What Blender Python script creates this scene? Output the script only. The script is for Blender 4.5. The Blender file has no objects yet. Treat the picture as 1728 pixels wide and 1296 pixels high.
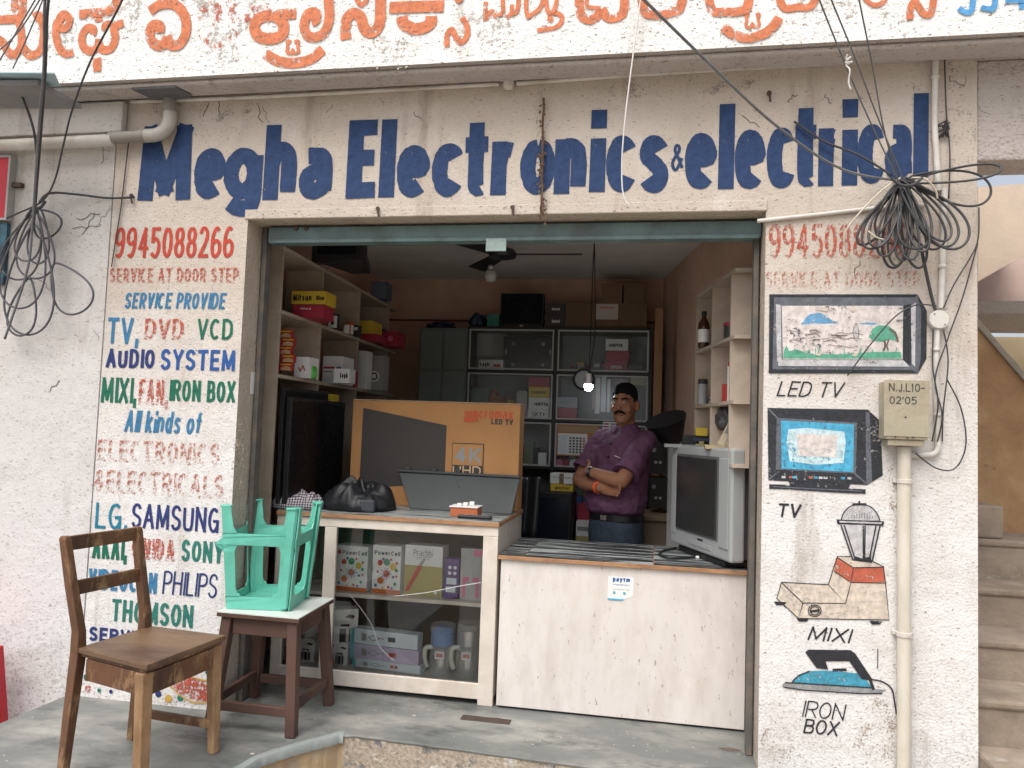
import bpy, bmesh, math, random
from mathutils import Vector, Matrix, noise
random.seed(7)
scn = bpy.context.scene
COL = scn.collection
R = math.radians
# ------------------------------------------------------------------ camera
F_PX, IW, IH = 1300.0, 1728, 1296
YAW, PIT, ROL = R(10.4), R(3.5), R(2.0)
CAM = Vector((0, -3.507, 1.40))
FW = Vector((-math.sin(YAW)*math.cos(PIT), math.cos(YAW)*math.cos(PIT), math.sin(PIT)))
_r0 = Vector((math.cos(YAW), math.sin(YAW), 0)); _u0 = _r0.cross(FW)
RT = _r0*math.cos(ROL) + _u0*math.sin(ROL); UP = RT.cross(FW)
cd = bpy.data.cameras.new('camera'); cam = bpy.data.objects.new('camera', cd); COL.objects.link(cam)
cam.matrix_world = Matrix(((RT.x, UP.x, -FW.x, CAM.x), (RT.y, UP.y, -FW.y, CAM.y), (RT.z, UP.z, -FW.z, CAM.z), (0, 0, 0, 1)))
cd.sensor_width = 36; cd.lens = 36*F_PX/IW; cd.clip_start = .05; cd.clip_end = 3000
scn.camera = cam
# ------------------------------------------------------------------ sky, sun, exposure
wd = bpy.data.worlds.new('World'); scn.world = wd; wd.use_nodes = True
nt = wd.node_tree; nt.nodes.clear()
sky = nt.nodes.new('ShaderNodeTexSky'); sky.sky_type = 'NISHITA'; sky.sun_disc = False
SUN_EL, SUN_AZ = R(58), R(200)      # azimuth measured from +Y clockwise: behind the photographer
sky.sun_elevation = SUN_EL; sky.sun_rotation = SUN_AZ
sky.air_density = 1.0; sky.dust_density = 5.0; sky.ozone_density = .6
bg = nt.nodes.new('ShaderNodeBackground'); bg.inputs[1].default_value = .15
wo = nt.nodes.new('ShaderNodeOutputWorld'); hs = nt.nodes.new('ShaderNodeHueSaturation'); hs.inputs['Saturation'].default_value = .45   # thin white overcast
nt.links.new(sky.outputs[0], hs.inputs['Color']); nt.links.new(hs.outputs[0], bg.inputs[0]); nt.links.new(bg.outputs[0], wo.inputs[0])
sl = bpy.data.lights.new('sun', 'SUN'); sl.energy = 1.3; sl.angle = R(45); sl.color = (1, .98, .955)
so = bpy.data.objects.new('sun', sl); COL.objects.link(so); so.location = (0, -6, 12)
sdir = Vector((math.sin(SUN_AZ)*math.cos(SUN_EL), math.cos(SUN_AZ)*math.cos(SUN_EL), math.sin(SUN_EL)))
so.rotation_euler = sdir.to_track_quat('Z', 'Y').to_euler()
scn.view_settings.view_transform = 'Standard'; scn.view_settings.look = 'None'
scn.view_settings.exposure = 0.50; scn.view_settings.gamma = 1; scn.view_settings.use_curve_mapping = False

# ------------------------------------------------------------------ pixel -> place
def ray(px, py): return FW*F_PX + RT*(px-IW/2) - UP*(py-IH/2)
def PY(px, py, Y=0.0):
    r = ray(px, py); return CAM + r*((Y-CAM.y)/r.y)
def PZ(px, py, Z=0.0):
    r = ray(px, py); return CAM + r*((Z-CAM.z)/r.z)
def PXX(px, py, X):
    r = ray(px, py); return CAM + r*((X-CAM.x)/r.x)

# ------------------------------------------------------------------ materials
MATS = {}
def mat(name, col, rough=.7, var=.12, vscale=6., bump=0., bscale=60., metal=0., spec=.5, col2=None, c2scale=3., c2amt=(.45, .65),
        alpha=1., emit=None, estr=0., coat=0., trans=0., ior=1.45, stretch=(1, 1, 1), bump2=0., b2scale=8., wear=None, world=False, c3=None, c3scale=9., c3amt=(.6,.7)):
    if name in MATS: return MATS[name]
    m = bpy.data.materials.new(name); m.use_nodes = True; n = m.node_tree.nodes; L = m.node_tree.links
    b = n['Principled BSDF']; b.inputs['Roughness'].default_value = rough; b.inputs['Metallic'].default_value = metal
    b.inputs['Specular IOR Level'].default_value = spec; b.inputs['Coat Weight'].default_value = coat
    b.inputs['Transmission Weight'].default_value = trans; b.inputs['IOR'].default_value = ior
    if world: src = n.new('ShaderNodeNewGeometry').outputs['Position']
    else: src = n.new('ShaderNodeTexCoord').outputs['Object']
    mp = n.new('ShaderNodeMapping'); mp.inputs['Scale'].default_value = stretch; L.new(src, mp.inputs[0]); V = mp.outputs[0]
    def nz(scale, det=5, rg=.6):
        t = n.new('ShaderNodeTexNoise'); t.inputs['Scale'].default_value = scale; t.inputs['Detail'].default_value = det
        t.inputs['Roughness'].default_value = rg; L.new(V, t.inputs['Vector']); return t.outputs[0]
    def ramp(fac, a, b_):
        r = n.new('ShaderNodeMapRange'); r.inputs[1].default_value = a; r.inputs[2].default_value = b_; L.new(fac, r.inputs[0]); return r.outputs[0]
    def mix(fac, A, B, mode='MIX'):
        x = n.new('ShaderNodeMix'); x.data_type = 'RGBA'; x.blend_type = mode
        if fac is None: x.inputs[0].default_value = 1.
        else: L.new(fac, x.inputs[0])
        for i, q in ((6, A), (7, B)):
            if isinstance(q, (tuple, list)): x.inputs[i].default_value = (*q[:3], 1)
            else: L.new(q, x.inputs[i])
        return x.outputs[2]
    c = col
    if col2: c = mix(ramp(nz(c2scale, 8, .65), *c2amt), c, col2)
    if c3: c = mix(ramp(nz(c3scale, 6, .7), *c3amt), c, c3)
    if var:
        f = ramp(nz(vscale, 6, .65), .25, .75)
        c = mix(f, mix(None, c, (1-var,)*3, 'MULTIPLY'), mix(None, c, (1+var*.6,)*3, 'MULTIPLY'))
    if isinstance(c, tuple): b.inputs['Base Color'].default_value = (*c, 1)
    else: L.new(c, b.inputs['Base Color'])
    if var:
        rr = n.new('ShaderNodeMapRange'); L.new(nz(vscale*2.3, 4), rr.inputs[0])
        rr.inputs[3].default_value = max(0, rough-.12); rr.inputs[4].default_value = min(1, rough+.1); L.new(rr.outputs[0], b.inputs['Roughness'])
    if bump or bump2:
        h = None
        if bump: h = nz(bscale, 4, .6)
        bm_ = n.new('ShaderNodeBump'); bm_.inputs['Distance'].default_value = bump or bump2; bm_.inputs['Strength'].default_value = 1
        L.new(h if h is not None else nz(b2scale, 4), bm_.inputs['Height'])
        if bump and bump2:
            b2 = n.new('ShaderNodeBump'); b2.inputs['Distance'].default_value = bump2; L.new(nz(b2scale, 3), b2.inputs['Height']); L.new(bm_.outputs[0], b2.inputs['Normal'])
            L.new(b2.outputs[0], b.inputs['Normal'])
        else: L.new(bm_.outputs[0], b.inputs['Normal'])
    if emit: b.inputs['Emission Color'].default_value = (*emit, 1); b.inputs['Emission Strength'].default_value = estr
    if alpha < 1: b.inputs['Alpha'].default_value = alpha
    if wear is not None:      # worn paint: flecks of the wall show through; (threshold, fine scale)
        w = nz(wear[1], 8, .75); w2 = nz(wear[1]*.12, 3, .5)
        ad = n.new('ShaderNodeMath'); ad.operation = 'MULTIPLY_ADD'; L.new(w2, ad.inputs[0]); ad.inputs[1].default_value = .55; L.new(w, ad.inputs[2])
        L.new(ramp(ad.outputs[0], wear[0]-.03, wear[0]+.04), b.inputs['Alpha'])
    MATS[name] = m; return m

def plaster(name, top, low, z0, z1, bump=.0035, bscale=70., stain=(.25, .19, .14), grime=.5, streak=True):
    """rough stippled, limewashed plaster with two washes, damp streaks and splash marks (world position)"""
    if name in MATS: return MATS[name]
    m = bpy.data.materials.new(name); m.use_nodes = True; n = m.node_tree.nodes; L = m.node_tree.links; b = n['Principled BSDF']
    b.inputs['Roughness'].default_value = .92; b.inputs['Specular IOR Level'].default_value = .2
    g = n.new('ShaderNodeNewGeometry'); P = g.outputs['Position']
    def mapped(s):
        mp = n.new('ShaderNodeMapping'); mp.inputs['Scale'].default_value = s; L.new(P, mp.inputs[0]); return mp.outputs[0]
    def nz(scale, det=5, rg=.6, v=None):
        t = n.new('ShaderNodeTexNoise'); t.inputs['Scale'].default_value = scale; t.inputs['Detail'].default_value = det; t.inputs['Roughness'].default_value = rg
        L.new(v or P, t.inputs['Vector']); return t.outputs[0]
    def ramp(f, a, b_, c=0., d=1.):
        r = n.new('ShaderNodeMapRange'); r.inputs[1].default_value = a; r.inputs[2].default_value = b_; r.inputs[3].default_value = c; r.inputs[4].default_value = d; L.new(f, r.inputs[0]); return r.outputs[0]
    def mix(f, A, B):
        x = n.new('ShaderNodeMix'); x.data_type = 'RGBA'
        if isinstance(f, float): x.inputs[0].default_value = f
        else: L.new(f, x.inputs[0])
        for i, q in ((6, A), (7, B)):
            if isinstance(q, tuple): x.inputs[i].default_value = (*q, 1)
            else: L.new(q, x.inputs[i])
        return x.outputs[2]
    def mul(a, b_):
        x = n.new('ShaderNodeMath'); x.operation = 'MULTIPLY'; L.new(a, x.inputs[0])
        if isinstance(b_, float): x.inputs[1].default_value = b_
        else: L.new(b_, x.inputs[1])
        return x.outputs[0]
    sp = n.new('ShaderNodeSeparateXYZ'); L.new(P, sp.inputs[0]); Z = sp.outputs[2]
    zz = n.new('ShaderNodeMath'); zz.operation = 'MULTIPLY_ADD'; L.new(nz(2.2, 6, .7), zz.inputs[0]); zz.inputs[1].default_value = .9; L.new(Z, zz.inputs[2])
    c = mix(ramp(zz.outputs[0], z0+.45, z1+.45), low, top)  # low colour gives way to top colour with height
    c = mix(mul(ramp(nz(3.1, 8, .7), .5, .72), .5), c, tuple(x*.78 for x in top))
    c = mix(mul(ramp(nz(1.3, 6, .7), .52, .7), .35), c, tuple(min(.9, x*1.15) for x in low))
    if streak:
        c = mix(mul(ramp(nz(5, 6, .7, mapped((1, 1, .12))), .56, .75), grime*.8), c, stain)
    # pits and flecks
    c = mix(mul(ramp(nz(70, 3, .65, mapped((.7, 1, 1.5))), .605, .67), grime), c, (.19, .155, .13))
    c = mix(mul(ramp(nz(16, 5, .75), .63, .72), grime*.5), c, (.22, .18, .15))
    # splash dirt near the foot of the wall
    fl = mul(ramp(Z, .6, .02), ramp(nz(60, 5, .75), .53, .66)); c = mix(mul(fl, .75), c, (.2, .16, .12))
    L.new(c, b.inputs['Base Color'])
    v = n.new('ShaderNodeTexVoronoi'); v.inputs['Scale'].default_value = bscale; L.new(P, v.inputs['Vector'])
    h = n.new('ShaderNodeMath'); h.operation = 'MULTIPLY_ADD'; L.new(nz(bscale*.8, 5, .65), h.inputs[0]); h.inputs[1].default_value = 2.2; L.new(v.outputs[0], h.inputs[2])
    bp = n.new('ShaderNodeBump'); bp.inputs['Distance'].default_value = bump; L.new(h.outputs[0], bp.inputs['Height'])
    b2 = n.new('ShaderNodeBump'); b2.inputs['Distance'].default_value = .012; L.new(nz(6, 4), b2.inputs['Height']); L.new(bp.outputs[0], b2.inputs['Normal'])
    L.new(b2.outputs[0], b.inputs['Normal'])
    MATS[name] = m; return m

# ------------------------------------------------------------------ mesh building (world coordinates)
class MB:
    def __init__(s): s.v = []; s.f = []; s.mi = []; s.cur = 0
    def add(s, vs, fs):
        o = len(s.v); s.v += [Vector(v) for v in vs]; s.f += [[i+o for i in f] for f in fs]; s.mi += [s.cur]*len(fs); return s
    def box(s, x0, x1, y0, y1, z0, z1, M=None):
        vs = [Vector((x, y, z)) for z in (z0, z1) for y in (y0, y1) for x in (x0, x1)]
        if M is not None: vs = [M @ v for v in vs]
        return s.add(vs, [(0, 2, 3, 1), (4, 5, 7, 6), (0, 1, 5, 4), (2, 6, 7, 3), (0, 4, 6, 2), (1, 3, 7, 5)])
    def hexa(s, b4, t4):
        return s.add(list(b4)+list(t4), [(3, 2, 1, 0), (4, 5, 6, 7), (0, 1, 5, 4), (1, 2, 6, 5), (2, 3, 7, 6), (3, 0, 4, 7)])
    def beam(s, a, b, w, d, side=None, w2=None, d2=None):
        a = Vector(a); b = Vector(b); t = (b-a).normalized(); side = Vector(side or (1, 0, 0)); side = (side - t*side.dot(t)).normalized(); u = t.cross(side)
        def q(c, w, d): return [c+side*(-w/2)+u*(-d/2), c+side*(w/2)+u*(-d/2), c+side*(w/2)+u*(d/2), c+side*(-w/2)+u*(d/2)]
        return s.hexa(q(a, w, d), q(b, w2 or w, d2 or d))
    def prism(s, poly, off):
        off = Vector(off); n = len(poly); poly = [Vector(p) for p in poly]
        return s.add(poly+[p+off for p in poly], [list(range(n))[::-1], list(range(n, 2*n))]+[(i, (i+1) % n, (i+1) % n+n, i+n) for i in range(n)])
    def tube(s, pts, r, seg=8, cap=True, closed=False):
        pts = [Vector(p) for p in pts]; n = len(pts); rr = r if isinstance(r, (list, tuple)) else [r]*n
        vs = []; prev = None
        for i, p in enumerate(pts):
            if closed: t = pts[(i+1) % n]-pts[i-1]
            else: t = pts[min(i+1, n-1)]-pts[max(i-1, 0)]
            t = t.normalized() if t.length > 1e-9 else Vector((0, 0, 1))
            if prev is None:
                a = Vector((0, 0, 1)) if abs(t.z) < .9 else Vector((1, 0, 0)); u = (a - t*a.dot(t)).normalized()
            else:
                u = prev - t*prev.dot(t); u = u.normalized() if u.length > 1e-6 else Vector((1, 0, 0))
            prev = u; w = t.cross(u)
            for k in range(seg):
                an = 2*math.pi*k/seg; vs.append(p + (u*math.cos(an)+w*math.sin(an))*rr[i])
        fs = []
        m = n if closed else n-1
        for i in range(m):
            j = (i+1) % n
            for k in range(seg):
                fs.append((i*seg+k, i*seg+(k+1) % seg, j*seg+(k+1) % seg, j*seg+k))
        if cap and not closed: fs += [list(range(seg))[::-1], [(n-1)*seg+k for k in range(seg)]]
        return s.add(vs, fs)
    def lathe(s, c, prof, seg=20, axis=(0, 0, 1), ref=None):
        ax = Vector(axis).normalized(); a = Vector(ref or ((1, 0, 0) if abs(ax.x) < .9 else (0, 1, 0))); u = (a-ax*a.dot(ax)).normalized(); w = ax.cross(u); c = Vector(c)
        vs = []
        for r, h in prof:
            for k in range(seg):
                an = 2*math.pi*k/seg; vs.append(c + ax*h + (u*math.cos(an)+w*math.sin(an))*max(r, 1e-4))
        fs = [(i*seg+k, i*seg+(k+1) % seg, (i+1)*seg+(k+1) % seg, (i+1)*seg+k) for i in range(len(prof)-1) for k in range(seg)]
        fs += [list(range(seg))[::-1], [(len(prof)-1)*seg+k for k in range(seg)]]
        return s.add(vs, fs)
    def loft(s, rings, cap=True):
        n = len(rings[0]); vs = [p for r in rings for p in r]
        fs = [(i*n+k, i*n+(k+1) % n, (i+1)*n+(k+1) % n, (i+1)*n+k) for i in range(len(rings)-1) for k in range(n)]
        if cap: fs += [list(range(n))[::-1], [(len(rings)-1)*n+k for k in range(n)]]
        return s.add(vs, fs)
    def ellipsoid(s, c, r, M=None, u=16, w=10):
        vs = []; c = Vector(c)
        for i in range(w+1):
            th = math.pi*i/w
            for k in range(u):
                ph = 2*math.pi*k/u; p = Vector((r[0]*math.sin(th)*math.cos(ph), r[1]*math.sin(th)*math.sin(ph), r[2]*math.cos(th)))
                vs.append(c+(M @ p if M is not None else p))
        return s.add(vs, [(i*u+k, (i+1)*u+k, (i+1)*u+(k+1) % u, i*u+(k+1) % u) for i in range(w) for k in range(u)])
    def sheet(s, fn, nu, nv):
        vs = [fn(i/(nu-1), j/(nv-1)) for i in range(nu) for j in range(nv)]
        return s.add(vs, [(i*nv+j, (i+1)*nv+j, (i+1)*nv+j+1, i*nv+j+1) for i in range(nu-1) for j in range(nv-1)])
    def build(s, name, material, parent=None, bevel=0, smooth=False, solid=0, sub=0, seg=2, angle=None, recalc=True):
        c = Vector((0, 0, 0))
        if s.v:
            mn = Vector((min(v.x for v in s.v), min(v.y for v in s.v), min(v.z for v in s.v))); mx = Vector((max(v.x for v in s.v), max(v.y for v in s.v), max(v.z for v in s.v)))
            c = Vector(((mn.x+mx.x)/2, (mn.y+mx.y)/2, mn.z))
        me = bpy.data.meshes.new(name); me.from_pydata([v-c for v in s.v], [], s.f)
        if recalc:
            bm = bmesh.new(); bm.from_mesh(me); bmesh.ops.recalc_face_normals(bm, faces=bm.faces); bm.to_mesh(me); bm.free()
        ml = material if isinstance(material, (list, tuple)) else [material]
        for m in ml: me.materials.append(m)
        if len(ml) > 1:
            for p, i in zip(me.polygons, s.mi): p.material_index = i
        if smooth:
            for p in me.polygons: p.use_smooth = True
            if angle: me.set_sharp_from_angle(angle=R(angle))
        o = bpy.data.objects.new(name, me); COL.objects.link(o)
        if parent is not None:
            o.parent = parent; o.location = wm(parent).inverted() @ c
        else: o.location = c
        if solid: md = o.modifiers.new('solid', 'SOLIDIFY'); md.thickness = solid; md.offset = 0
        if bevel: md = o.modifiers.new('bevel', 'BEVEL'); md.width = bevel; md.segments = seg; md.limit_method = 'ANGLE'; md.angle_limit = R(40)
        if sub: md = o.modifiers.new('sub', 'SUBSURF'); md.levels = sub; md.render_levels = sub
        return o
def wm(o):
    m = Matrix.LocRotScale(o.location, o.rotation_euler, o.scale)
    return wm(o.parent) @ m if o.parent else m
def tag(o, label, cat=None, group=None, kind=None):
    o['label'] = label
    if cat: o['category'] = cat
    if group: o['group'] = group
    if kind: o['kind'] = kind
    return o
def thing(name, label, cat, loc=(0, 0, 0), group=None):
    o = bpy.data.objects.new(name, None); COL.objects.link(o); o.location = loc; o.empty_display_size = .1
    return tag(o, label, cat, group)
def smooth_path(pts, k=6, closed=False):
    pts = [Vector(p) for p in pts]; n = len(pts); out = []
    if n < 3 and not closed: return pts
    for i in range(n if closed else n-1):
        if closed: p0, p1, p2, p3 = pts[i-1], pts[i], pts[(i+1) % n], pts[(i+2) % n]
        else: p0, p1, p2, p3 = pts[max(i-1, 0)], pts[i], pts[i+1], pts[min(i+2, n-1)]
        for j in range(k):
            t = j/k; out.append(.5*((2*p1)+(p2-p0)*t+(2*p0-5*p1+4*p2-p3)*t*t+(3*p1-p0-3*p2+p3)*t**3))
    if not closed: out.append(pts[-1])
    return out

# ------------------------------------------------------------------ flat print: lettering and strokes
def rect(px0, py0, px1, py1, Y):
    xm, ym = (px0+px1)/2, (py0+py1)/2
    return PY(px0, ym, Y).x, PY(px1, ym, Y).x, PY(xm, py1, Y).z, PY(xm, py0, Y).z
def stroke(mb, pts, w, Y, k=6, off=0., closed=False, smooth=True):
    """flat brush stroke through photo points (on plane Y), width in photo pixels"""
    p = [PY(x, y, Y) for x, y in pts]; sc = (PY(pts[0][0]+1, pts[0][1], Y)-p[0]).length; h = w*sc/2
    if smooth: p = smooth_path(p, k, closed)
    n = len(p); L, Rr = [], []
    for i in range(n):
        t = (p[(i+1) % n]-p[i-1]) if closed else (p[min(i+1, n-1)]-p[max(i-1, 0)])
        t.normalize(); q = Vector((-t.z, 0, t.x)); o3 = Vector((0, off-.0004*i/n, 0)); L.append(p[i]+q*h+o3); Rr.append(p[i]-q*h+o3)
    fs = [(i, (i+1) % n, (i+1) % n+n, i+n) for i in range(n if closed else n-1)]
    mb.add(L+Rr, fs)
def blot(mb, pts, Y, off=0.):
    mb.add([PY(x, y, Y)+Vector((0, off, 0)) for x, y in pts], [list(range(len(pts)))])
def disc(mb, px, py, r, Y, off=0., n=18, ry=None):
    c = PY(px, py, Y); sc = (PY(px+1, py, Y)-c).length
    mb.add([c+Vector((r*sc*math.cos(2*math.pi*i/n), off, (ry or r)*sc*math.sin(2*math.pi*i/n))) for i in range(n)], [list(range(n))])
# ------------------------------------------------------------------ brush alphabet: each letter is a few strokes in a unit box
def _arc(cx, cy, rx, ry, a0, a1, n=9): return [(cx+rx*math.cos(R(a0+(a1-a0)*i/(n-1))), cy+ry*math.sin(R(a0+(a1-a0)*i/(n-1)))) for i in range(n)]
def _l(*p): return ('l', list(p))
def _s(*p): return ('s', list(p))
_O = ('s', _arc(.5, .5, .5, .5, 90, 450, 17))
GL = {
 'A': (.72, [_l((0, 0), (.5, 1)), _l((.5, 1), (1, 0)), _l((.2, .33), (.8, .33))]),
 'B': (.62, [_l((0, 0), (0, 1)), _s((0, 1), (.55, 1), (.9, .93), (.92, .62), (.55, .52), (0, .52)), _s((0, .52), (.6, .52), (1, .42), (1, .1), (.6, 0), (0, 0))]),
 'C': (.66, [('s', _arc(.52, .5, .52, .5, 48, 312, 13))]),
 'D': (.68, [_l((0, 0), (0, 1)), _s((0, 1), (.5, 1), (.9, .82), (1, .5), (.9, .18), (.5, 0), (0, 0))]),
 'E': (.56, [_l((0, 0), (0, 1)), _l((0, 1), (1, 1)), _l((0, .52), (.85, .52)), _l((0, 0), (1, 0))]),
 'F': (.54, [_l((0, 0), (0, 1)), _l((0, 1), (1, 1)), _l((0, .52), (.8, .52))]),
 'G': (.68, [('s', _arc(.52, .5, .52, .5, 48, 330, 13)), _l((.97, .0), (.97, .45)), _l((.97, .45), (.6, .45))]),
 'H': (.66, [_l((0, 0), (0, 1)), _l((1, 0), (1, 1)), _l((0, .5), (1, .5))]),
 'I': (.001, [_l((.5, 0), (.5, 1))]), 'J': (.4, [_s((1, 1), (1, .3), (.8, 0), (.3, 0), (0, .2))]),
 'K': (.64, [_l((0, 0), (0, 1)), _l((0, .42), (1, 1)), _l((.3, .6), (1, 0))]),
 'L': (.54, [_l((0, 1), (0, 0)), _l((0, 0), (1, 0))]),
 'M': (.86, [_l((0, 0), (.06, 1)), _l((.06, 1), (.5, .1)), _l((.5, .1), (.94, 1)), _l((.94, 1), (1, 0))]),
 'N': (.68, [_l((0, 0), (0, 1)), _l((0, 1), (1, 0)), _l((1, 0), (1, 1))]),
 'O': (.68, [_O]), 'P': (.6, [_l((0, 0), (0, 1)), _s((0, 1), (.6, 1), (1, .88), (1, .6), (.6, .47), (0, .47))]),
 'R': (.64, [_l((0, 0), (0, 1)), _s((0, 1), (.6, 1), (.95, .88), (.95, .62), (.6, .5), (0, .5)), _l((.45, .5), (1, 0))]),
 'S': (.62, [_s((.97, .82), (.75, .98), (.35, 1), (.06, .85), (.08, .62), (.5, .5), (.92, .38), (.97, .15), (.65, 0), (.25, .02), (0, .18))]),
 'T': (.64, [_l((0, 1), (1, 1)), _l((.5, 1), (.5, 0))]), 'U': (.66, [_s((0, 1), (0, .35), (.15, .04), (.5, 0), (.85, .04), (1, .35), (1, 1))]),
 'V': (.68, [_l((0, 1), (.5, 0)), _l((.5, 0), (1, 1))]), 'W': (.9, [_l((0, 1), (.25, 0)), _l((.25, 0), (.5, .8)), _l((.5, .8), (.75, 0)), _l((.75, 0), (1, 1))]),
 'X': (.66, [_l((0, 0), (1, 1)), _l((0, 1), (1, 0))]), 'Y': (.66, [_l((0, 1), (.5, .45)), _l((1, 1), (.5, .45)), _l((.5, .45), (.5, 0))]), 'Z': (.62, [_l((0, 1), (1, 1)), _l((1, 1), (0, 0)), _l((0, 0), (1, 0))]),
 '0': (.6, [_O]), '1': (.2, [_l((.5, 0), (.5, 1)), _l((.5, 1), (0, .8))]), '2': (.58, [_s((.02, .8), (.2, .97), (.6, 1), (.95, .85), (.9, .6), (.5, .3), (0, 0)), _l((0, 0), (1, 0))]),
 '3': (.58, [_s((.05, .88), (.5, 1), (.95, .85), (.85, .58), (.4, .52)), _s((.4, .52), (.9, .45), (1, .2), (.6, 0), (0, .1))]), '4': (.62, [_l((.7, 0), (.7, 1)), _l((.7, 1), (0, .3)), _l((0, .3), (1, .3))]),
 '5': (.58, [_l((.95, 1), (.12, 1)), _l((.12, 1), (.08, .55)), _s((.08, .55), (.5, .64), (.95, .5), (1, .25), (.7, .02), (.3, 0), (0, .12))]),
 '6': (.6, [_s((.9, .92), (.5, 1), (.12, .75), (0, .35), (.2, .03), (.6, 0), (1, .15), (1, .42), (.6, .55), (.1, .45))]), '7': (.56, [_l((0, 1), (1, 1)), _l((1, 1), (.35, 0))]),
 '8': (.6, [('s', _arc(.5, .76, .44, .24, 90, 450, 13)), ('s', _arc(.5, .26, .5, .26, 90, 450, 13))]), '9': (.6, [_s((.1, .08), (.5, 0), (.88, .25), (1, .65), (.8, .97), (.4, 1), (0, .85), (0, .58), (.4, .45), (.95, .58))]),
 ',': (.12, [_l((.7, .08), (.1, -.2))]), '.': (.1, [_l((.5, 0), (.5, .04))]), '-': (.4, [_l((0, .45), (1, .45))]), "'": (.08, [_l((.5, .95), (.4, .75))]), '+': (.5, [_l((0, .5), (1, .5)), _l((.5, .2), (.5, .8))]),
 '&': (.7, [_s((1, .05), (.6, .45), (.25, .75), (.35, .98), (.65, .95), (.68, .75), (.2, .45), (0, .22), (.2, 0), (.55, .05), (.95, .45))]),
 'a': (.56, [_s((.0, .7), (.35, .7), (.8, .68), (1, .52), (1, 0)), _s((1, .36), (.4, .38), (.0, .28), (.02, .06), (.4, 0), (.8, .06), (1, .2))]),
 'b': (.56, [_l((0, 0), (0, 1)), ('s', _arc(.5, .35, .5, .35, 180, 540, 13))]), 'c': (.52, [('s', _arc(.57, .35, .57, .35, 40, 320, 12))]), 'd': (.56, [_l((1, 0), (1, 1)), ('s', _arc(.5, .35, .5, .35, 0, 360, 13))]),
 'e': (.56, [_s((.03, .38), (.98, .38), (.9, .6), (.5, .7), (.1, .58), (0, .33), (.12, .08), (.5, 0), (.92, .08))]), 'f': (.4, [_s((1, .97), (.65, 1), (.45, .85), (.45, 0)), _l((0, .65), (.9, .65))]),
 'g': (.56, [('s', _arc(.5, .37, .5, .33, 0, 360, 13)), _s((1, .7), (1, 0), (.85, -.24), (.4, -.27), (.02, -.16))]), 'h': (.54, [_l((0, 0), (0, 1)), _s((0, .45), (.25, .68), (.75, .68), (1, .5), (1, 0))]),
 'i': (.001, [_l((.5, 0), (.5, .58)), _l((.5, .93), (.5, 1))]), 'k': (.54, [_l((0, 0), (0, 1)), _l((0, .28), (.9, .7)), _l((.3, .42), (1, 0))]), 'l': (.001, [_l((.5, 0), (.5, 1))]),
 'm': (.86, [_l((0, 0), (0, .7)), _s((0, .5), (.2, .7), (.5, .6), (.5, 0)), _s((.5, .5), (.7, .7), (1, .6), (1, 0))]), 'n': (.54, [_l((0, 0), (0, .7)), _s((0, .45), (.25, .68), (.75, .68), (1, .5), (1, 0))]),
 'o': (.58, [('s', _arc(.5, .35, .5, .35, 90, 450, 15))]), 'p': (.56, [_l((0, .7), (0, -.28)), ('s', _arc(.5, .35, .5, .35, 180, 540, 13))]), 'r': (.38, [_l((0, 0), (0, .7)), _s((0, .42), (.3, .66), (.95, .66))]),
 's': (.5, [_s((.95, .58), (.6, .7), (.15, .66), (.06, .48), (.5, .36), (.95, .22), (.85, .03), (.4, 0), (.02, .1))]), 't': (.4, [_s((.45, 1), (.45, .2), (.6, .02), (1, .03)), _l((0, .67), (.95, .67))]),
 'w': (.8, [_l((0, .7), (.25, 0)), _l((.25, 0), (.5, .6)), _l((.5, .6), (.75, 0)), _l((.75, 0), (1, .7))]), 'z': (.5, [_l((0, .7), (1, .7)), _l((1, .7), (0, 0)), _l((0, 0), (1, 0))]), 'Q': (.68, [_O, _l((.6, .25), (1, -.05))]), 'q': (.56, [_l((1, .7), (1, -.28)), ('s', _arc(.5, .35, .5, .35, 0, 360, 13))]), 'j': (.2, [_s((.8, .7), (.8, -.1), (.3, -.27))]),
 'u': (.56, [_s((0, .7), (0, .2), (.3, 0), (.7, 0), (1, .2)), _l((1, .7), (1, 0))]), 'v': (.54, [_l((0, .7), (.5, 0)), _l((.5, 0), (1, .7))]), 'x': (.54, [_l((0, 0), (1, .7)), _l((0, .7), (1, 0))]), 'y': (.54, [_l((0, .7), (.5, 0)), _l((1, .7), (.25, -.28))]),
}
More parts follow.
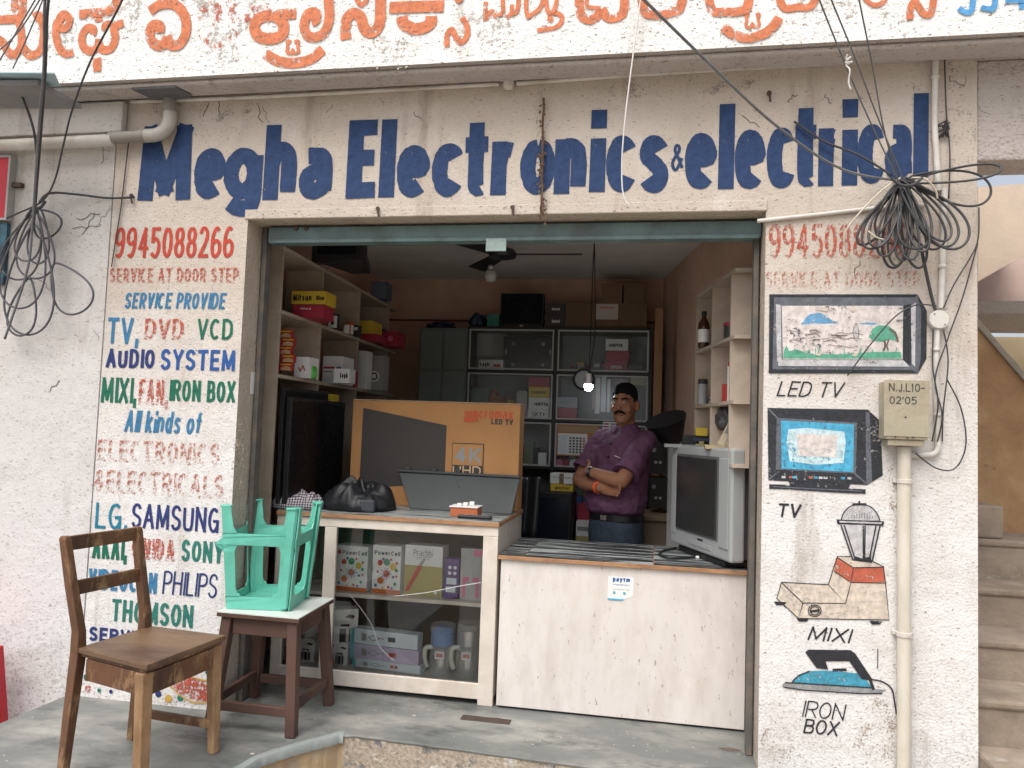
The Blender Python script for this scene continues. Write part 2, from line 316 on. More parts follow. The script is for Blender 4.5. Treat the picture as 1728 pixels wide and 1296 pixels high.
def brush(mb, s, O, U, V, hw, shear=0., rnd=0., lift=.00025, only=None):
    """string s filling the box O + U (width) + V (height); hw = half stroke width in metres; slight hand wobble"""
    O, U, V = Vector(O), Vector(U), Vector(V); W, Hh = U.length, V.length; eu, ev = U/W, V/Hh; nn = eu.cross(ev)
    gap = 2*hw/Hh*1.0+.13; ws = [(.3 if c == ' ' else GL[c][0]+2*hw/Hh) for c in s]; tot = sum(ws)+gap*.55*(len(s)-1)
    ys = [p[1] for c in s if c != ' ' and c != ',' for st in GL[c][1] for p in st[1]]; y0, y1 = min(ys), max(ys)
    kx = W/(tot*Hh); x = 0.; k = 0
    for ci, (c, w) in enumerate(zip(s, ws)):
        cw = w*kx*Hh; cx = x*kx*Hh; x += w+gap*.55
        if c == ' ' or (only is not None and ci != only): continue
        iw = max(cw-2*hw, .0005)
        for typ, pts in GL[c][1]:
            q = []
            for a, b in pts:
                yy = hw+(b-y0)/(y1-y0)*(Hh-2*hw) if y1 > y0 else Hh*b
                xx = cx+hw+a*iw+shear*yy
                if rnd: xx += rnd*noise.noise((xx*40, yy*40, ci)); yy += rnd*noise.noise((yy*40, xx*40, ci+9))
                q.append((xx, yy))
            if typ == 's':
                P3 = smooth_path([(a, b, 0) for a, b in q], 4)
            else:
                (a0, b0), (a1, b1) = q[0], q[-1]; d = Vector((a1-a0, b1-b0, 0)); d = d.normalized() if d.length > 1e-7 else Vector((0, 1, 0)); e = hw*.92
                P3 = [Vector((a0, b0, 0))-d*e, Vector((a1, b1, 0))+d*e]
            n = len(P3); A, B = [], []
            for i in range(n):
                t = P3[min(i+1, n-1)]-P3[max(i-1, 0)]; t = t.normalized() if t.length > 1e-9 else Vector((0, 1, 0)); h = hw*(1+(.10*noise.noise((P3[i].x*60, P3[i].y*60, ci)) if rnd else 0))
                nv = Vector((-t.y, t.x, 0))
                for lst, sg in ((A, 1), (B, -1)):
                    p = P3[i]+nv*(h*sg); lst.append(O+eu*p.x+ev*p.y+nn*(lift*(k % 5)+lift*.9*i/n))
            mb.add(A+B, [(i, i+n, i+1+n, i+1) for i in range(n-1)]); k += 1
def letters(s, box, Y, hw_px, parent, m, shear=0., rnd=.0012, name='painted_letter'):
    x0, x1, z0, z1 = rect(*box, Y); hw = hw_px*(x1-x0)/(box[2]-box[0]); sh = shear*(z1-z0)
    for i, c in enumerate(s):
        if c == ' ': continue
        mb = MB(); brush(mb, s, (x0, Y, z0), (x1-x0-sh, 0, 0), (0, 0, z1-z0), hw, shear, rnd, only=i); mb.build(name, m, parent, recalc=False)
def print_on(mb, s, O, U, V, hw, shear=0.): brush(mb, s, O, U, V, hw, shear, 0., .00012)
# ================================================================== the setting
def struct(o, label=None):
    o['kind'] = 'structure'
    if label: o['label'] = label
    return o
M_street = mat('street_earth', (.38, .335, .28), .95, .3, 1.5, .02, 18, col2=(.46, .42, .36), c2scale=.8, world=True)
M_floor = mat('polished_cement', (.175, .185, .175), .5, .3, 2.2, .0015, 30, col2=(.34, .33, .30), c2scale=2.6, c2amt=(.46, .66), c3=(.085, .092, .088), c3scale=3.5, c3amt=(.52, .68), stretch=(.7, 1.3, 1), world=True)
M_rubble = mat('broken_concrete', (.40, .34, .27), .95, .5, 60, .008, 60, col2=(.62, .60, .57), c2scale=6, c2amt=(.52, .60), c3=(.17, .17, .17), c3scale=9, c3amt=(.55, .62), world=True)
M_lip = mat('worn_step_edge', (.44, .32, .19), .9, .25, 5, .004, 40, col2=(.40, .33, .25), c2scale=6, world=True)
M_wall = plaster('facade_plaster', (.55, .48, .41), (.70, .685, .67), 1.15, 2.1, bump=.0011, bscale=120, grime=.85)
M_wallL = plaster('neighbour_limewash', (.56, .53, .50), (.65, .635, .63), .4, 2.3, bump=.0009, bscale=110, grime=.6)
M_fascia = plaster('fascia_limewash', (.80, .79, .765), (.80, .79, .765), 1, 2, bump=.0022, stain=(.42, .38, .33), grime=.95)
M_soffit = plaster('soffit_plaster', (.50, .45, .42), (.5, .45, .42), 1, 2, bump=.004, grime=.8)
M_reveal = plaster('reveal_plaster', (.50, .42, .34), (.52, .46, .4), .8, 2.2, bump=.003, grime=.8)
M_in = mat('interior_salmon_wall', (.62, .41, .30), .85, .2, 2, .003, 40, col2=(.52, .34, .25), c2scale=1.4, world=True)
M_ceil = mat('interior_ceiling', (.68, .65, .61), .9, .2, 2, .003, 30, world=True)

# street, one sheet to the horizon
mb = MB(); mb.add([(-400, -400, -.32), (400, -400, -.32), (400, 400, -.32), (-400, 400, -.32)], [(0, 1, 2, 3)])
struct(mb.build('street', M_street))

# raised cement platform with its rounded cut-out
EDGE = [(-1.60, -2.2), (-1.61, -.9), (-1.60, -.52), (-1.56, -.40), (-1.48, -.27), (-1.40, -.17), (-1.31, -.10), (-.9, -.115), (-.39, -.14), (.1, -.15), (.5, -.16), (1.36, -.16)]
EDGE = [(p.x+.016*noise.noise(p*8)+.007*noise.noise(p*27), p.y+.016*noise.noise(p*8+Vector((5, 0, 0)))+.008*noise.noise(p*31)) for p in smooth_path([(x, y, 0) for x, y in EDGE], 9)]
poly = [(-2.86, .0), (-2.875, -.4), (-2.9, -2.2)] + EDGE + [(1.36, -.02), (1.36, 3.2), (-2.86, 3.2)]
mb = MB(); mb.prism([(x, y, -.014) for x, y in poly], (0, 0, .014)); flo = struct(mb.build('platform_floor', M_floor, bevel=.005, seg=2))
poly2 = [(-2.85, .0), (-2.865, -.4), (-2.89, -2.19)] + [(x-.002+.010*noise.noise((x*11, y*11, 3)), y+.004+.010*noise.noise((x*12, y*12, 8))) for x, y in EDGE] + [(1.35, 3.2), (-2.85, 3.2)]
mb = MB(); mb.prism([(x, y, -.34) for x, y in poly2], (0, 0, .3255)); pb = struct(mb.build('platform_base', [M_rubble, M_lip]))
for p in pb.data.polygons:
    if (pb.matrix_world @ p.center).x+pb.location.x < -1.335 and abs(p.normal.z) < .5: p.material_index = 1
# pale rounded lip of the cut-out
mb = MB(); es = [Vector((x, y, 0)) for x, y in EDGE if x < -1.325 and y > -1.6]; rings = []
for i, p in enumerate(es):
    t = (es[min(i+1, len(es)-1)]-es[max(i-1, 0)]).normalized(); nr = Vector((t.y, -t.x, 0)); rings.append([p+nr*.010+Vector((0, 0, -.034)), p+nr*.012+Vector((0, 0, -.012)), p+nr*.004+Vector((0, 0, .002)), p-nr*.03+Vector((0, 0, .003)), p-nr*.03+Vector((0, 0, -.03))])
mb.loft(rings); struct(mb.build('platform_lip', mat('lip_cement', (.27, .30, .29), .6, .2, 5, .001, 50, world=True), smooth=True, angle=40))
# scar in the cement
mb = MB(); c = PZ(820, 1215)
mb.loft([[Vector((c.x-.12+.24*i/7, c.y+dy+.006*noise.noise((i*1.3, dy*40, 2)), .0015+(.004 if 0 < k < 3 else 0))) for k, dy in enumerate((-.03, -.024, .024, .03))] for i in range(8)])
struct(mb.build('cement_scar', mat('scar', (.07, .05, .04), .95, .4, 30, .004, 80)))
mb = MB(); c = PZ(1232, 1265)
mb.sheet(lambda u, v: Vector((c.x-.05+.1*u, c.y+(v-.5)*.04*(1-abs(u-.5)*1.6)+.004*noise.noise((u*7, v*4, 2)), .0015)), 9, 5)
struct(mb.build('cement_scar', mat('scar_brown', (.14, .1, .075), .95, .4, 30, .003, 80)))
# grit and paint flakes lying on the cement
mb = MB(); random.seed(17)
for i in range(150):
    x, y = random.uniform(-2.8, .45), random.uniform(-.9, .4)
    if x > -1.3: y = random.uniform(-.06, .38)
    elif x > -1.62: y = random.uniform(-.1, .38)
    r_ = random.uniform(.002, .006)*(2 if random.random() < .06 else 1); a_ = random.random()*6
    mb.add([(x+r_*math.cos(a_+k*1.57)*random.uniform(.6, 1.2), y+r_*math.sin(a_+k*1.57), .0006+.002*random.random()) for k in range(4)], [(0, 1, 2, 3)])
o = mb.build('floor_grit', mat('grit', (.55, .5, .44), .9, .5, 90)); tag(o, 'scattered pale grit and paint flakes on the cement floor', 'grit', kind='stuff')
# lower floor in front of the neighbour, landing in front of the stair
mb = MB(); mb.box(-6, -2.92, -2.5, .0, -.33, -.22); struct(mb.build('neighbour_floor', M_floor))

# ================================================================== the shop building
bld = thing('shop_building', 'cream plastered shopfront with blue painted sign, two lettered pillars and a dark open shop', 'building', (-.7, .1, 0))
XL, XR = -2.79, 1.333           # outer pillar edges
OL, OR_, OT = -2.02, .475, 2.413  # opening
WT = .225
mb = MB()
# front wall as one profile with the opening cut out, real thickness
front = [(XL, -.3), (OL, -.3), (OL, OT), (OR_, OT), (OR_, -.3), (XR, -.3), (XR, 3.06), (XL, 3.06)]
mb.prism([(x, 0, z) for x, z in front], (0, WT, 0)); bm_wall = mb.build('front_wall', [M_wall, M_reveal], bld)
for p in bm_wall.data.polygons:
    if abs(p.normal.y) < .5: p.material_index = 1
# plaster band under the lintel, slightly proud
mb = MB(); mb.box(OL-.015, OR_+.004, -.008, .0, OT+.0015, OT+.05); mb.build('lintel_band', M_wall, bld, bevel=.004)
# projecting fascia slab
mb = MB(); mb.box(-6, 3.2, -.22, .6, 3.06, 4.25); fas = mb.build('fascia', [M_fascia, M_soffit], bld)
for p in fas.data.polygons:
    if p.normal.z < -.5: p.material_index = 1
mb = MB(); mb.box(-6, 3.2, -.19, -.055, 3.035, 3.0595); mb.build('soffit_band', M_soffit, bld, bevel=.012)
mb = MB(); mb.box(XR+.002, 3.2, .012, .22, 2.62, 3.059); mb.build('stair_beam', M_soffit, bld, bevel=.01)
# neighbour's wall carried on to the left
nb = thing('neighbouring_wall', 'whitewashed plaster wall with dirt splashes left of the lettered pillar', 'wall', (-3.5, .1, -.3))
mb = MB(); mb.box(-6, XL-.003, -.006, .22, -.32, 3.0595); mb.build('wall', M_wallL, nb)
mb = MB(); a = PY(218, 180); mb.box(-6, a.x, -.05, -.0065, PY(120, 232).z, PY(120, 181).z); mb.build('ledge', M_wallL, nb, bevel=.008)
mb = MB(); mb.tube([PY(-300, 262, -.06), PY(-30, 247, -.06), PY(190, 236, -.06)], .030, 14); mb.build('ledge_pipe', mat('pvc_white', (.66, .63, .58), .5, .2, 4, .001, 60, col2=(.5, .45, .38), c2scale=3), nb, smooth=True)

# interior shell: skewed room
RX = lambda y: .64-.19*y       # right wall x at depth y
LX = lambda y: -2.25-.06*y
YB, ZC = 3.02, 2.72
def shell(name, pts, off, m): mb = MB(); mb.prism(pts, off); return mb.build(name, m, bld)
shell('back_wall', [(LX(YB)-.3, YB, 0), (RX(YB)+.9, YB, 0), (RX(YB)+.9, YB, ZC), (LX(YB)-.3, YB, ZC)], (0, .2, 0), M_in)
shell('right_wall', [(RX(.228), .228, 0), (RX(YB)-.001, YB-.001, 0), (RX(YB)-.001, YB-.001, ZC), (RX(.228), .228, ZC)], (.15, 0, 0), M_in)
shell('left_wall', [(LX(.228), .228, 0), (LX(YB), YB-.001, 0), (LX(YB), YB-.001, ZC), (LX(.228), .228, ZC)], (-.15, 0, 0), M_in)
shell('ceiling', [(-2.7, .2265, ZC), (1.3, .2265, ZC), (1.3, 3.25, ZC), (-2.7, 3.25, ZC)], (0, 0, .18), M_ceil)
mb = MB(); mb.box(-2.66, .75, WT+.001, .30, 2.42, 2.719); mb.build('lintel_back', M_ceil, bld)
mb = MB(); mb.box(LX(YB), RX(YB)-.02, YB-.012, YB-.0005, 2.345, 2.36); mb.build('wall_line', mat('maroon_line', (.16, .05, .035), .8), bld)
# rolled shutter: blue-green bottom rail hanging below the lintel, guide channels
M_sh = mat('shutter_paint', (.13, .20, .20), .5, .3, 5, .001, 50, col2=(.09, .12, .12), c2scale=4, c3=(.2, .1, .06), c3scale=14, c3amt=(.68, .74))
sh = thing('rolling_shutter', 'blue-green steel rolling shutter rolled up under the lintel', 'shutter', (-.75, .13, 2.3))
mb = MB(); mb.box(-1.96, .47, .10, .155, 2.325, 2.40); mb.build('bottom_rail', M_sh, sh, bevel=.004)
mb = MB(); mb.box(-1.95, .46, .088, .099, 2.315, 2.335); mb.build('rail_lip', M_sh, sh, bevel=.003)
mb = MB(); mb.tube([(-1.97, .17, 2.37), (.47, .17, 2.37)], .05, 16); mb.build('roll', M_sh, sh, smooth=True, angle=40)
for xx in (PY(838, 405, .09).x,):
    mb = MB(); mb.box(xx-.05, xx+.05, .078, .0875, 2.262, 2.325); mb.build('lock_plate', mat('lock_plate', (.33, .42, .40), .5, .3, 20, col2=(.25, .1, .05), c2scale=12, c2amt=(.55, .6)), sh, bevel=.003)
for q in (500, 517): mb = MB(); mb.lathe(PY(q, 385, .0995), [(.012, -.006), (.014, .0), (.006, .012)], 12, (0, -1, 0)); mb.build('rivet', mat('dark_rust', (.11, .075, .06), .7, .4, 30, metal=.4), sh, smooth=True)
for xx in (-2.0, .455):
    mb = MB(); mb.box(xx-.012, xx+.012, .14, .20, 0.002, 2.41); mb.build('guide_channel', mat('guide_steel', (.12, .115, .105), .7, .3, 12, .001, 60, col2=(.18, .14, .11), c2scale=9), sh, bevel=.003)

# ---------------------------------------------------------------- painted lettering
def paint(name, col, wear=.42, sc=55): return mat('paint_'+name, col, .7, .42, 26, .0025, 70, wear=(wear, sc), spec=.3)
P_navy = paint('navy', (.026, .056, .145), .60); P_red = paint('red', (.50, .065, .04), .60); P_redw = paint('red_worn', (.50, .10, .06), .755, 70)
P_redx = paint('red_ghost', (.52, .17, .11), .79, 75); P_blue = paint('blue', (.05, .20, .37), .62); P_green = paint('green', (.015, .15, .09), .62)
P_ink = paint('indigo', (.03, .045, .17), .62); P_blk = paint('black', (.03, .03, .035), .62); P_or = paint('orange', (.62, .20, .095), .67, 40); P_orw = paint('orange_worn', (.52, .13, .075), .80, 40)
P_teal = paint('teal', (.03, .19, .15), .62); P_sky = paint('skyblue', (.10, .32, .60), .45, 40)
YT = -.0025
big = [('M', 236, 211, 325, 339), ('e', 328, 249, 380, 336), ('g', 376, 249, 442, 365), ('h', 446, 209, 501, 338), ('a', 506, 249, 561, 336), ('E', 586, 202, 636, 335), ('l', 641, 200, 668, 334),
       ('e', 670, 244, 724, 333), ('c', 729, 241, 781, 332), ('t', 784, 194, 825, 330), ('r', 829, 237, 877, 330), ('o', 878, 234, 937, 328), ('n', 936, 233, 989, 328), ('i', 996, 184, 1020, 325), ('c', 1023, 228, 1073, 324),
       ('s', 1078, 228, 1129, 325), ('&', 1132, 243, 1154, 288), ('e', 1156, 224, 1209, 319), ('l', 1213, 174, 1238, 320), ('e', 1240, 218, 1291, 319), ('c', 1294, 215, 1341, 318), ('t', 1341, 170, 1379, 315), ('r', 1381, 215, 1419, 315),
       ('i', 1421, 166, 1445, 314), ('c', 1447, 210, 1492, 310), ('a', 1494, 210, 1539, 304), ('l', 1541, 156, 1564, 300)]
for ch, x0, y0, x1, y1 in big:
    letters(ch, (x0, y0, x1, y1), YT, 2.6 if ch == '&' else (13.2 if ch in 'liE' else 13), bld, P_navy, 0., .0022, 'sign_letter')
LINES = [('9945088266', 194, 383, 394, 435, P_red, .07, 0), ('SERVICE AT DOOR STEP', 185, 452, 403, 477, P_redw, .05, 0), ('SERVICE PROVIDE', 210, 494, 382, 521, P_blue, .05, .1),
         ('TV,', 181, 536, 235, 580, P_blue, .07, 0), ('DVD', 244, 538, 310, 573, P_redw, .07, 0), ('VCD', 333, 538, 393, 573, P_green, .06, 0), ('AUDIO', 179, 589, 261, 621, P_ink, .07, 0), ('SYSTEM', 271, 590, 397, 625, paint('blue2', (.03, .10, .32), .5), .07, 0),
         ('MIXI,', 171, 637, 231, 680, P_green, .065, 0), ('FAN,', 234, 640, 283, 683, P_redw, .065, 0), ('IRON BOX', 286, 642, 397, 678, P_green, .065, 0), ('All kinds of', 210, 694, 342, 731, P_blue, .06, .1),
         ('ELECTRONICS', 164, 745, 372, 782, P_redx, .07, 0), ('&ELECTRICALS', 158, 797, 378, 836, P_redx, .07, 0), ('LG,', 161, 849, 216, 893, paint('teal2', (.02, .20, .30), .5), .06, 0), ('SAMSUNG', 222, 853, 370, 895, P_ink, .06, 0),
         ('AKAI,', 156, 903, 214, 944, P_green, .07, 0), ('ONIDA', 222, 909, 295, 945, P_redw, .08, 0), ('SONY', 306, 913, 377, 949, P_teal, .07, 0), ('VIDEOCON', 149, 963, 265, 998, P_blue, .07, 0), ('PHILIPS', 274, 966, 368, 1006, P_ink, .04, .05),
         ('THOMSON', 188, 1016, 326, 1054, P_teal, .07, 0), ('SERVICE', 150, 1062, 262, 1086, P_ink, .06, 0),
         ('9945088266', 1298, 377, 1533, 436, P_redw, .08, 0), ('SERVICE AT DOOR STEP', 1292, 458, 1553, 487, P_redx, .055, 0),
         ('LED TV', 1310, 644, 1427, 670, P_blk, .035, .3), ('TV', 1311, 850, 1353, 873, P_blk, .05, .15), ('MIXI', 1362, 1059, 1441, 1083, P_blk, .04, .3), ('IRON', 1353, 1185, 1429, 1213, P_blk, .03, .2), ('BOX', 1355, 1215, 1418, 1240, P_blk, .04, .2)]
for s, x0, y0, x1, y1, m, bo, shr in LINES: letters(s, (x0, y0, x1, y1), YT, bo*38, bld, m, shr)

# Kannada name on the fascia, brush strokes traced in place (4x coordinates per photo strip)
FY = -.2235; kbs = {}; kw = MB(); kbl = MB(); cnt = [0]
def ks(strip, w, pts, target=None, closed=False):
    q = [(strip*432+x/4, (y if y > 0 else -150)/4) for x, y in pts]; cnt[0] += 1
    mx = sum(x for x, y in q)/len(q); kk = sum(mx > b0 for b0 in (82, 128, 228, 400, 508, 568, 655, 808, 960, 1068, 1168, 1400, 1520))
    stroke(target or kbs.setdefault(kk, MB()), q, w/4, FY, 7, -.0004*(cnt[0] % 7), closed)
ks(0, 50, [(112, 62), (98, 30), (130, 0)]); ks(0, 52, [(150, 0), (150, 70), (118, 125), (60, 130), (-60, 138)]); ks(0, 50, [(122, 130), (140, 200), (143, 300), (100, 370), (55, 350), (20, 290), (-30, 250)])
ks(0, 52, [(143, 300), (195, 368), (250, 362), (288, 300), (297, 190), (262, 108), (228, 120)])
ks(0, 48, [(424, 150), (400, 128), (430, 95), (468, 130), (452, 185), (415, 190), (386, 150), (377, 225), (398, 315), (440, 360), (497, 352)])
ks(0, 56, [(536, 98), (640, 88), (740, 72), (785, 20), (800, 0)]); ks(0, 52, [(665, 95), (665, 146)]); ks(0, 50, [(622, 232), (632, 200), (590, 188), (555, 240), (560, 310), (608, 345), (655, 318), (668, 262)])
ks(0, 50, [(664, 285), (692, 335), (750, 325), (778, 255), (770, 185), (832, 155)]); ks(0, 40, [(703, 205), (712, 165), (760, 160)]); ks(0, 54, [(655, 390), (655, 484)])
ks(0, 62, [(1012, 78), (1080, 32), (1180, 32), (1248, 110), (1254, 220), (1210, 300), (1150, 300), (1126, 245)]); ks(0, 62, [(1130, 250), (1095, 308), (1035, 290), (1010, 230), (1030, 172), (1080, 175), (1078, 222)])
ks(0, 56, [(1425, 150), (1470, 110), (1462, 50), (1420, 25), (1365, 90), (1352, 190), (1400, 275), (1480, 292), (1560, 250), (1590, 200)], kw); ks(0, 44, [(1520, 0), (1570, 40), (1560, 100), (1600, 140)], kw); ks(0, 60, [(1650, 125), (1728, 120)], kw)
ks(1, 72, [(5, 140), (60, 110), (140, 112), (185, 170), (175, 235), (100, 262), (20, 245), (-10, 190)], None, True); ks(1, 66, [(120, 100), (272, 92)]); ks(1, 40, [(-30, 60), (60, 60), (100, 100)], kw)
ks(1, 62, [(375, 150), (408, 130), (400, 85), (350, 95), (325, 170), (345, 235), (400, 252), (465, 215), (495, 120), (492, 40), (480, 0)])
ks(1, 66, [(62, 362), (150, 412), (260, 424), (370, 398), (452, 332)]); ks(1, 22, [(238, 282), (212, 278), (214, 310), (210, 350), (240, 358), (248, 335), (256, 358), (286, 350), (282, 312), (284, 278), (258, 284)])
ks(1, 72, [(607, 266), (606, 150), (650, 90), (705, 115), (730, 190), (780, 220), (830, 170), (840, 60), (838, 0)]); ks(1, 34, [(640, 0), (690, 12), (740, 10), (770, 0)])
ks(1, 78, [(985, 110), (1000, 165), (1085, 195), (1170, 165), (1185, 110)]); ks(1, 76, [(900, 52), (1080, 46), (1268, 42)]); ks(1, 34, [(1310, 0), (1370, 8), (1430, 0)])
ks(1, 38, [(1290, 317), (1290, 235), (1322, 200), (1350, 250), (1385, 285), (1422, 245), (1425, 180), (1390, 118)])
ks(1, 30, [(1546, 140), (1548, 60), (1552, 12)]); ks(1, 28, [(1555, 130), (1590, 72), (1612, 108), (1660, 92), (1668, 40), (1650, 0)]); ks(1, 28, [(1690, 118), (1722, 92), (1728, 30)])
ks(2, 30, [(0, 92), (38, 60), (52, 0)]); ks(2, 30, [(98, 0), (100, 90), (150, 88), (205, 20), (215, 0)]); ks(2, 28, [(222, 0), (240, 70), (290, 55), (322, 0)]); ks(2, 32, [(275, 145), (255, 118), (290, 88), (335, 110), (325, 160), (280, 188), (170, 205)])
ks(2, 62, [(455, 0), (458, 70), (505, 130), (565, 118), (600, 65)]); ks(2, 60, [(605, 60), (650, 120), (720, 112), (755, 60), (762, 0)]); ks(2, 26, [(520, 0), (505, 30), (540, 50), (600, 55)])
ks(2, 60, [(865, 0), (890, 65), (975, 102), (1080, 82), (1140, 40), (1165, 0)]); ks(2, 60, [(1320, 0), (1345, 60), (1440, 80), (1540, 76), (1590, 40), (1612, 0)])
ks(2, 66, [(1425, 182), (1500, 235), (1600, 256), (1700, 228), (1760, 180), (1805, 120)]); ks(2, 22, [(1605, 98), (1580, 98), (1586, 130), (1580, 176), (1608, 184), (1622, 160), (1640, 182), (1670, 172), (1662, 130), (1668, 96), (1645, 100)])
ks(3, 54, [(45, 0), (100, 42), (200, 48), (300, 30), (370, 0)]); ks(3, 36, [(590, 0), (680, 18), (780, 10), (840, 0)]); ks(3, 48, [(958, 132), (960, 60), (990, 8), (1020, 50), (1060, 98), (1105, 72), (1128, 0)])
for xx in (0, 150): ks(3, 40, [(1288+xx, 55-xx*.03), (1330+xx, 82-xx*.15), (1376+xx, 60-xx*.1), (1390+xx, 0)], kbl)
ks(3, 34, [(1600, 8), (1760, 6)], kbl); ks(3, 36, [(1712, 0), (1712, 62)], kbl)
for kk, kb in kbs.items(): tag(kb.build('kannada_letter', P_or, bld, recalc=False), 'large faded orange painted Kannada letter')
kw.build('worn_lettering', P_orw, bld, recalc=False)['kind'] = 'stuff'; kbl.build('painted_number', P_sky, bld, recalc=False)

# ---------------------------------------------------------------- painted pictures on the right pillar
def zz8(x, y): return (1280+x/3.6, 480+y/3.6)
def zz6(x, y): return (1240+x/2.613, 800+y/2.613)
pic = {}
def layer(m, kind, pts, w=0, lift=0, Z=zz8, closed=False, smooth=True):
    mb = pic.setdefault((m, lift), MB()); q = [Z(*p) for p in pts]
    if kind == 'b': blot(mb, q, YT, -.0005*lift)
    else: stroke(mb, q, w, YT, 5, -.0005*lift, closed, smooth)
pk = paint('tv_black', (.035, .038, .045), .655, 60); pg = paint('tv_grey', (.13, .14, .16), .655, 60); pl = paint('tv_light', (.52, .51, .52), .655, 60); ps = paint('tv_screen', (.66, .60, .57), .655, 50)
pgr = paint('meadow', (.12, .38, .26), .64, 45); pbl = paint('hill_blue', (.14, .34, .55), .655, 45); pbr = paint('scribble', (.16, .12, .1), .66, 60); pw = paint('screen_pale', (.52, .68, .72), .655, 50); pcy = paint('screen_cyan', (.08, .38, .58), .655, 50)
pred = paint('mixer_red', (.48, .12, .07), .655, 50); pcream = paint('mixer_cream', (.62, .54, .45), .655, 50); pir = paint('iron_blue', (.06, .30, .42), .655, 50); pgy = paint('iron_grey', (.28, .29, .29), .655, 50)
layer(pg, 'b', [(66, 60), (965, 60), (1022, 160), (1020, 450), (968, 540), (62, 540)], lift=0); layer(pk, 'b', [(66, 60), (965, 60), (950, 78), (95, 78), (85, 515), (62, 540)], lift=1); layer(pk, 'b', [(62, 540), (85, 515), (930, 520), (968, 540)], lift=2)
layer(pk, 'b', [(965, 60), (1022, 160), (1020, 450), (968, 540), (985, 450), (988, 160)], lift=2); layer(pl, 'b', [(120, 455), (150, 458), (880, 460), (915, 500), (120, 495)], lift=3); layer(pl, 'b', [(925, 130), (955, 110), (950, 500), (930, 480)], lift=3); layer(pl, 'b', [(105, 120), (135, 125), (140, 460), (112, 470)], lift=4)
layer(pk, 'b', [(878, 130), (925, 120), (925, 490), (876, 456)], lift=4)
layer(ps, 'b', [(140, 130), (878, 130), (874, 456), (148, 456)], lift=5); layer(pbl, 'b', [(255, 245), (285, 205), (315, 180), (370, 172), (410, 190), (440, 215), (485, 235), (400, 240), (330, 236)], lift=6); layer(pbl, 'b', [(600, 240), (660, 230), (720, 236), (700, 246)], lift=6)
layer(pgr, 'b', [(150, 450), (152, 405), (170, 370), (185, 405), (230, 395), (300, 420), (500, 425), (690, 410), (866, 410), (866, 452)], lift=6)
layer(pgr, 'b', [(668, 320), (690, 270), (730, 248), (790, 252), (835, 290), (848, 345), (800, 335), (750, 350), (700, 345)], lift=7); layer(pbr, 's', [(758, 405), (768, 370), (762, 340)], 3.5, 8); layer(pbr, 's', [(785, 402), (778, 370), (790, 335)], 2.5, 8); layer(pbr, 's', [(790, 270), (830, 300), (845, 350)], 4, 8)
random.seed(3)
for i in range(26):
    x = random.uniform(180, 600); y = 330+random.uniform(-45, 40)+(x-380)*.06; layer(pbr, 's', [(x, y), (x+random.uniform(15, 45), y+random.uniform(-14, 10)), (x+random.uniform(45, 85), y+random.uniform(-6, 14))], .9, 9+i % 3)
for i in range(16):
    x = random.uniform(155, 860); layer(pgr, 's', [(x, 440), (x+random.uniform(-10, 15), random.uniform(375, 405))], 1.3, 9)
layer(pbr, 's', [(580, 330), (572, 285), (590, 235), (606, 280), (604, 330)], .9, 9); layer(pl, 'b', [(575, 325), (574, 285), (590, 240), (603, 282), (602, 325)], lift=8)
for q in ([(350, 155), (400, 140), (450, 155), (400, 165)], [(545, 150), (572, 135), (600, 150), (575, 170)], [(330, 425), (385, 418), (370, 436)], [(565, 430), (585, 415), (607, 428), (585, 440)]): layer(pcream, 'b', q, lift=10)
# television
layer(pk, 'b', [(55, 750), (665, 760), (740, 830), (755, 1160), (660, 1218), (60, 1190)], lift=0); layer(pg, 'b', [(650, 775), (675, 775), (690, 1200), (655, 1215)], lift=1); layer(pg, 'b', [(110, 810), (600, 840), (590, 1150), (105, 1125)], lift=1)
layer(pcy, 'b', [(135, 826), (580, 850), (575, 1140), (140, 1118)], lift=2); layer(pw, 'b', [(180, 880), (300, 872), (520, 895), (530, 960), (515, 1085), (350, 1095), (190, 1075), (170, 960)], lift=3); layer(ps, 'b', [(230, 905), (480, 915), (470, 1050), (240, 1040)], lift=4)
layer(pg, 's', [(60, 755), (125, 822)], 3, 2); layer(pg, 's', [(62, 1185), (125, 1135)], 3, 2); layer(pg, 's', [(655, 1210), (585, 1150)], 3, 2)
for x, mm in ((140, pl), (185, pred), (205, pcy), (305, pred), (335, pcy), (365, pl), (395, pl), (500, pcy), (540, pl)): layer(mm, 'b', [(x, 1160+x*.018), (x+24, 1161+x*.018), (x+24, 1175+x*.018), (x, 1174+x*.018)], lift=3)
layer(pk, 's', [(65, 1228), (200, 1232), (430, 1248), (650, 1258)], 8, 1); layer(pk, 'b', [(180, 1190), (560, 1210), (540, 1250), (200, 1235)], lift=2); layer(pg, 's', [(90, 1228), (300, 1240), (630, 1255)], 2, 3)
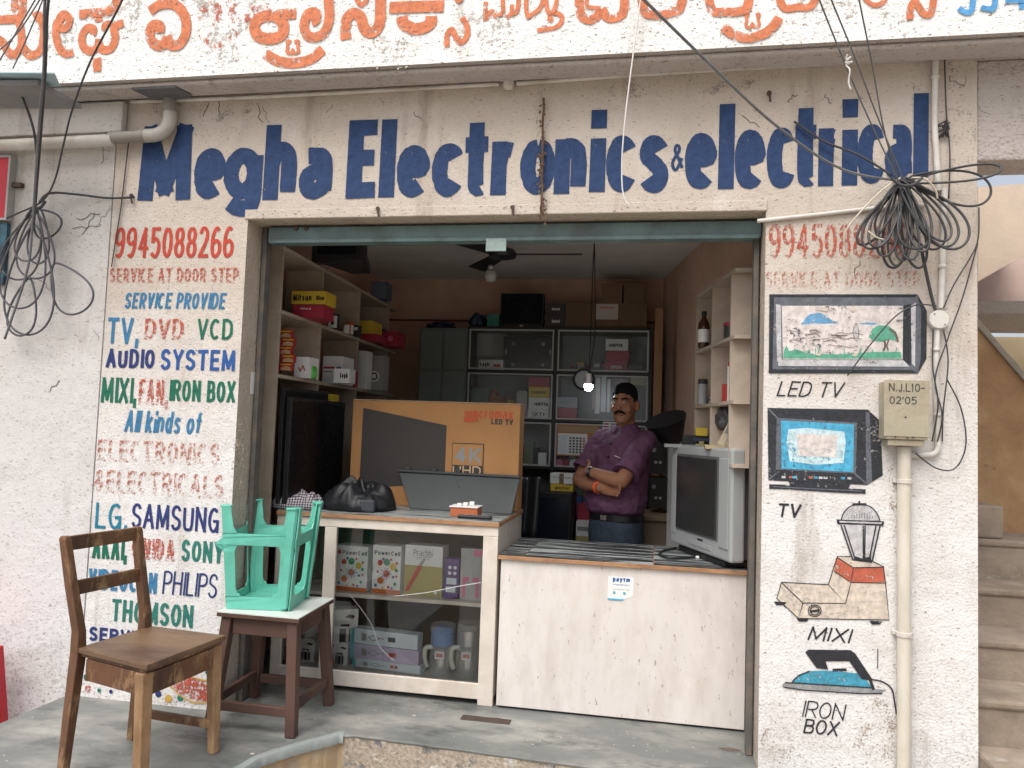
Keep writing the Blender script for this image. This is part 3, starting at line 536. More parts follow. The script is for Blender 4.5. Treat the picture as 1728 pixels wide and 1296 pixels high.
# mixer grinder
z6 = lambda k, m, pts, w=2.0, lift=0, closed=False, smooth=False: layer(m, k, pts, w, lift, zz6, closed, smooth)
z6('b', pcream, [(205, 477), (412, 487), (452, 362), (515, 362), (600, 380), (655, 408), (664, 480), (680, 643), (285, 636), (185, 548)], lift=0)
z6('b', pred, [(450, 366), (520, 412), (512, 478), (437, 428)], lift=1); z6('b', pred, [(522, 412), (655, 410), (662, 476), (514, 478)], lift=1)
for pts in ([(205, 477), (412, 487), (488, 570), (300, 568), (205, 477)], [(205, 477), (185, 548), (280, 636), (300, 568)], [(280, 636), (680, 643), (664, 480), (655, 408), (600, 380)], [(412, 487), (452, 362), (515, 362)], [(488, 570), (512, 478), (664, 480)], [(522, 412), (655, 410)], [(450, 366), (522, 412), (512, 478), (437, 428)]): z6('s', P_blk, pts, 1.5, 3)
for x, y in ((200, 570), (300, 642), (622, 655)): z6('b', P_blk, [(x-28, y-8), (x+28, y-6), (x+18, y+8), (x-18, y+8)], lift=2)
for r in (28, 20): z6('s', P_blk, [(352+r*math.cos(a*.5236), 602+r*.9*math.sin(a*.5236)) for a in range(12)], 1.6, 4, True, True)
z6('s', P_blk, [(334, 605), (372, 600)], 4, 5)
z6('b', pl, [(468, 222), (640, 222), (605, 385), (520, 380)], lift=1); z6('b', pl, [(470, 205), (490, 165), (530, 138), (575, 138), (615, 165), (638, 205)], lift=1)
z6('s', P_blk, [(468, 205), (480, 170), (510, 142), (550, 133), (600, 145), (630, 180), (640, 208)], 1.8, 3, smooth=True); z6('b', P_blk, [(448, 200), (658, 208), (655, 228), (452, 220)], lift=3); z6('b', pl, [(460, 206), (648, 213), (646, 220), (462, 213)], lift=4)
for a, b_ in (((468, 225), (520, 378)), ((482, 225), (530, 375)), ((640, 228), (605, 385)), ((622, 228), (592, 380)), ((566, 228), (566, 370)), ((574, 228), (572, 370)), ((520, 378), (605, 388))): z6('s', P_blk, [a, b_], 2.4, 3)
z6('b', P_blk, [(525, 360), (560, 372), (600, 362), (602, 384), (525, 380)], lift=4); z6('b', P_blk, [(518, 128), (580, 128), (580, 138), (518, 138)], lift=4); z6('s', P_blk, [(548, 118), (548, 130)], 3, 5)
for i in range(10): z6('s', pg, [(500+i*12, 165+abs(5-i)*5), (505+i*11, 195)], .9, 5)
# iron
z6('b', P_blk, [(310, 785), (325, 774), (510, 776), (530, 790), (610, 910), (560, 905), (505, 825), (400, 825), (412, 862), (360, 855)], lift=2); z6('b', P_blk, [(430, 858), (490, 856), (495, 868), (430, 870)], lift=2)
z6('b', pir, [(252, 916), (275, 890), (320, 870), (400, 866), (560, 880), (602, 940), (420, 930)], lift=0); z6('s', P_blk, [(252, 916), (280, 888), (330, 868)], 2, 3); z6('s', P_blk, [(590, 890), (612, 950)], 5, 3)
z6('b', pgy, [(208, 930), (222, 918), (420, 932), (605, 945), (668, 952), (640, 968), (560, 965), (225, 945)], lift=1); z6('s', P_blk, [(222, 918), (420, 930), (605, 942)], 2, 4); z6('s', P_blk, [(212, 938), (300, 952), (560, 968), (650, 966)], 1.8, 4)
z6('s', P_blk, [(600, 905), (650, 915), (690, 945), (703, 1000), (712, 1060)], 2.6, 5, smooth=True); z6('s', P_blk, [(630, 770), (629, 855)], 1.6, 5)
for (m, lift), mb in pic.items(): mb.build('painted_picture', m, bld, recalc=False)['kind'] = 'stuff'
# damp stains and peeled limewash
def stain(pts, m, Y, par): mb = MB(); q = smooth_path([PY(x, y, Y) for x, y in pts], 5, True); mb.add(q, [list(range(len(q)))]); mb.build('damp_stain', m, par, recalc=False)
S_peel = paint('peeled', (.50, .47, .43), .83, 42); S_brown = paint('damp_brown', (.36, .29, .22), .86, 110); S_soot = paint('soot', (.36, .32, .29), .88, 95)
for pts in ([(325, -20), (440, -20), (450, 30), (400, 60), (405, 105), (365, 125), (330, 90), (345, 40)], [(185, -20), (240, -20), (232, 40), (240, 70), (205, 55)], [(1178, 62), (1235, 55), (1240, 78), (1190, 80)], [(620, 60), (690, 70), (700, 110), (630, 115)], [(780, 30), (850, 20), (860, 75), (800, 90)], [(1290, -10), (1420, -10), (1440, 30), (1330, 40)], [(1480, 20), (1540, 30), (1530, 60), (1490, 50)], [(60, 20), (125, 30), (120, 80), (80, 110)]): stain(pts, S_peel, -.2215, bld)
for pts in ([(1478, 1160), (1512, 1120), (1522, 1180), (1522, 1290), (1470, 1290), (1440, 1250)], [(1290, 1230), (1340, 1250), (1330, 1290), (1288, 1290)], [(390, 760), (405, 700), (412, 800), (398, 840)], [(1500, 800), (1518, 790), (1518, 900), (1506, 960)]): stain(pts, S_brown, -.0012, bld)
for pts in ([(1545, 100), (1570, 96), (1572, 300), (1552, 330), (1540, 200)], [(1598, 110), (1640, 100), (1645, 260), (1610, 300)], [(1470, 350), (1560, 340), (1565, 440), (1500, 470)], [(905, 160), (925, 160), (928, 350), (910, 360)], [(240, 165), (420, 168), (400, 200), (300, 205)], [(1000, 140), (1300, 120), (1290, 150), (1050, 165)]): stain(pts, S_soot, -.0012, bld)
# dots and ribbon at the foot of the left pillar
for m, l in ((P_redw, [(148, 1163, 6), (327, 1134, 5)]), (P_teal, [(167, 1165, 3), (208, 1158, 5), (304, 1178, 5), (350, 1134, 4), (146, 1143, 5)]), (P_ink, [(187, 1167, 3), (170, 1147, 5), (267, 1171, 5)]), (paint('ochre', (.6, .36, .08), .55), [(284, 1179, 6), (193, 1152, 4)])):
    for x, y, r in l: mb = MB(); disc(mb, x, y, r, YT, -.0006); mb.build('painted_dot', m, bld, recalc=False)
mb = MB(); blot(mb, [(262, 1150), (280, 1155), (300, 1140), (320, 1142), (352, 1150), (352, 1183), (330, 1183), (305, 1172), (285, 1158)], YT); mb.build('painted_ribbon', P_redw, bld, recalc=False)
mb = MB(); stroke(mb, [(262, 1157), (285, 1157), (305, 1174), (330, 1186), (352, 1184)], 2.2, YT, 5, -.0006); stroke(mb, [(300, 1138), (320, 1142), (352, 1150)], 2.2, YT, 5, -.0006); mb.build('painted_ribbon_edge', MATS['paint_ochre'], bld, recalc=False)
# ================================================================== pipes, wires and fittings on the facade
M_pvc = MATS['pvc_white']; M_pvcg = mat('pvc_grey', (.30, .275, .25), .55, .3, 6, .001, 60, col2=(.2, .17, .14), c2scale=5)
M_cable = mat('cable_black', (.05, .05, .052), .45, .3, 20); M_cableg = mat('cable_grey', (.16, .165, .17), .5, .3, 14); M_thread = mat('white_cord', (.7, .68, .64), .8, .1)
M_rust = MATS['dark_rust']
cn = thing('electrical_conduit', 'thin white plastic conduit run under the slab and down beside the blue sign', 'conduit', PY(845, 142, -.02))
def tubep(name, pts, r, m, parent, Y=None, k=6, seg=10, smooth=True):
    p = [PY(q[0], q[1], q[2] if len(q) > 2 else Y) for q in pts]; mb = MB(); mb.tube(smooth_path(p, k) if smooth else p, r, seg); return mb.build(name, m, parent, smooth=True, angle=50)
tubep('conduit_run', [(222, 172), (430, 164), (640, 153), (842, 142)], .010, M_pvc, cn, -.018)
tubep('conduit_run', [(872, 141), (1100, 124), (1350, 109), (1578, 95)], .011, M_pvc, cn, -.018)
tubep('conduit_drop', [(1579, 96), (1577, 200), (1580, 260), (1584, 322)], .013, M_pvc, cn, -.018)
tubep('conduit_drop', [(1594, 318), (1592, 400), (1588, 520)], .013, M_pvc, cn, -.018)
tubep('conduit_drop', [(1582, 556), (1579, 640), (1583, 735), (1580, 762), (1562, 768), (1532, 768)], .012, M_pvc, cn, -.018)
tubep('conduit_branch', [(1278, 373), (1380, 362), (1470, 352), (1560, 346)], .009, M_pvc, cn, -.012)
for q in ((1578, 130), (1590, 450), (1579, 590), (1583, 700)):
    c = PY(q[0], q[1], -.018); mb = MB(); mb.lathe(c, [(.016, -.007), (.0175, -.005), (.0175, .005), (.016, .007)], 12); mb.build('saddle_clip', M_pvc, cn, smooth=True, angle=40)
c = PY(1583, 540, -.02); mb = MB(); mb.lathe(c+Vector((0, .018, 0)), [(.036, 0), (.040, .004), (.040, .034), (.037, .038)], 24, (0, -1, 0)); jb = mb.build('junction_box', M_pvc, cn, smooth=True, angle=30)
for dx, dz in ((-.02, .022), (.02, -.022)):
    mb = MB(); mb.lathe(c+Vector((dx, -.0195, dz)), [(.003, 0), (.003, .002), (.001, .003)], 8, (0, -1, 0)); mb.build('screw', M_rust, jb)
lh = thing('lamp_holder', 'small white bulb holder hanging on the conduit above the word Electronics', 'lamp holder', PY(858, 150, -.03))
c = PY(858, 150, -.035); mb = MB(); mb.lathe(c, [(.016, 0), (.024, .004), (.026, .03), (.022, .05), (.03, .055), (.03, .066)], 20); mb.build('socket', M_pvc, lh, smooth=True, angle=35)
mb = MB(); mb.lathe(c+Vector((0, 0, .0665)), [(.034, 0), (.036, .005), (.02, .014)], 20); mb.build('base_plate', MATS['guide_steel'], lh, smooth=True, angle=35)
# meter box
mx0, mx1 = PY(1494, 700, -.10).x, PY(1566, 700, -.10).x; mz0, mz1 = PY(1530, 742, -.10).z, PY(1530, 643, -.10).z
M_box = mat('meter_box_paint', (.40, .36, .265), .5, .25, 9, .0008, 50, col2=(.30, .25, .17), c2scale=5, c3=(.13, .08, .05), c3scale=16, c3amt=(.67, .73))
me_ = thing('meter_box', 'beige steel electricity meter box stencilled with a code on the right pillar', 'meter box', ((mx0+mx1)/2, -.05, mz0))
mb = MB(); mb.box(mx0, mx1, -.10, -.004, mz0, mz1); mb.build('case', M_box, me_, bevel=.004)
mb = MB(); mb.box(mx0-.006, mx1+.005, -.104, -.1002, mz0+.012, mz1+.004); mb.build('cover', M_box, me_, bevel=.0015)
mb = MB(); mb.box(mx0+.012, mx1-.01, -.092, -.01, mz0-.026, mz0-.0005); mb.build('terminal_cover', M_box, me_, bevel=.003)
for q in ((1511, 737), (1531, 739), (1541, 738), (1528, 704)): mb = MB(); mb.lathe(PY(q[0], q[1], -.1045), [(.004, 0), (.004, .0015)], 10, (0, -1, 0)); mb.build('screw', MATS['dark_rust'], me_)
M_sten = mat('stencil_ink', (.06, .055, .045), .7)
for s_, b_ in (('N.J.L10-', (1500, 647, 1561, 661)), ("02'05", (1501, 669, 1547, 682))):
    mb = MB(); x0, x1, z0, z1 = rect(*b_, -.1048); print_on(mb, s_, (x0, -.1048, z0), (x1-x0, 0, 0), (0, 0, z1-z0), .0021); o = mb.build('stencilled_code', M_sten, me_, recalc=False); o['kind'] = 'stuff'
# drain pipe
dp = thing('drain_pipe', 'white plastic pipe running down from the meter box to the ground', 'pipe', PY(1536, 1296, -.035)*1)
x_ = PY(1527, 900, -.035).x
mb = MB(); mb.tube([(x_-.004, -.035, mz0-.03), (x_-.003, -.035, .9), (x_, -.035, .002)], .0265, 18); mb.build('pipe', mat('pvc_cream', (.66, .62, .53), .45, .2, 4, .001, 40, col2=(.5, .44, .34), c2scale=3, stretch=(1, 1, .25)), dp, smooth=True, angle=50)
for y in (812, 1070):
    z = PY(1525, y, -.035).z; mb = MB(); mb.lathe((x_-.002, -.035, z), [(.027, -.009), (.031, -.008), (.031, .008), (.027, .009)], 18); cl = mb.build('clamp', M_pvc, dp, smooth=True, angle=35)
    for sg in (-1, 1): mb = MB(); mb.box(x_-.002+sg*.031-.008, x_-.002+sg*.031+.008, -.02, -.003, z-.008, z+.008); mb.build('clamp_tab', M_pvc, cl, bevel=.002)
# grey waste pipe with its elbow, cement patch
wp = thing('waste_pipe', 'grey plastic pipe elbow dropping from the slab over the letter M', 'pipe', PY(250, 232, -.05))
tubep('pipe', [(186, 233), (215, 231), (246, 229)], .030, M_pvcg, wp, -.055, smooth=False, seg=18)
tubep('elbow', [(246, 229), (262, 228), (278, 221), (286, 207), (287, 190)], .034, mat('pvc_elbow', (.42, .39, .35), .5, .25, 6), wp, -.055, k=5, seg=18)
tubep('riser', [(287, 191), (286, 175), (285, 150)], .030, M_pvcg, wp, -.055, smooth=False, seg=18)
tubep('collar', [(241, 229.2), (247, 229)], .036, M_pvcg, wp, -.055, smooth=False, seg=18)
mb = MB(); a, b_ = PZ(226, 152, 3.033).x, PZ(312, 150, 3.033).x; mb.prism([(a, -.185, 3.026), (b_-.03, -.185, 3.026), (b_, -.10, 3.026), (b_-.02, -.058, 3.026), (a+.04, -.058, 3.026)], (0, 0, .0085)); mb.build('cement_patch', mat('cement_dark', (.13, .13, .135), .9, .3, 8, .003, 40), bld)

def cable(name, label, pts, r, m, group=None, k=8, seg=7, cat='cable'):
    p = smooth_path([PY(q[0], q[1], q[2]) for q in pts], k); mb = MB(); mb.tube(p, r, seg); return tag(mb.build(name, m, None, smooth=True), label, cat, group)
def loop_pts(c, e, w, Yc, Ye, n=22, lean=0.):
    """drop-shaped loop hanging from c to e (photo pixels)"""
    dx, dy = e[0]-c[0], e[1]-c[1]; L_ = math.hypot(dx, dy); ux, uy = dx/L_, dy/L_; out = []
    for i in range(n):
        t = 2*math.pi*i/n; a = (1-math.cos(t))/2; b_ = math.sin(t)*(.35+.65*a)*w/2
        out.append(PY(c[0]+ux*L_*a-uy*b_, c[1]+uy*L_*a+ux*b_, Yc+(Ye-Yc)*a+lean*math.sin(t)))
    return out
random.seed(11)
# right: overhead lines and the hanging coil
cable('overhead_cable', 'thick dark cable slanting down across the sign to the coil', [(960, -130, -2.2), (1085, -2, -1.1), (1200, 110, -.7), (1310, 212, -.4), (1420, 285, -.2), (1525, 306, -.09)], .0055, M_cableg)
for i, (lab, q) in enumerate([('left one of three thin wires dropping to the coil', [(1345, -110, -1.4), (1383, 0, -.9), (1425, 105, -.55), (1466, 200, -.3), (1522, 318, -.09)]), ('middle one of three thin wires dropping to the coil, tied with cord', [(1360, -110, -1.3), (1403, 0, -.85), (1440, 90, -.55), (1478, 190, -.3), (1528, 312, -.08)]), ('right one of three thin wires dropping to the coil', [(1430, -110, -1.3), (1450, 0, -.8), (1472, 110, -.5), (1492, 220, -.25), (1516, 305, -.08)])]):
    cable('overhead_wire', lab, q, .0030, M_cableg, 'thin wires from the street to the coil')
cable('cord_knot', 'frayed white cord knotted round the middle wire', [(1430, 92, -.56), (1428, 100, -.55), (1436, 96, -.57), (1426, 106, -.55), (1438, 104, -.57), (1428, 110, -.55), (1434, 118, -.56), (1432, 140, -.55), (1436, 150, -.55)], .003, M_thread, cat='cord')
cable('loose_twine', 'thin white cord hanging in front of the letter c', [(1086, -40, -.30), (1078, 20, -.28), (1066, 110, -.27), (1056, 190, -.26), (1050, 260, -.25), (1050, 315, -.24), (1056, 340, -.24), (1062, 346, -.24)], .0032, M_thread, cat='cord')
co = thing('cable_coil', 'big tangle of black cable loops hanging over the faded phone number', 'cable coil', PY(1530, 330, -.08))
C0 = (1530, 308)
for i, (ex, ey, w, r) in enumerate([(1450, 412, 34, .0055), (1462, 418, 46, .005), (1475, 416, 40, .0055), (1490, 432, 36, .005), (1506, 452, 44, .0055), (1512, 448, 34, .005), (1522, 440, 30, .005), (1538, 438, 36, .005), (1552, 452, 40, .0055), (1560, 424, 34, .005), (1585, 418, 56, .005), (1608, 412, 60, .0055), (1628, 412, 70, .0055), (1600, 404, 44, .005), (1690, 284, 26, .005), (1672, 326, 60, .005), (1545, 420, 60, .005), (1500, 410, 66, .005)]):
    mb = MB(); mb.tube(smooth_path(loop_pts((C0[0]+random.uniform(-14, 12), C0[1]+random.uniform(-8, 8)), (ex, ey), w*1.3, -.05-random.random()*.05, -.06-.09*random.random(), lean=random.uniform(-.02, .02)), 3, True), r, 7, closed=True); mb.build('cable_loop', M_cable, co, smooth=True)
tubep('tie', [(1505, 300, -.12), (1520, 312, -.13), (1540, 312, -.13), (1556, 300, -.12)], .006, M_cable, co)
for q in ([(1520, 300, -.1), (1490, 320, -.12), (1450, 360, -.12), (1425, 395, -.1), (1428, 420, -.08), (1436, 440, -.06), (1425, 480, -.03)], [(1540, 300, -.1), (1562, 302, -.12), (1578, 320, -.11), (1582, 335, -.1)], [(1465, 390, -.12), (1478, 400, -.12), (1492, 405, -.11)]):
    tubep('pale_wire', q, .004, mat('wire_cream', (.55, .5, .4), .6), co)
cable('feeder_wire', 'dark wire sagging across the letters r i c into the coil', [(1340, 205, -.02), (1390, 238, -.03), (1450, 262, -.05), (1505, 296, -.07)], .005, M_cable)
cable('drop_cable', 'pair of black cables from the coil down to the round junction box', [(1555, 420, -.05), (1562, 455, -.04), (1572, 500, -.03), (1580, 528, -.03)], .007, M_cable)
for i, (lab, q) in enumerate([('outermost thin black wire looping down beside the pillar edge', [(1652, 350, -.02), (1651, 400, -.02), (1640, 430, -.03), (1610, 480, -.03), (1592, 520, -.03)]), ('thin black wire bowing out past the junction box to the meter box', [(1650, 410, -.02), (1625, 500, -.03), (1600, 570, -.04), (1578, 640, -.04), (1590, 700, -.04), (1582, 745, -.03)]),
                              ('black wire hugging the lower conduit on its left', [(1575, 555, -.035), (1574, 620, -.04), (1583, 680, -.04), (1573, 745, -.035)]), ('black wire hugging the lower conduit on its right', [(1592, 556, -.035), (1600, 610, -.04), (1592, 690, -.04), (1590, 745, -.035)]),
                              ('thin wire drooping in a wide arc below the meter box', [(1598, 640, -.04), (1622, 690, -.03), (1630, 750, -.03), (1612, 790, -.03), (1580, 790, -.03), (1545, 765, -.04)]), ('slack wire arched across the corner of the painted LED TV', [(1580, 516, -.03), (1545, 515, -.05), (1510, 535, -.06), (1470, 580, -.05), (1430, 634, -.02)])]):
    cable('thin_wire', lab, q, .0030, M_cable, 'thin wires on the right pillar')
cable('wall_wire', 'thin vertical wire right of the tall conduit with a knotted clump', [(1594, 100, -.01), (1597, 190, -.015), (1603, 260, -.015), (1601, 335, -.015)], .003, M_cable)
mb = MB()
for i in range(9): mb.tube([PY(1592+random.uniform(-14, 8), 205+random.uniform(0, 32), -.012), PY(1597+random.uniform(-5, 6), 212+random.uniform(-10, 16), -.03), PY(1600+random.uniform(-6, 3), 200+random.uniform(0, 34), -.015)], .004, 5)
tag(mb.build('insulation_scrap', M_cable), 'black clump of tape and cobweb on the wire right of the sign', 'tape')
# left: wires and coil
cable('service_cable', 'twin grey service cable dropping past the red board at far left', [(95, -120, -1.0), (76, 0, -.75), (74, 110, -.6), (66, 210, -.4), (60, 300, -.25), (54, 390, -.18), (45, 460, -.14), (8, 572, -.1)], .006, M_cableg)
cable('service_cable', 'thinner dark strand alongside the twin grey cable at far left', [(105, -120, -1.0), (82, 0, -.75), (77, 110, -.6), (71, 200, -.4), (64, 290, -.25), (57, 380, -.2)], .006, M_cable)
cable('overhead_cable', 'dark cable sweeping down over the waste pipe to the left coil', [(250, -120, -1.2), (207, -2, -.8), (152, 105, -.5), (122, 185, -.3), (108, 240, -.2), (92, 305, -.12), (70, 340, -.1), (30, 360, -.06), (2, 372, -.04)], .0046, M_cable)
cable('stay_wire', 'black wire stretched from the left coil to the nail beside the letter M', [(66, 342, -.1), (84, 326, -.09), (130, 328, -.05), (180, 334, -.03), (225, 333, -.012)], .006, M_cable)
cable('wall_wire', 'thin wire running down the edge of the left lettered pillar', [(217, 240, -.02), (210, 300, -.012), (204, 350, -.012), (196, 400, -.012), (188, 450, -.012)], .003, M_cable)
for lab, q in [('upper thin wire crossing the first orange letter', [(70, -5, -.9), (30, 55, -.8), (-10, 92, -.7)]), ('steep thin wire crossing the first orange letter', [(62, -5, -.9), (30, 50, -.8), (-10, 118, -.7)]), ('thin wire ending behind the blue sheet', [(74, -5, -.8), (45, 65, -.7), (22, 115, -.6)])]:
    cable('overhead_wire', lab, q, .003, M_cableg, 'thin wires at the top left corner')
cable('looped_cable', 'short dark cable bowing down from under the blue sheet', [(-20, 158, -.45), (8, 143, -.42), (30, 150, -.38), (48, 190, -.34), (58, 225, -.32), (62, 260, -.28)], .006, M_cable)
cl_ = thing('cable_coil', 'loose coil of grey-black cable hanging on the whitewashed wall at far left', 'cable coil', PY(60, 480, -.08))
for c_, e_, w, r in [((60, 355), (92, 395), 46, .0055), ((58, 355), (28, 520), 70, .005), ((60, 360), (60, 470), 60, .005), ((58, 380), (45, 565), 78, .0055), ((62, 360), (20, 470), 60, .005), ((60, 352), (40, 440), 40, .005), ((92, 445), (140, 525), 62, .0055), ((50, 470), (30, 566), 44, .0055), ((66, 350), (64, 445), 34, .005)]:
    mb = MB(); mb.tube(smooth_path(loop_pts(c_, e_, w*1.45, -.06-.05*random.random(), -.05-.05*random.random(), lean=.015), 3, True), r, 7, closed=True); mb.build('cable_loop', mat('cable_slate', (.09, .09, .1), .5, .3, 14), cl_, smooth=True)
tubep('tie', [(45, 366, -.12), (56, 352, -.13), (68, 350, -.13), (76, 340, -.11)], .008, M_cable, cl_)
# nails and the dried festoon
for px, py, lab in ((226, 332, 'rusty nail holding the black stay wire left of the sign'), (640, 354, 'bent rusty nail under the letter l of Electronics'), (866, 352, 'bent black hook in the lintel under the letter r'), (1297, 160, 'black iron stub above the letter c of electrical')):
    c = PY(px, py, 0); mb = MB(); mb.lathe(c+Vector((0, .004, 0)), [(.005, 0), (.005, .022), (.011, .023), (.010, .028)], 10, (0, -1, 0)); mb.tube([c+Vector((0, -.02, 0)), c+Vector((.002, -.022, -.02)), c+Vector((.006, -.018, -.04))], .005, 6)
    tag(mb.build('wall_nail', M_rust, None, smooth=True, angle=40), lab, 'nail', 'nails in the facade')
fe = thing('dried_festoon', 'withered brown string of leaves hanging over the letter o', 'festoon', PY(912, 300, -.02)); M_dry = mat('dry_leaf', (.14, .085, .05), .9, .4, 30)
mb = MB()
for k in range(3): mb.tube([PY(916+4*noise.noise((i*.6, k, 3))-i*.3+k, 165+i*17, -.014-.01*k) for i in range(13)], .0028, 5)
mb.build('string', M_dry, fe)
mb = MB()
for i in range(46):
    t = random.random(); px, py = 917-5*t+random.uniform(-8, 8)*(1 if t < .15 or t > .8 else .5), 163+215*t; c = PY(px, py, -.018); d = Vector((random.uniform(-1, 1), random.uniform(-.6, .1), random.uniform(-1.5, .4))).normalized()*.022; s_ = Vector((d.z, .3*d.x, -d.x)).normalized()*.006
    mb.add([c, c+d*.5+s_, c+d, c+d*.5-s_], [(0, 1, 2, 3)])
o = mb.build('leaf_scraps', M_dry, fe, solid=.0012); o['kind'] = 'stuff'
# neighbour's red board, blue sheet
rb = thing('red_sign_board', 'edge of a red board in a grey frame at the far left', 'sign', PY(0, 372, -.03))
x1 = PY(17, 320, -.04).x; z0, z1 = PY(8, 372, -.04).z, PY(8, 263, -.04).z
mb = MB(); mb.box(-3.9, x1-.012, -.045, -.03, z0+.012, z1-.012); mb.build('panel', mat('sign_red', (.50, .018, .035), .4, .15, 3), rb)
mb = MB(); mb.box(-3.9, x1, -.052, -.0066, z1-.0115, z1); mb.box(-3.9, x1, -.052, -.0066, z0, z0+.0115); mb.box(x1-.0115, x1, -.0515, -.0066, z0+.0118, z1-.0118); mb.build('frame', mat('frame_grey', (.38, .37, .36), .5, .2), rb)
mb = MB(); a = PY(19, 312, -.03); mb.box(x1+.0005, x1+.055, -.035, -.0066, a.z-.012, a.z+.012); mb.build('bracket', M_rust, rb, bevel=.003)
dk = MB(); z2 = PY(5, 480, -.03).z; dk.box(-3.9, PY(9, 420, -.03).x, -.03, -.0066, z2, z0-.01); tag(dk.build('dark_poster', mat('poster_navy', (.02, .04, .07), .4, .5, 12, col2=(.04, .15, .2), c2scale=9)), 'edge of a dark blue poster below the red board', 'poster')
sp = thing('sheet_awning', 'corner of a pale blue metal awning sheet at the top left', 'awning', PY(20, 130, -.4))
A = PY(92, 124, -.55); mb = MB(); mb.prism([(A.x, -.55, A.z), (A.x-.10, -.40, A.z+.012), (A.x-1.4, -.40, A.z+.10), (A.x-1.4, -.55, A.z+.085)], (0, 0, .005)); mb.build('sheet', mat('sheet_blue', (.38, .52, .56), .45, .2, 4), sp)
mb = MB(); mb.prism([(A.x-.13, -.50, A.z-.024), (A.x-.13, -.225, A.z-.02), (A.x-1.4, -.225, A.z+.04), (A.x-1.4, -.50, A.z+.035)], (0, 0, .024)); mb.build('bracket', mat('bracket_grey', (.22, .22, .22), .6, .2), sp)

# ================================================================== stairs beside the shop
M_st = mat('stair_cement', (.34, .275, .215), .9, .35, 4, .004, 40, col2=(.25, .195, .145), c2scale=3, c3=(.42, .37, .31), c3scale=6, world=True)
M_och = mat('ochre_wall', (.50, .325, .175), .9, .3, 2.5, .004, 30, col2=(.38, .22, .11), c2scale=1.6, c3=(.2, .11, .06), c3scale=8, c3amt=(.66, .74), world=True)
M_peach = mat('peach_wall', (.72, .59, .47), .9, .12, 3, .002, 40, world=True); M_cream = mat('cream_tiles', (.66, .55, .36), .7, .15, 3, world=True)
st = thing('staircase', 'worn brown cement steps climbing beside the right pillar', 'staircase', (1.9, .5, -.3))
sx0, sx1 = XR+.004, 2.6
mb = MB(); mb.box(sx0, sx1, -.75, .099, -.32, .165); mb.build('landing', M_st, st, bevel=.015)
for k, (y, z) in enumerate(((.10, .348), (.43, .52), (.76, .70), (1.09, .905))):
    mb = MB(); mb.box(sx0, sx1, y, (.43, .76, 1.09, 1.55)[k]-.001, -.3, z); mb.box(sx0+.0005, sx1, y-.012, y+.03, z-.035, z+.002); mb.build('step', M_st, st, bevel=.012)
a = PY(1697, 880, 1.12); mb = MB(); mb.box(sx0, a.x, 1.14, 1.5, .9055, 1.085); mb.build('step_block', M_st, st, bevel=.012)
mb = MB(); mb.box(XR-.2, XR-.002, .226, 3.2, -.3, 3.05); mb.build('side_wall', M_wallL, bld)
ow = thing('stair_parapet', 'ochre stair wall with a sloping grey coping seen past the right pillar', 'wall', (2.3, 1.65, -.3))
mb = MB(); mb.prism([(1.338, 1.56, -.3), (3.4, 1.56, -.3), (3.4, 1.56, .25), (1.338, 1.56, 2.86)], (0, .13, 0)); mb.build('wall', M_och, ow)
mb = MB(); mb.prism([(1.338, 1.54, 2.862), (3.4, 1.54, .252), (3.4, 1.54, .31), (1.338, 1.54, 2.92)], (0, .17, 0)); mb.build('coping', mat('coping_grey', (.34, .30, .24), .9, .3, 8, .003, 40, world=True), ow, bevel=.006)
uf = thing('upper_flight', 'peach painted upper stair flight with a pale soffit at the right edge', 'staircase', (2.6, 2.2, 2.3))
mb = MB(); mb.prism([(2.06, 1.9, 2.475), (2.62, 1.9, 2.83), (2.62, 1.9, 3.13), (2.06, 1.9, 3.10)], (0, .1, 0)); mb.build('parapet', M_peach, uf)
mb = MB(); mb.prism([(2.07, 2.001, 2.478), (2.61, 2.001, 2.82), (2.61, 2.001, 2.97), (2.07, 2.001, 2.62)], (0, 1.1, 0)); mb.build('soffit', M_soffit, uf)
mb = MB(); mb.box(1.338, 3.6, 2.3, 3.3, 2.33, 2.42); mb.build('landing_slab', M_soffit, uf, bevel=.006)
mb = MB(); mb.box(1.338, 3.6, 2.9, 3.0, 2.421, 3.0); mb.build('landing_wall', mat('pink_wall', (.55, .42, .36), .9, .2, 3, world=True), uf)
bw = thing('rear_wall', 'bright cream tiled wall behind the stairs', 'wall', (3, 3.45, -.3))
mb = MB(); mb.box(1.338, 6.0, 3.45, 3.6, -.3, 2.32); mb.build('wall', M_cream, bw)
k_ = 0
for z in (.3, .75, 1.2, 1.65, 2.1):
    for x in (1.9, 2.5, 3.1, 3.7):
        mb = MB(); mb.box(x+.004, x+.596, 3.443, 3.4495, z-.22, z+.22); mb.build('tile', M_cream, bw, bevel=.002)

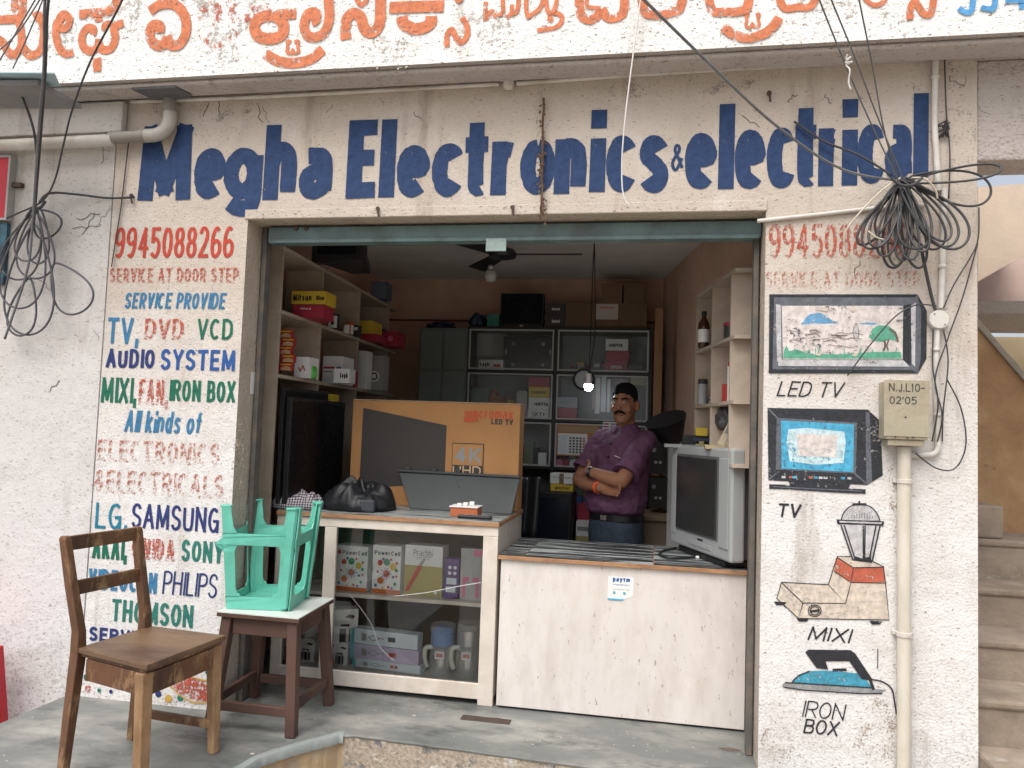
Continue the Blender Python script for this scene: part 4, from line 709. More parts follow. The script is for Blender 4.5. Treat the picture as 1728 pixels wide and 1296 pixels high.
# hairline cracks and torn plaster on the wall, part of the building
M_crk = mat('crack_shadow', (.07, .055, .045), .95, .3, 40); random.seed(5)
for x, y, dx, dy, n_ in ((433, 172, 8, 34, 4), (446, 180, 6, 26, 4), (350, 176, -4, 22, 3), (366, 172, 2, 20, 3), (640, 165, 10, 12, 3), (1240, 150, 14, -6, 4), (1330, 170, 18, -12, 5), (1390, 160, 10, 16, 4), (1255, 195, 30, 22, 5), (1600, 130, 30, 18, 5), (1620, 150, 12, -22, 4), (1650, 180, 20, 14, 4), (130, 370, 40, -12, 6), (120, 385, 50, -4, 6), (140, 395, 20, -38, 5), (160, 380, 26, -30, 5), (172, 244, 2, 34, 4), (100, 210, 6, 26, 4), (160, 560, 8, 12, 3), (60, 470, 30, 20, 4), (100, 640, -16, 20, 4), (1440, 470, 14, -30, 4), (330, 590, 10, 8, 3), (405, 770, -6, 20, 4), (1320, 1010, 8, 14, 3), (700, 190, 12, 10, 3), (560, 178, -8, 12, 3)):
    pts = [(x+dx*i/n_+random.uniform(-4, 4), y+dy*i/n_+random.uniform(-3, 3)) for i in range(n_+1)]; mb = MB(); stroke(mb, pts, random.uniform(.5, 1.1), -.0085 if x < 190 else -.0018, 3); mb.build('wall_crack', M_crk, bld if x >= 190 else nb, recalc=False)

# the far side of the street, behind the photographer (mirrored in the glass and screens)
op = thing('opposite_building', 'plain two-storey building across the street behind the photographer', 'building', (0, -22, -.32)); M_ob = plaster('opposite_wall', (.6, .55, .48), (.6, .55, .48), 1, 4)
mb = MB(); mb.box(-16, 16, -27, -21, -.32, 4.4); mb.build('wall', M_ob, op); mb = MB(); mb.box(-16.2, 16.2, -21.6, -20.6, 4.4005, 4.7); mb.build('cornice', M_soffit, op)
for k in range(8):
    for z in (0.0, 2.8):
        x = -14+4*k; mb = MB(); mb.box(x-1.0, x+1.0, -20.998, -20.93, z-.3 if z == 0 else z, z+(2.3 if z == 0 else 1.2)); w_ = mb.build('window' if z else 'shop_door', MATS['shutter_paint'] if z == 0 else M_dwn if False else MATS['guide_steel'], op)
# ================================================================== furniture on the platform
M_wood = mat('chair_wood', (.16, .075, .036), .55, .45, 7, .0015, 60, col2=(.05, .022, .013), c2scale=3, c3=(.36, .22, .11), c3scale=9, c3amt=(.54, .68), stretch=(1, 1, .5))
M_woodl = mat('worn_leg_wood', (.28, .155, .075), .65, .45, 8, .0015, 60, col2=(.46, .31, .17), c2scale=4, c2amt=(.42, .66), c3=(.07, .035, .02), c3scale=7, c3amt=(.6, .7), stretch=(1, 1, .4))
M_seat = mat('seat_ply', (.20, .12, .065), .45, .4, 4, .001, 50, col2=(.075, .042, .026), c2scale=2.2, c3=(.30, .2, .11), c3scale=9, c3amt=(.62, .74), stretch=(.5, 1.6, 1))
ch = thing('wooden_chair', 'worn dark brown wooden chair with a flat plywood seat and two back rails', 'chair', (-2.0, -.62, 0))
SB_n, SB_f, SF_f, SF_n = Vector((-2.23, -.735, .48)), Vector((-2.175, -.355, .48)), Vector((-1.785, -.395, .48)), Vector((-1.835, -.855, .48))
mb = MB(); mb.hexa([v-Vector((0, 0, .022)) for v in (SB_n, SF_n, SF_f, SB_f)], [SB_n, SF_n, SF_f, SB_f]); mb.build('seat', M_seat, ch, bevel=.004)
mb = MB(); mb.hexa([v-Vector((0, 0, .036)) for v in (SB_n+Vector((.01, .008, 0)), SF_n+Vector((-.012, .012, 0)), SF_f+Vector((-.012, -.01, 0)), SB_f+Vector((.01, -.01, 0)))], [v-Vector((0, 0, .0225)) for v in (SB_n+Vector((.01, .008, 0)), SF_n+Vector((-.012, .012, 0)), SF_f+Vector((-.012, -.01, 0)), SB_f+Vector((.01, -.01, 0)))]); mb.build('seat_batten', M_wood, ch, bevel=.003)
fx = (SF_n-SB_n).normalized(); fy = (SB_f-SB_n).normalized()
def leg(mbn, top, foot, w, w2, m): mb = MB(); mb.beam(foot, top, w2, w2, fx, w, w); return mb.build(mbn, m, ch, bevel=.005)
leg('leg', SF_n+Vector((-.03, .03, -.037)), Vector((-1.845, -.835, 0)), .048, .042, M_woodl); leg('leg', SF_f+Vector((-.035, -.03, -.037)), Vector((-1.79, -.435, 0)), .048, .036, M_woodl)
for a, t, f_ in ((SB_n+Vector((-.012, .022, 0)), Vector((-2.318, -.735, .915)), Vector((-2.205, -.80, 0))), (SB_f+Vector((-.012, -.022, 0)), Vector((-2.262, -.37, .915)), Vector((-2.205, -.395, 0)))):
    mb = MB(); rings = []
    for p, w, d in ((f_, .036, .034), (f_.lerp(a, .5), .044, .042), (a-Vector((0, 0, .03)), .05, .046), (a+Vector((-.004, 0, .06)), .046, .04), (a.lerp(t, .55), .046, .036), (t-Vector((0, 0, .012)), .044, .032), (t, .034, .024)): rings.append([p-fx*w/2-fy*d/2, p+fx*w/2-fy*d/2, p+fx*w/2+fy*d/2, p-fx*w/2+fy*d/2])
    mb.loft(rings); mb.build('back_post', [M_wood], ch, bevel=.004)
for k in (.96, .55):
    a = (SB_n+Vector((-.012, .022, 0))).lerp(Vector((-2.318, -.735, .915)), k-.03); b_ = (SB_f+Vector((-.012, -.022, 0))).lerp(Vector((-2.262, -.37, .915)), k-.03); mb = MB(); mb.beam(a, b_, .02, .058, fx); mb.build('back_rail', M_wood, ch, bevel=.004)
for a, b_ in ((SB_n, SF_n), (SB_f, SF_f), (SF_n, SF_f), (SB_n, SB_f)):
    d = (b_-a).normalized(); inn = ((SB_n+SF_f)/2-(a+b_)/2).normalized()*.024; a2, b2 = a+d*.045+inn+Vector((0, 0, -.082)), b_-d*.045+inn+Vector((0, 0, -.082)); mb = MB(); mb.beam(a2, b2, .022, .085, d.cross(Vector((0, 0, 1)))); mb.build('apron', M_wood, ch, bevel=.003)
mb = MB(); mb.beam((-1.80, -.44, .12), (-2.19, -.40, .12), .022, .035, (0, 1, 0)); mb.build('stretcher', M_wood, ch, bevel=.003)

M_red = mat('stool_wood', (.115, .062, .046), .6, .4, 8, .0012, 60, col2=(.045, .022, .018), c2scale=4, c3=(.17, .10, .07), c3scale=9, c3amt=(.62, .75), stretch=(1, 1, .5))
M_lam = mat('white_laminate', (.62, .66, .62), .35, .1, 5, col2=(.5, .5, .46), c2scale=4, c2amt=(.6, .75))
sl_ = thing('wooden_stool', 'dark brown wooden stool with a white laminate top', 'stool', (-1.76, .03, 0))
T4 = [Vector((-1.965, -.175, .52)), Vector((-1.555, -.18, .52)), Vector((-1.575, .26, .52)), Vector((-1.975, .25, .52))]
mb = MB(); mb.hexa([v-Vector((0, 0, .005)) for v in T4], T4); mb.build('laminate_top', M_lam, sl_)
mb = MB(); mb.hexa([v-Vector((0, 0, .024)) for v in T4], [v-Vector((0, 0, .0055)) for v in T4]); mb.build('top_board', M_red, sl_, bevel=.002)
F4 = [Vector((-1.955, -.19, 0)), Vector((-1.555, -.195, 0)), Vector((-1.56, .225, 0)), Vector((-1.965, .225, 0))]
cen = Vector((-1.765, .035, .495)); LT = [cen+(v-Vector((0, 0, .025))-cen)*.80 for v in T4]
for v in LT: v.z = .495
for a, b_ in zip(F4, LT): mb = MB(); mb.beam(a, b_, .046, .046, (1, 0, 0), .05, .05); mb.build('leg', M_red, sl_, bevel=.004)
for i in range(4):
    a, b_ = LT[i], LT[(i+1) % 4]; d = (b_-a).normalized(); mb = MB(); mb.beam(a+d*.026-Vector((0, 0, .042)), b_-d*.026-Vector((0, 0, .042)), .022, .075, d.cross(Vector((0, 0, 1)))); mb.build('apron', M_red, sl_, bevel=.003)
    h = .12 if i % 2 else .10; a, b_ = F4[i].lerp(LT[i], h/.49), F4[(i+1) % 4].lerp(LT[(i+1) % 4], h/.49); d = (b_-a).normalized(); mb = MB(); mb.beam(a+d*.024, b_-d*.024, .024, .042, d.cross(Vector((0, 0, 1)))); mb.build('stretcher', M_red, sl_, bevel=.003)

# green plastic stool, upside down on the wooden one: four tapering sides with cut-outs
M_gr = mat('green_plastic', (.15, .54, .42), .38, .16, 5, .0006, 40, col2=(.10, .42, .31), c2scale=3, c3=(.03, .22, .16), c3scale=12, c3amt=(.66, .76))
gs = thing('plastic_stool', 'sea-green plastic stool turned upside down on the wooden stool', 'stool', (-1.82, .04, .521)); gs.rotation_euler = (0, 0, R(5))
GC = Vector((-1.82, .045, .5215)); rot = Matrix.Rotation(R(5), 3, 'Z'); HH = .485
def gp(u, v, z, t=0.):   # u, v in [-1,1] on the square section at height z; t = inset
    h = .143+.037*z/HH-t; return GC+rot @ Vector((u*h, v*h, z))
mb = MB(); mb.loft([[gp(u, v, z, t) for u, v in ((-1, -.86), (-.86, -1), (.86, -1), (1, -.86), (1, .86), (.86, 1), (-.86, 1), (-1, .86))] for z, t in ((0, .012), (.004, .004), (.012, 0), (.02, .0))]); mb.build('seat', M_gr, gs, smooth=True, angle=40)
def side(axis, sg):
    """one apron-and-legs side as a bent sheet with a window"""
    def P(u, z):
        return gp(u, sg, z) if axis == 'y' else gp(sg, u, z)
    zs = [0.0, .055, .075, .20, .275, .30, .315, .345, HH]; mb = MB()
    def quad(u0, u1, z0, z1, u2=None, u3=None): mb.add([P(u0, z0), P(u1, z0), P(u1 if u2 is None else u3, z1), P(u0 if u2 is None else u2, z1)], [(0, 1, 2, 3)])
    E_ = .985
    quad(-E_, E_, 0.0, .06)                                    # band round the seat
    for s in (-1, 1):
        quad(s*.60, s*E_, .06, .10, s*.66, s*E_); quad(s*.66, s*E_, .10, .27, s*.66, s*E_); quad(s*.66, s*E_, .27, .30, s*.58, s*E_)
        quad(s*.58, s*E_, .355, .385, s*.68, s*E_); quad(s*.68, s*E_, .385, HH, s*.74, s*E_)
        quad(s*.50, s*.60, .06, .075, s*.56, s*.62)
    quad(-E_, E_, .30, .355)                                   # cross band
    bm = bmesh.new()
    o = mb.build('side_panel', M_gr, gs, recalc=False); bm.from_mesh(o.data); bmesh.ops.remove_doubles(bm, verts=bm.verts, dist=.0005); bm.to_mesh(o.data); bm.free()
    md = o.modifiers.new('solid', 'SOLIDIFY'); md.thickness = .006; md.offset = 0; md = o.modifiers.new('bev', 'BEVEL'); md.width = .002; md.segments = 2
for ax, sg in (('y', -1), ('y', 1), ('x', -1), ('x', 1)): side(ax, sg)
for u in (-1, 1):
    for v in (-1, 1):
        mb = MB(); mb.loft([[gp(u*a, v*b_, z, 0) for a, b_ in ((1.035, .80), (1.035, .98), (.98, 1.035), (.80, 1.035), (.80, .985), (.985, .80))] for z in (.012, .2, .35, HH-.012)]); mb.build('leg', M_gr, gs, smooth=True, angle=35)
        mb = MB(); mb.loft([[gp(u*a, v*b_, z, 0) for a, b_ in ((1.06, .74), (1.06, 1.0), (1.0, 1.06), (.74, 1.06), (.74, .93), (.93, .74))] for z in (HH-.0115, HH)]); mb.build('foot_rim', M_gr, gs, bevel=.003)

# red plastic stool, only its edge shows
M_rp = mat('red_plastic', (.55, .02, .035), .4, .12, 5); zt_ = PY(4, 1083, -.14).z; xr = PY(1, 1090, -.14).x
rc = thing('plastic_stool', 'red plastic stool cut off by the left edge of the photo', 'stool', (xr-.18, -.3, -.22))
mb = MB(); mb.box(xr-.33, xr, -.46, -.14, zt_-.022, zt_); mb.build('seat', M_rp, rc, bevel=.01)
for sx_ in (0, 1):
    for sy_ in (0, 1):
        a = Vector((xr-.02-.29*sx_, -.44+.28*sy_, zt_-.023)); f_ = Vector((xr+.02-.38*sx_, -.49+.38*sy_, -.219)); mb = MB(); mb.beam(f_, a, .05, .05, (1, 0, 0), .06, .06); mb.build('leg', M_rp, rc, bevel=.006)
for z_ in (-.06,):
    mb = MB(); mb.beam((xr+.005, -.45, z_), (xr+.005, -.15, z_), .02, .03, (1, 0, 0)); mb.build('side_stretcher', M_rp, rc, bevel=.004)
    mb = MB(); mb.beam((xr-.33, -.468, z_), (xr, -.468, z_), .02, .03, (0, 1, 0)); mb.build('front_stretcher', M_rp, rc, bevel=.004)

# ================================================================== printing on cartons
WHT = mat('print_white', (.80, .80, .78), .55, .08); BLK = mat('print_black', (.02, .02, .022), .5, .1); PRD = mat('print_red', (.52, .05, .035), .5, .1); PBL = mat('print_blue', (.05, .13, .38), .5, .1); PGN = mat('print_green', (.03, .26, .11), .5, .1)
PYL = mat('print_yellow', (.66, .46, .04), .5, .1); POR = mat('print_orange', (.62, .17, .04), .5, .1); PGY = mat('print_grey', (.28, .28, .28), .5, .1); PTQ = mat('print_turquoise', (.10, .42, .46), .5, .1); PVI = mat('print_violet', (.12, .06, .24), .5, .1); PPK = mat('print_pink', (.68, .16, .30), .5, .1); POL = mat('print_olive', (.42, .36, .12), .5, .1); PCR = mat('print_crimson', (.38, .03, .06), .5, .1); PST = mat('print_steel', (.42, .42, .42), .35, .2, metal=.5)
LILAC = mat('print_lilac', (.52, .46, .60), .5, .1); PALE = mat('print_pale', (.66, .73, .77), .5, .1); BRN = mat('carton_brown', (.26, .155, .08), .8, .2, 6); DKB = mat('carton_dark', (.045, .04, .04), .6, .2)
def prints(parent, O, U, V, items, n=None):
    """items drawn on the face O + u U + v V, each lifted 0.5 mm above the one before"""
    O, U, V = Vector(O), Vector(U), Vector(V); N = n or U.cross(V).normalized(); W, H_ = U.length, V.length
    for i, it in enumerate(items):
        b0 = O+N*(.0007+.0005*i); mb = MB(); k = it[0]; m = it[-1]
        if k == 'r': u0, v0, u1, v1 = it[1:5]; mb.add([b0+U*u0+V*v0, b0+U*u1+V*v0, b0+U*u1+V*v1, b0+U*u0+V*v1], [(0, 1, 2, 3)])
        elif k == 'p': mb.add([b0+U*u+V*v for u, v in it[1]], [list(range(len(it[1])))])
        elif k == 'd':
            u, v, r = it[1:4]; mb.add([b0+U*u+V*v+(U/W*math.cos(R(a*22.5))+V/H_*math.sin(R(a*22.5)))*r*H_ for a in range(16)], [list(range(16))])
        elif k == 't': s_, u0, v0, u1, v1, hw = it[1:7]; print_on(mb, s_, b0+U*u0+V*v0, U*(u1-u0), V*(v1-v0), hw*H_*(v1-v0))
        elif k == 'l':
            for j in range(len(it[1])-1):
                (a, b_), (c, d) = it[1][j], it[1][j+1]; p, q = b0+U*a+V*b_+N*.0001*j, b0+U*c+V*d+N*.0001*j; t = (q-p).normalized(); s_ = N.cross(t)*it[2]*H_/2; mb.add([p-s_, q-s_, q+s_, p+s_], [(0, 1, 2, 3)])
        o = mb.build('print', m, parent, recalc=False)
        if k in 'tl': o['kind'] = 'stuff'
def carton(name, label, cat, px0, px1, pyt, Y, depth, m, zb=None, pyb=None, pr=(), group=None, bev=.0015, rz=0.):
    ym = pyt+10; x0, x1 = PY(px0, ym, Y).x, PY(px1, ym, Y).x; zt = PY((px0+px1)/2, pyt, Y).z; z0 = PY((px0+px1)/2, pyb, Y).z if zb is None else zb+.0008
    t = thing(name, label, cat, ((x0+x1)/2, Y+depth/2, z0), group); w = (x1-x0)/2
    t.rotation_euler = (0, 0, R(rz)); c = Vector((t.location.x, t.location.y, 0)); rm = Matrix.Rotation(R(rz), 3, 'Z')
    mb = MB(); mb.box(-w, w, -depth/2, depth/2, z0, zt); mb.v = [c+rm @ v for v in mb.v]; mb.build('carton', m, t, bevel=bev)
    prints(t, c+rm @ Vector((-w, -depth/2, z0)), rm @ Vector((2*w, 0, 0)), Vector((0, 0, zt-z0)), pr); return t

# ================================================================== left display counter
M_cw = mat('counter_paint', (.68, .62, .545), .55, .14, 5, .001, 50, col2=(.58, .5, .42), c2scale=4, c3=(.25, .18, .12), c3scale=24, c3amt=(.70, .75))
M_top = mat('scuffed_laminate', (.34, .37, .36), .4, .3, 9, .0008, 60, col2=(.06, .06, .06), c2scale=7, c2amt=(.5, .6), c3=(.46, .48, .47), c3scale=11, stretch=(.35, 2.2, 1))
M_ply = mat('raw_edge', (.42, .235, .12), .75, .3, 12, .001, 60, col2=(.3, .15, .08), c2scale=8, stretch=(1, 1, 3))
M_gl = bpy.data.materials.new('cabinet_glass'); M_gl.use_nodes = True; _n = M_gl.node_tree.nodes; _L = M_gl.node_tree.links; _n.clear()
_o = _n.new('ShaderNodeOutputMaterial'); _m = _n.new('ShaderNodeMixShader'); _t = _n.new('ShaderNodeBsdfTransparent'); _t.inputs[0].default_value = (.975, .985, .98, 1); _g = _n.new('ShaderNodeBsdfGlossy'); _g.inputs['Roughness'].default_value = .03
_f = _n.new('ShaderNodeFresnel'); _f.inputs[0].default_value = 1.5; _L.new(_f.outputs[0], _m.inputs[0]); _L.new(_t.outputs[0], _m.inputs[1]); _L.new(_g.outputs[0], _m.inputs[2]); _L.new(_m.outputs[0], _o.inputs[0])
CY = .42; LX0, LX1 = -1.99, -.765
lc = thing('display_counter', 'cream painted display counter with glass front, shelf and scuffed grey top', 'counter', (-1.38, .8, 0))
zt = .905; br0, br1 = PY(680, 1168, CY).z, PY(680, 1142, CY).z; tr0 = PY(690, 897, CY).z
xs = (PY(543, 1000, CY).x, PY(563, 1000, CY).x, PY(812, 1000, CY).x)
mb = MB(); mb.box(LX0, LX1+.005, CY-.012, 1.16, zt+.0005, .927); mb.build('top_board', M_ply, lc, bevel=.002)
mb = MB(); mb.box(LX0+.004, LX1, CY-.006, 1.155, .9275, .9305); mb.build('laminate', M_top, lc)
mb = MB(); mb.box(LX0, LX1, CY, CY+.03, tr0, zt); mb.build('top_rail', M_cw, lc, bevel=.003)
mb = MB(); mb.box(LX0, LX1-.045, CY, CY+.03, br0, br1); mb.build('bottom_rail', M_cw, lc, bevel=.003)
for a, b_, z0 in ((LX0, LX0+.06, 0.001), (xs[0], xs[1], br1), (xs[2], LX1, 0.001)): mb = MB(); mb.box(a, b_, CY+.0003, CY+.0302, z0, tr0-.0005); mb.build('stile', M_cw, lc, bevel=.003)
mb = MB(); mb.box(LX1-.022, LX1, CY+.031, 1.14, .04, zt); mb.build('side_panel', M_cw, lc, bevel=.002)
mb = MB(); mb.box(LX0, LX0+.02, CY+.031, 1.14, .04, zt); mb.build('side_panel', M_cw, lc, bevel=.002)
mb = MB(); mb.box(LX0+.021, LX1-.023, 1.10, 1.115, .09, zt); mb.build('back_panel', mat('cabinet_back', (.20, .17, .14), .8, .3, 3), lc)
zb = br1-.012; mb = MB(); mb.box(LX0+.021, LX1-.023, CY+.032, 1.098, zb-.018, zb); mb.build('bottom_board', mat('shelf_board', (.36, .33, .28), .7, .25, 6), lc)
zs = PY(680, 1008, .47).z; mb = MB(); mb.box(LX0+.021, LX1-.023, .465, .78, zs-.02, zs); mb.build('shelf', M_cw, lc, bevel=.002)
for a, b_ in ((LX0+.06, xs[0]), (xs[1], xs[2])): mb = MB(); mb.box(a+.0005, b_-.0005, CY+.012, CY+.016, br1+.0005, tr0-.001); mb.build('glass_pane', M_gl, lc)
for pts in ([(590, 1003), (625, 1050), (640, 1090), (665, 1115)], [(665, 1006), (720, 1000), (770, 990), (812, 983)]):
    tubep('glass_crack', pts, .0006 if pts[0][0] < 600 else .0014, mat('crack_tape', (.75, .75, .74), .4), lc, CY+.0095, seg=5)
# goods inside
G1 = 'goods on the upper shelf of the display counter'; G2 = 'goods on the floor of the display counter'
for i, (a, b_) in enumerate(((567, 623), (630, 679))):
    pr = [('r', .0, .0, 1, .09, POR), ('t', 'PowerCell', .2 if i == 0 else .05, .80, .95, .89, .1, BLK), ('d', .12, .85, .045, PRD) if i == 0 else ('r', .02, .4, .03, .5, PBL)]
    for u, v, r, m in ((.27, .64, .06, PRD), (.5, .66, .075, PGN), (.72, .57, .075, PYL), (.3, .27, .07, POR), (.5, .42, .07, POR), (.85, .65, .03, PRD), (.38, .72, .03, PBL), (.65, .72, .025, PRD), (.85, .5, .035, PGN), (.2, .45, .025, PRD), (.75, .36, .03, PBL), (.86, .38, .025, PRD), (.82, .22, .035, PGN), (.15, .17, .03, PBL), (.6, .15, .03, PRD), (.72, .13, .025, PBL), (.4, .13, .02, PYL)): pr.append(('d', u, v, r, m))
    for a_ in range(0, 360, 36): pr.append(('l', [(.5+.05*math.cos(R(a_)), .42+.04*math.sin(R(a_))), (.5+.2*math.cos(R(a_)), .42+.13*math.sin(R(a_)))], .012, PPK if a_ % 72 else PBL))
    carton('bulb_carton', ('left' if i == 0 else 'right')+' one of two white PowerCell cartons with coloured bulbs', 'carton', a, b_, 921, .52, .10, WHT, zs, pr=pr, group=G1, rz=-2)
carton('lighter_carton', 'olive and white Prachhi gas lighter carton showing a red lighter', 'carton', 684, 749, 921, .52, .10, WHT, zs, pr=[('r', 0, 0, 1, .6, POL), ('t', 'Prachhi', .22, .79, .72, .92, .05, PGY), ('l', [(.3, .76), (.7, .78)], .008, PGY), ('p', [(.03, .09), (.13, .09), (.47, .60), (.36, .60)], PRD), ('p', [(.36, .605), (.46, .605), (.55, .73), (.50, .755)], PST), ('t', 'GAS LIGHTER', .3, .72, .66, .745, .05, PGY), ('d', .84, .1, .035, WHT)], group=G1, rz=-2)
carton('torch_carton', 'slim purple carton with white icons beside the lighter carton', 'carton', 751, 775, 943, .52, .055, PVI, zs, pr=[('d', .35, .78, .045, WHT), ('d', .72, .78, .045, WHT), ('d', .35, .64, .045, WHT), ('d', .72, .64, .045, WHT), ('r', .15, .36, .85, .52, PALE), ('r', .12, .16, .8, .3, PALE)], group=G1)
carton('lighter_pack', 'clear blister pack holding a pink handled gas lighter', 'pack', 778, 814, 926, .515, .04, mat('blister', (.42, .43, .42), .3, .2), zs, pr=[('r', .6, .86, 1, .98, PPK), ('r', .12, .05, .26, .42, PPK), ('r', .74, .05, .88, .42, PPK), ('r', .12, .36, .88, .44, PPK), ('r', .42, .1, .58, .62, PST), ('l', [(.4, .6), (.62, .63), (.4, .66), (.62, .69), (.4, .72), (.62, .75), (.4, .78), (.62, .81)], .02, PST), ('r', .78, .45, .9, .75, PST)], group=G1)
def juicer(pxa, pxb, pyt, Y, zb_, lab, rz=0): return carton('juicer_carton', lab, 'carton', pxa, pxb, pyt, Y, .09, WHT, zb_, pr=[('p', [(0, 0), (.35, 0), (0, .62)], POR), ('r', .33, .02, .78, .42, BLK), ('r', .38, .04, .5, .5, PST), ('r', .6, .04, .72, .5, PST), ('r', .36, .5, .74, .56, BLK), ('p', [(.55, .78), (.85, .72), (.95, .8), (.7, .86)], mat('coffee_brown', (.1, .04, .02), .6)), ('p', [(.1, .82), (.17, .96), (.24, .82)], BLK)], group=G2, rz=rz)
juicer(557, 587, 1085, .55, zb, 'lower orange and white juicer carton beside the three long cartons'); j2 = juicer(559, 597, 1028, .55, PY(572, 1085, .55).z+.001, 'upper orange and white juicer carton, stacked on another', 14)
juicer(466, 497, 1076, .56, zb, 'left juicer carton behind the wooden stool'); juicer(499, 531, 1078, .56, zb, 'right juicer carton behind the wooden stool')
def heater(pxa, pxb, pyt, pyb, Y, z, base, lab, acc):
    pr = [('r', .0, 0, .05, 1, PTQ), ('r', .9, .0, 1, 1, PTQ if acc else PVI), ('l', [(.16, .3), (.24, .3), (.16, .42), (.24, .42), (.16, .54), (.24, .54), (.16, .66), (.24, .66), (.16, .78)], .07, PGY), ('l', [(.26, .5), (.34, .68), (.42, .52), (.50, .5)], .05, PGY), ('l', [(.26, .5), (.34, .32), (.42, .48)], .05, PGY), ('r', .56, .34, .67, .66, BLK if acc == 1 else PRD), ('d', .615, .5, .1, PALE if acc == 2 else BLK), ('l', [(.67, .5), (.78, .44)], .05, PGY), ('r', .81, .3, .84, .42, PGY), ('r', .81, .55, .84, .67, PGY)]
    return carton('heater_carton', lab, 'carton', pxa, pxb, pyt, Y, .075, base, z, pr=pr, group=G2, rz=-3)
h1 = heater(593, 712, 1117, 1143, .53, zb, PALE, 'bottom of three long cartons, pale with a red ring heater printed on it', 2); z2_ = PY(650, 1117, .53).z+.001
heater(590, 710, 1092, 1118, .53, z2_, LILAC, 'middle lilac carton of the three long cartons', 0); z3_ = PY(650, 1092, .53).z+.002; heater(591, 708, 1066, 1092, .53, z3_, PALE, 'top pale immersion heater carton of the three stacked', 1)
M_steel = mat('steel', (.55, .55, .54), .25, .15, 8, metal=.9); M_film = mat('plastic_film', (.75, .78, .78), .15, 0, trans=0, alpha=.22)
for px, pyt, lab, cap in ((745, 1058, 'left steel mixer jar wrapped in film with a blue lid', mat('lid_blue', (.06, .22, .55), .35)), (790, 1056, 'right taller steel mixer jar wrapped in clear film', M_steel)):
    c = PZ(px, 1136, zb); c = PY(px, 1130, .58); c.z = zb+.001; hgt = PY(px, pyt, .58).z-zb; t = thing('mixer_jar', lab, 'jar', c, 'steel jars in the display counter')
    mb = MB(); mb.lathe(c, [(.045, 0), (.048, .01), (.046, .05), (.052, hgt*.55), (.058, hgt*.62)], 24); mb.build('jar', M_steel, t, smooth=True, angle=40)
    mb = MB(); mb.lathe(c+Vector((0, 0, hgt*.62+.001)), [(.060, 0), (.062, .01), (.060, hgt*.3), (.04, hgt*.37)], 24); mb.build('lid', cap, t, smooth=True, angle=40)
    mb = MB(); mb.tube(smooth_path([c+Vector((-.05, -.01, hgt*.55)), c+Vector((-.085, -.02, hgt*.53)), c+Vector((-.09, -.02, hgt*.3)), c+Vector((-.075, -.015, hgt*.12))], 5), .013, 10); mb.build('handle', mat('handle_cream', (.6, .62, .54), .4), t, smooth=True)
    mb = MB(); mb.box(c.x-.025, c.x+.025, c.y-.0555, c.y-.053, zb+hgt*.36, zb+hgt*.52); mb.build('sticker', WHT, t); mb = MB(); mb.box(c.x-.018, c.x+.018, c.y-.0565, c.y-.0556, zb+hgt*.40, zb+hgt*.48); mb.build('sticker_print', PRD, t)
    mb = MB(); mb.sheet(lambda u, v: c+Vector(((.066+.01*noise.noise((u*9, v*6, px)))*math.cos(u*6.283), (.066+.01*noise.noise((u*9, v*6, px)))*math.sin(u*6.283), .004+v*(hgt+.012))), 28, 10); mb.build('film', M_film, t, smooth=True)

# ================================================================== right counter
rcn = thing('service_counter', 'plain cream counter with a striped scuffed top in front of the man', 'counter', (-.13, .8, 0))
RX0, RX1 = -.745, .47; zt2 = .745
mb = MB(); mb.box(RX0, RX1-.003, CY-.002, CY+.018, .012, zt2); mb.build('front_panel', mat('counter_front', (.70, .655, .615), .5, .10, 3, .0008, 40, col2=(.62, .565, .51), c2scale=5, c3=(.30, .24, .19), c3scale=34, c3amt=(.625, .69), stretch=(1.6, 1, .6)), rcn, bevel=.002)
mb = MB(); mb.box(RX0, RX0+.02, CY+.0185, 1.06, .012, zt2); mb.build('side_panel', M_cw, rcn)
mb = MB(); mb.box(RX0-.012, RX1-.003, CY-.02, 1.08, zt2+.0005, .766); mb.build('top_board', M_ply, rcn, bevel=.002)
M_top2 = mat('striped_laminate', (.40, .44, .43), .4, .3, 9, .0008, 60, col2=(.03, .03, .032), c2scale=5, c2amt=(.44, .50), c3=(.40, .43, .42), c3scale=9, c3amt=(.6, .7), stretch=(.22, 3.2, 1))
for k, (a, b_) in enumerate(((RX0-.008, -.63), (-.625, .02), (.025, RX1-.006))): mb = MB(); mb.box(a, b_, CY-.016, 1.076, .7665, .7695); mb.build('laminate_strip', M_top2, rcn)
x0, x1, z0, z1 = rect(1026, 973, 1069, 1013, CY-.003); sk = thing('payment_sticker', 'torn white and blue paytm sticker on the counter front', 'sticker', ((x0+x1)/2, CY-.003, z0))
mb = MB(); mb.prism([(x0, CY-.0028, z0), (x0+(x1-x0)*.55, CY-.0028, z0), (x1, CY-.0028, z0+(z1-z0)*.22), (x1, CY-.0028, z1*.985+z0*.015), (x0, CY-.0028, z1)], (0, -.0008, 0)); mb.build('paper', WHT, sk)
prints(sk, (x0, CY-.0036, z0), (x1-x0, 0, 0), (0, 0, z1-z0), [('t', 'paytm', .18, .74, .86, .98, .11, mat('paytm_blue', (.02, .12, .35), .5)), ('t', 'Accepted Here', .18, .62, .85, .69, .06, PBL), ('t', 'Use Paytm App', .18, .42, .85, .49, .05, PGY), ('r', .2, .26, .3, .36, PTQ), ('r', .6, .26, .7, .36, PTQ), ('p', [(0, 0), (.55, 0), (.66, .06), (0, .06)], mat('cyan', (.05, .45, .7), .5))], n=Vector((0, -1, 0)))
qc = thing('paper_card', 'small white paper card stuck on the left door reveal', 'card', (OL+.002, .12, 1.68)); mb = MB(); a = PXX(428, 665, OL+.002); b_ = PXX(428, 628, OL+.002); mb.box(OL+.0008, OL+.002, a.y-.035, a.y+.035, a.z, b_.z); mb.build('card', WHT, qc)
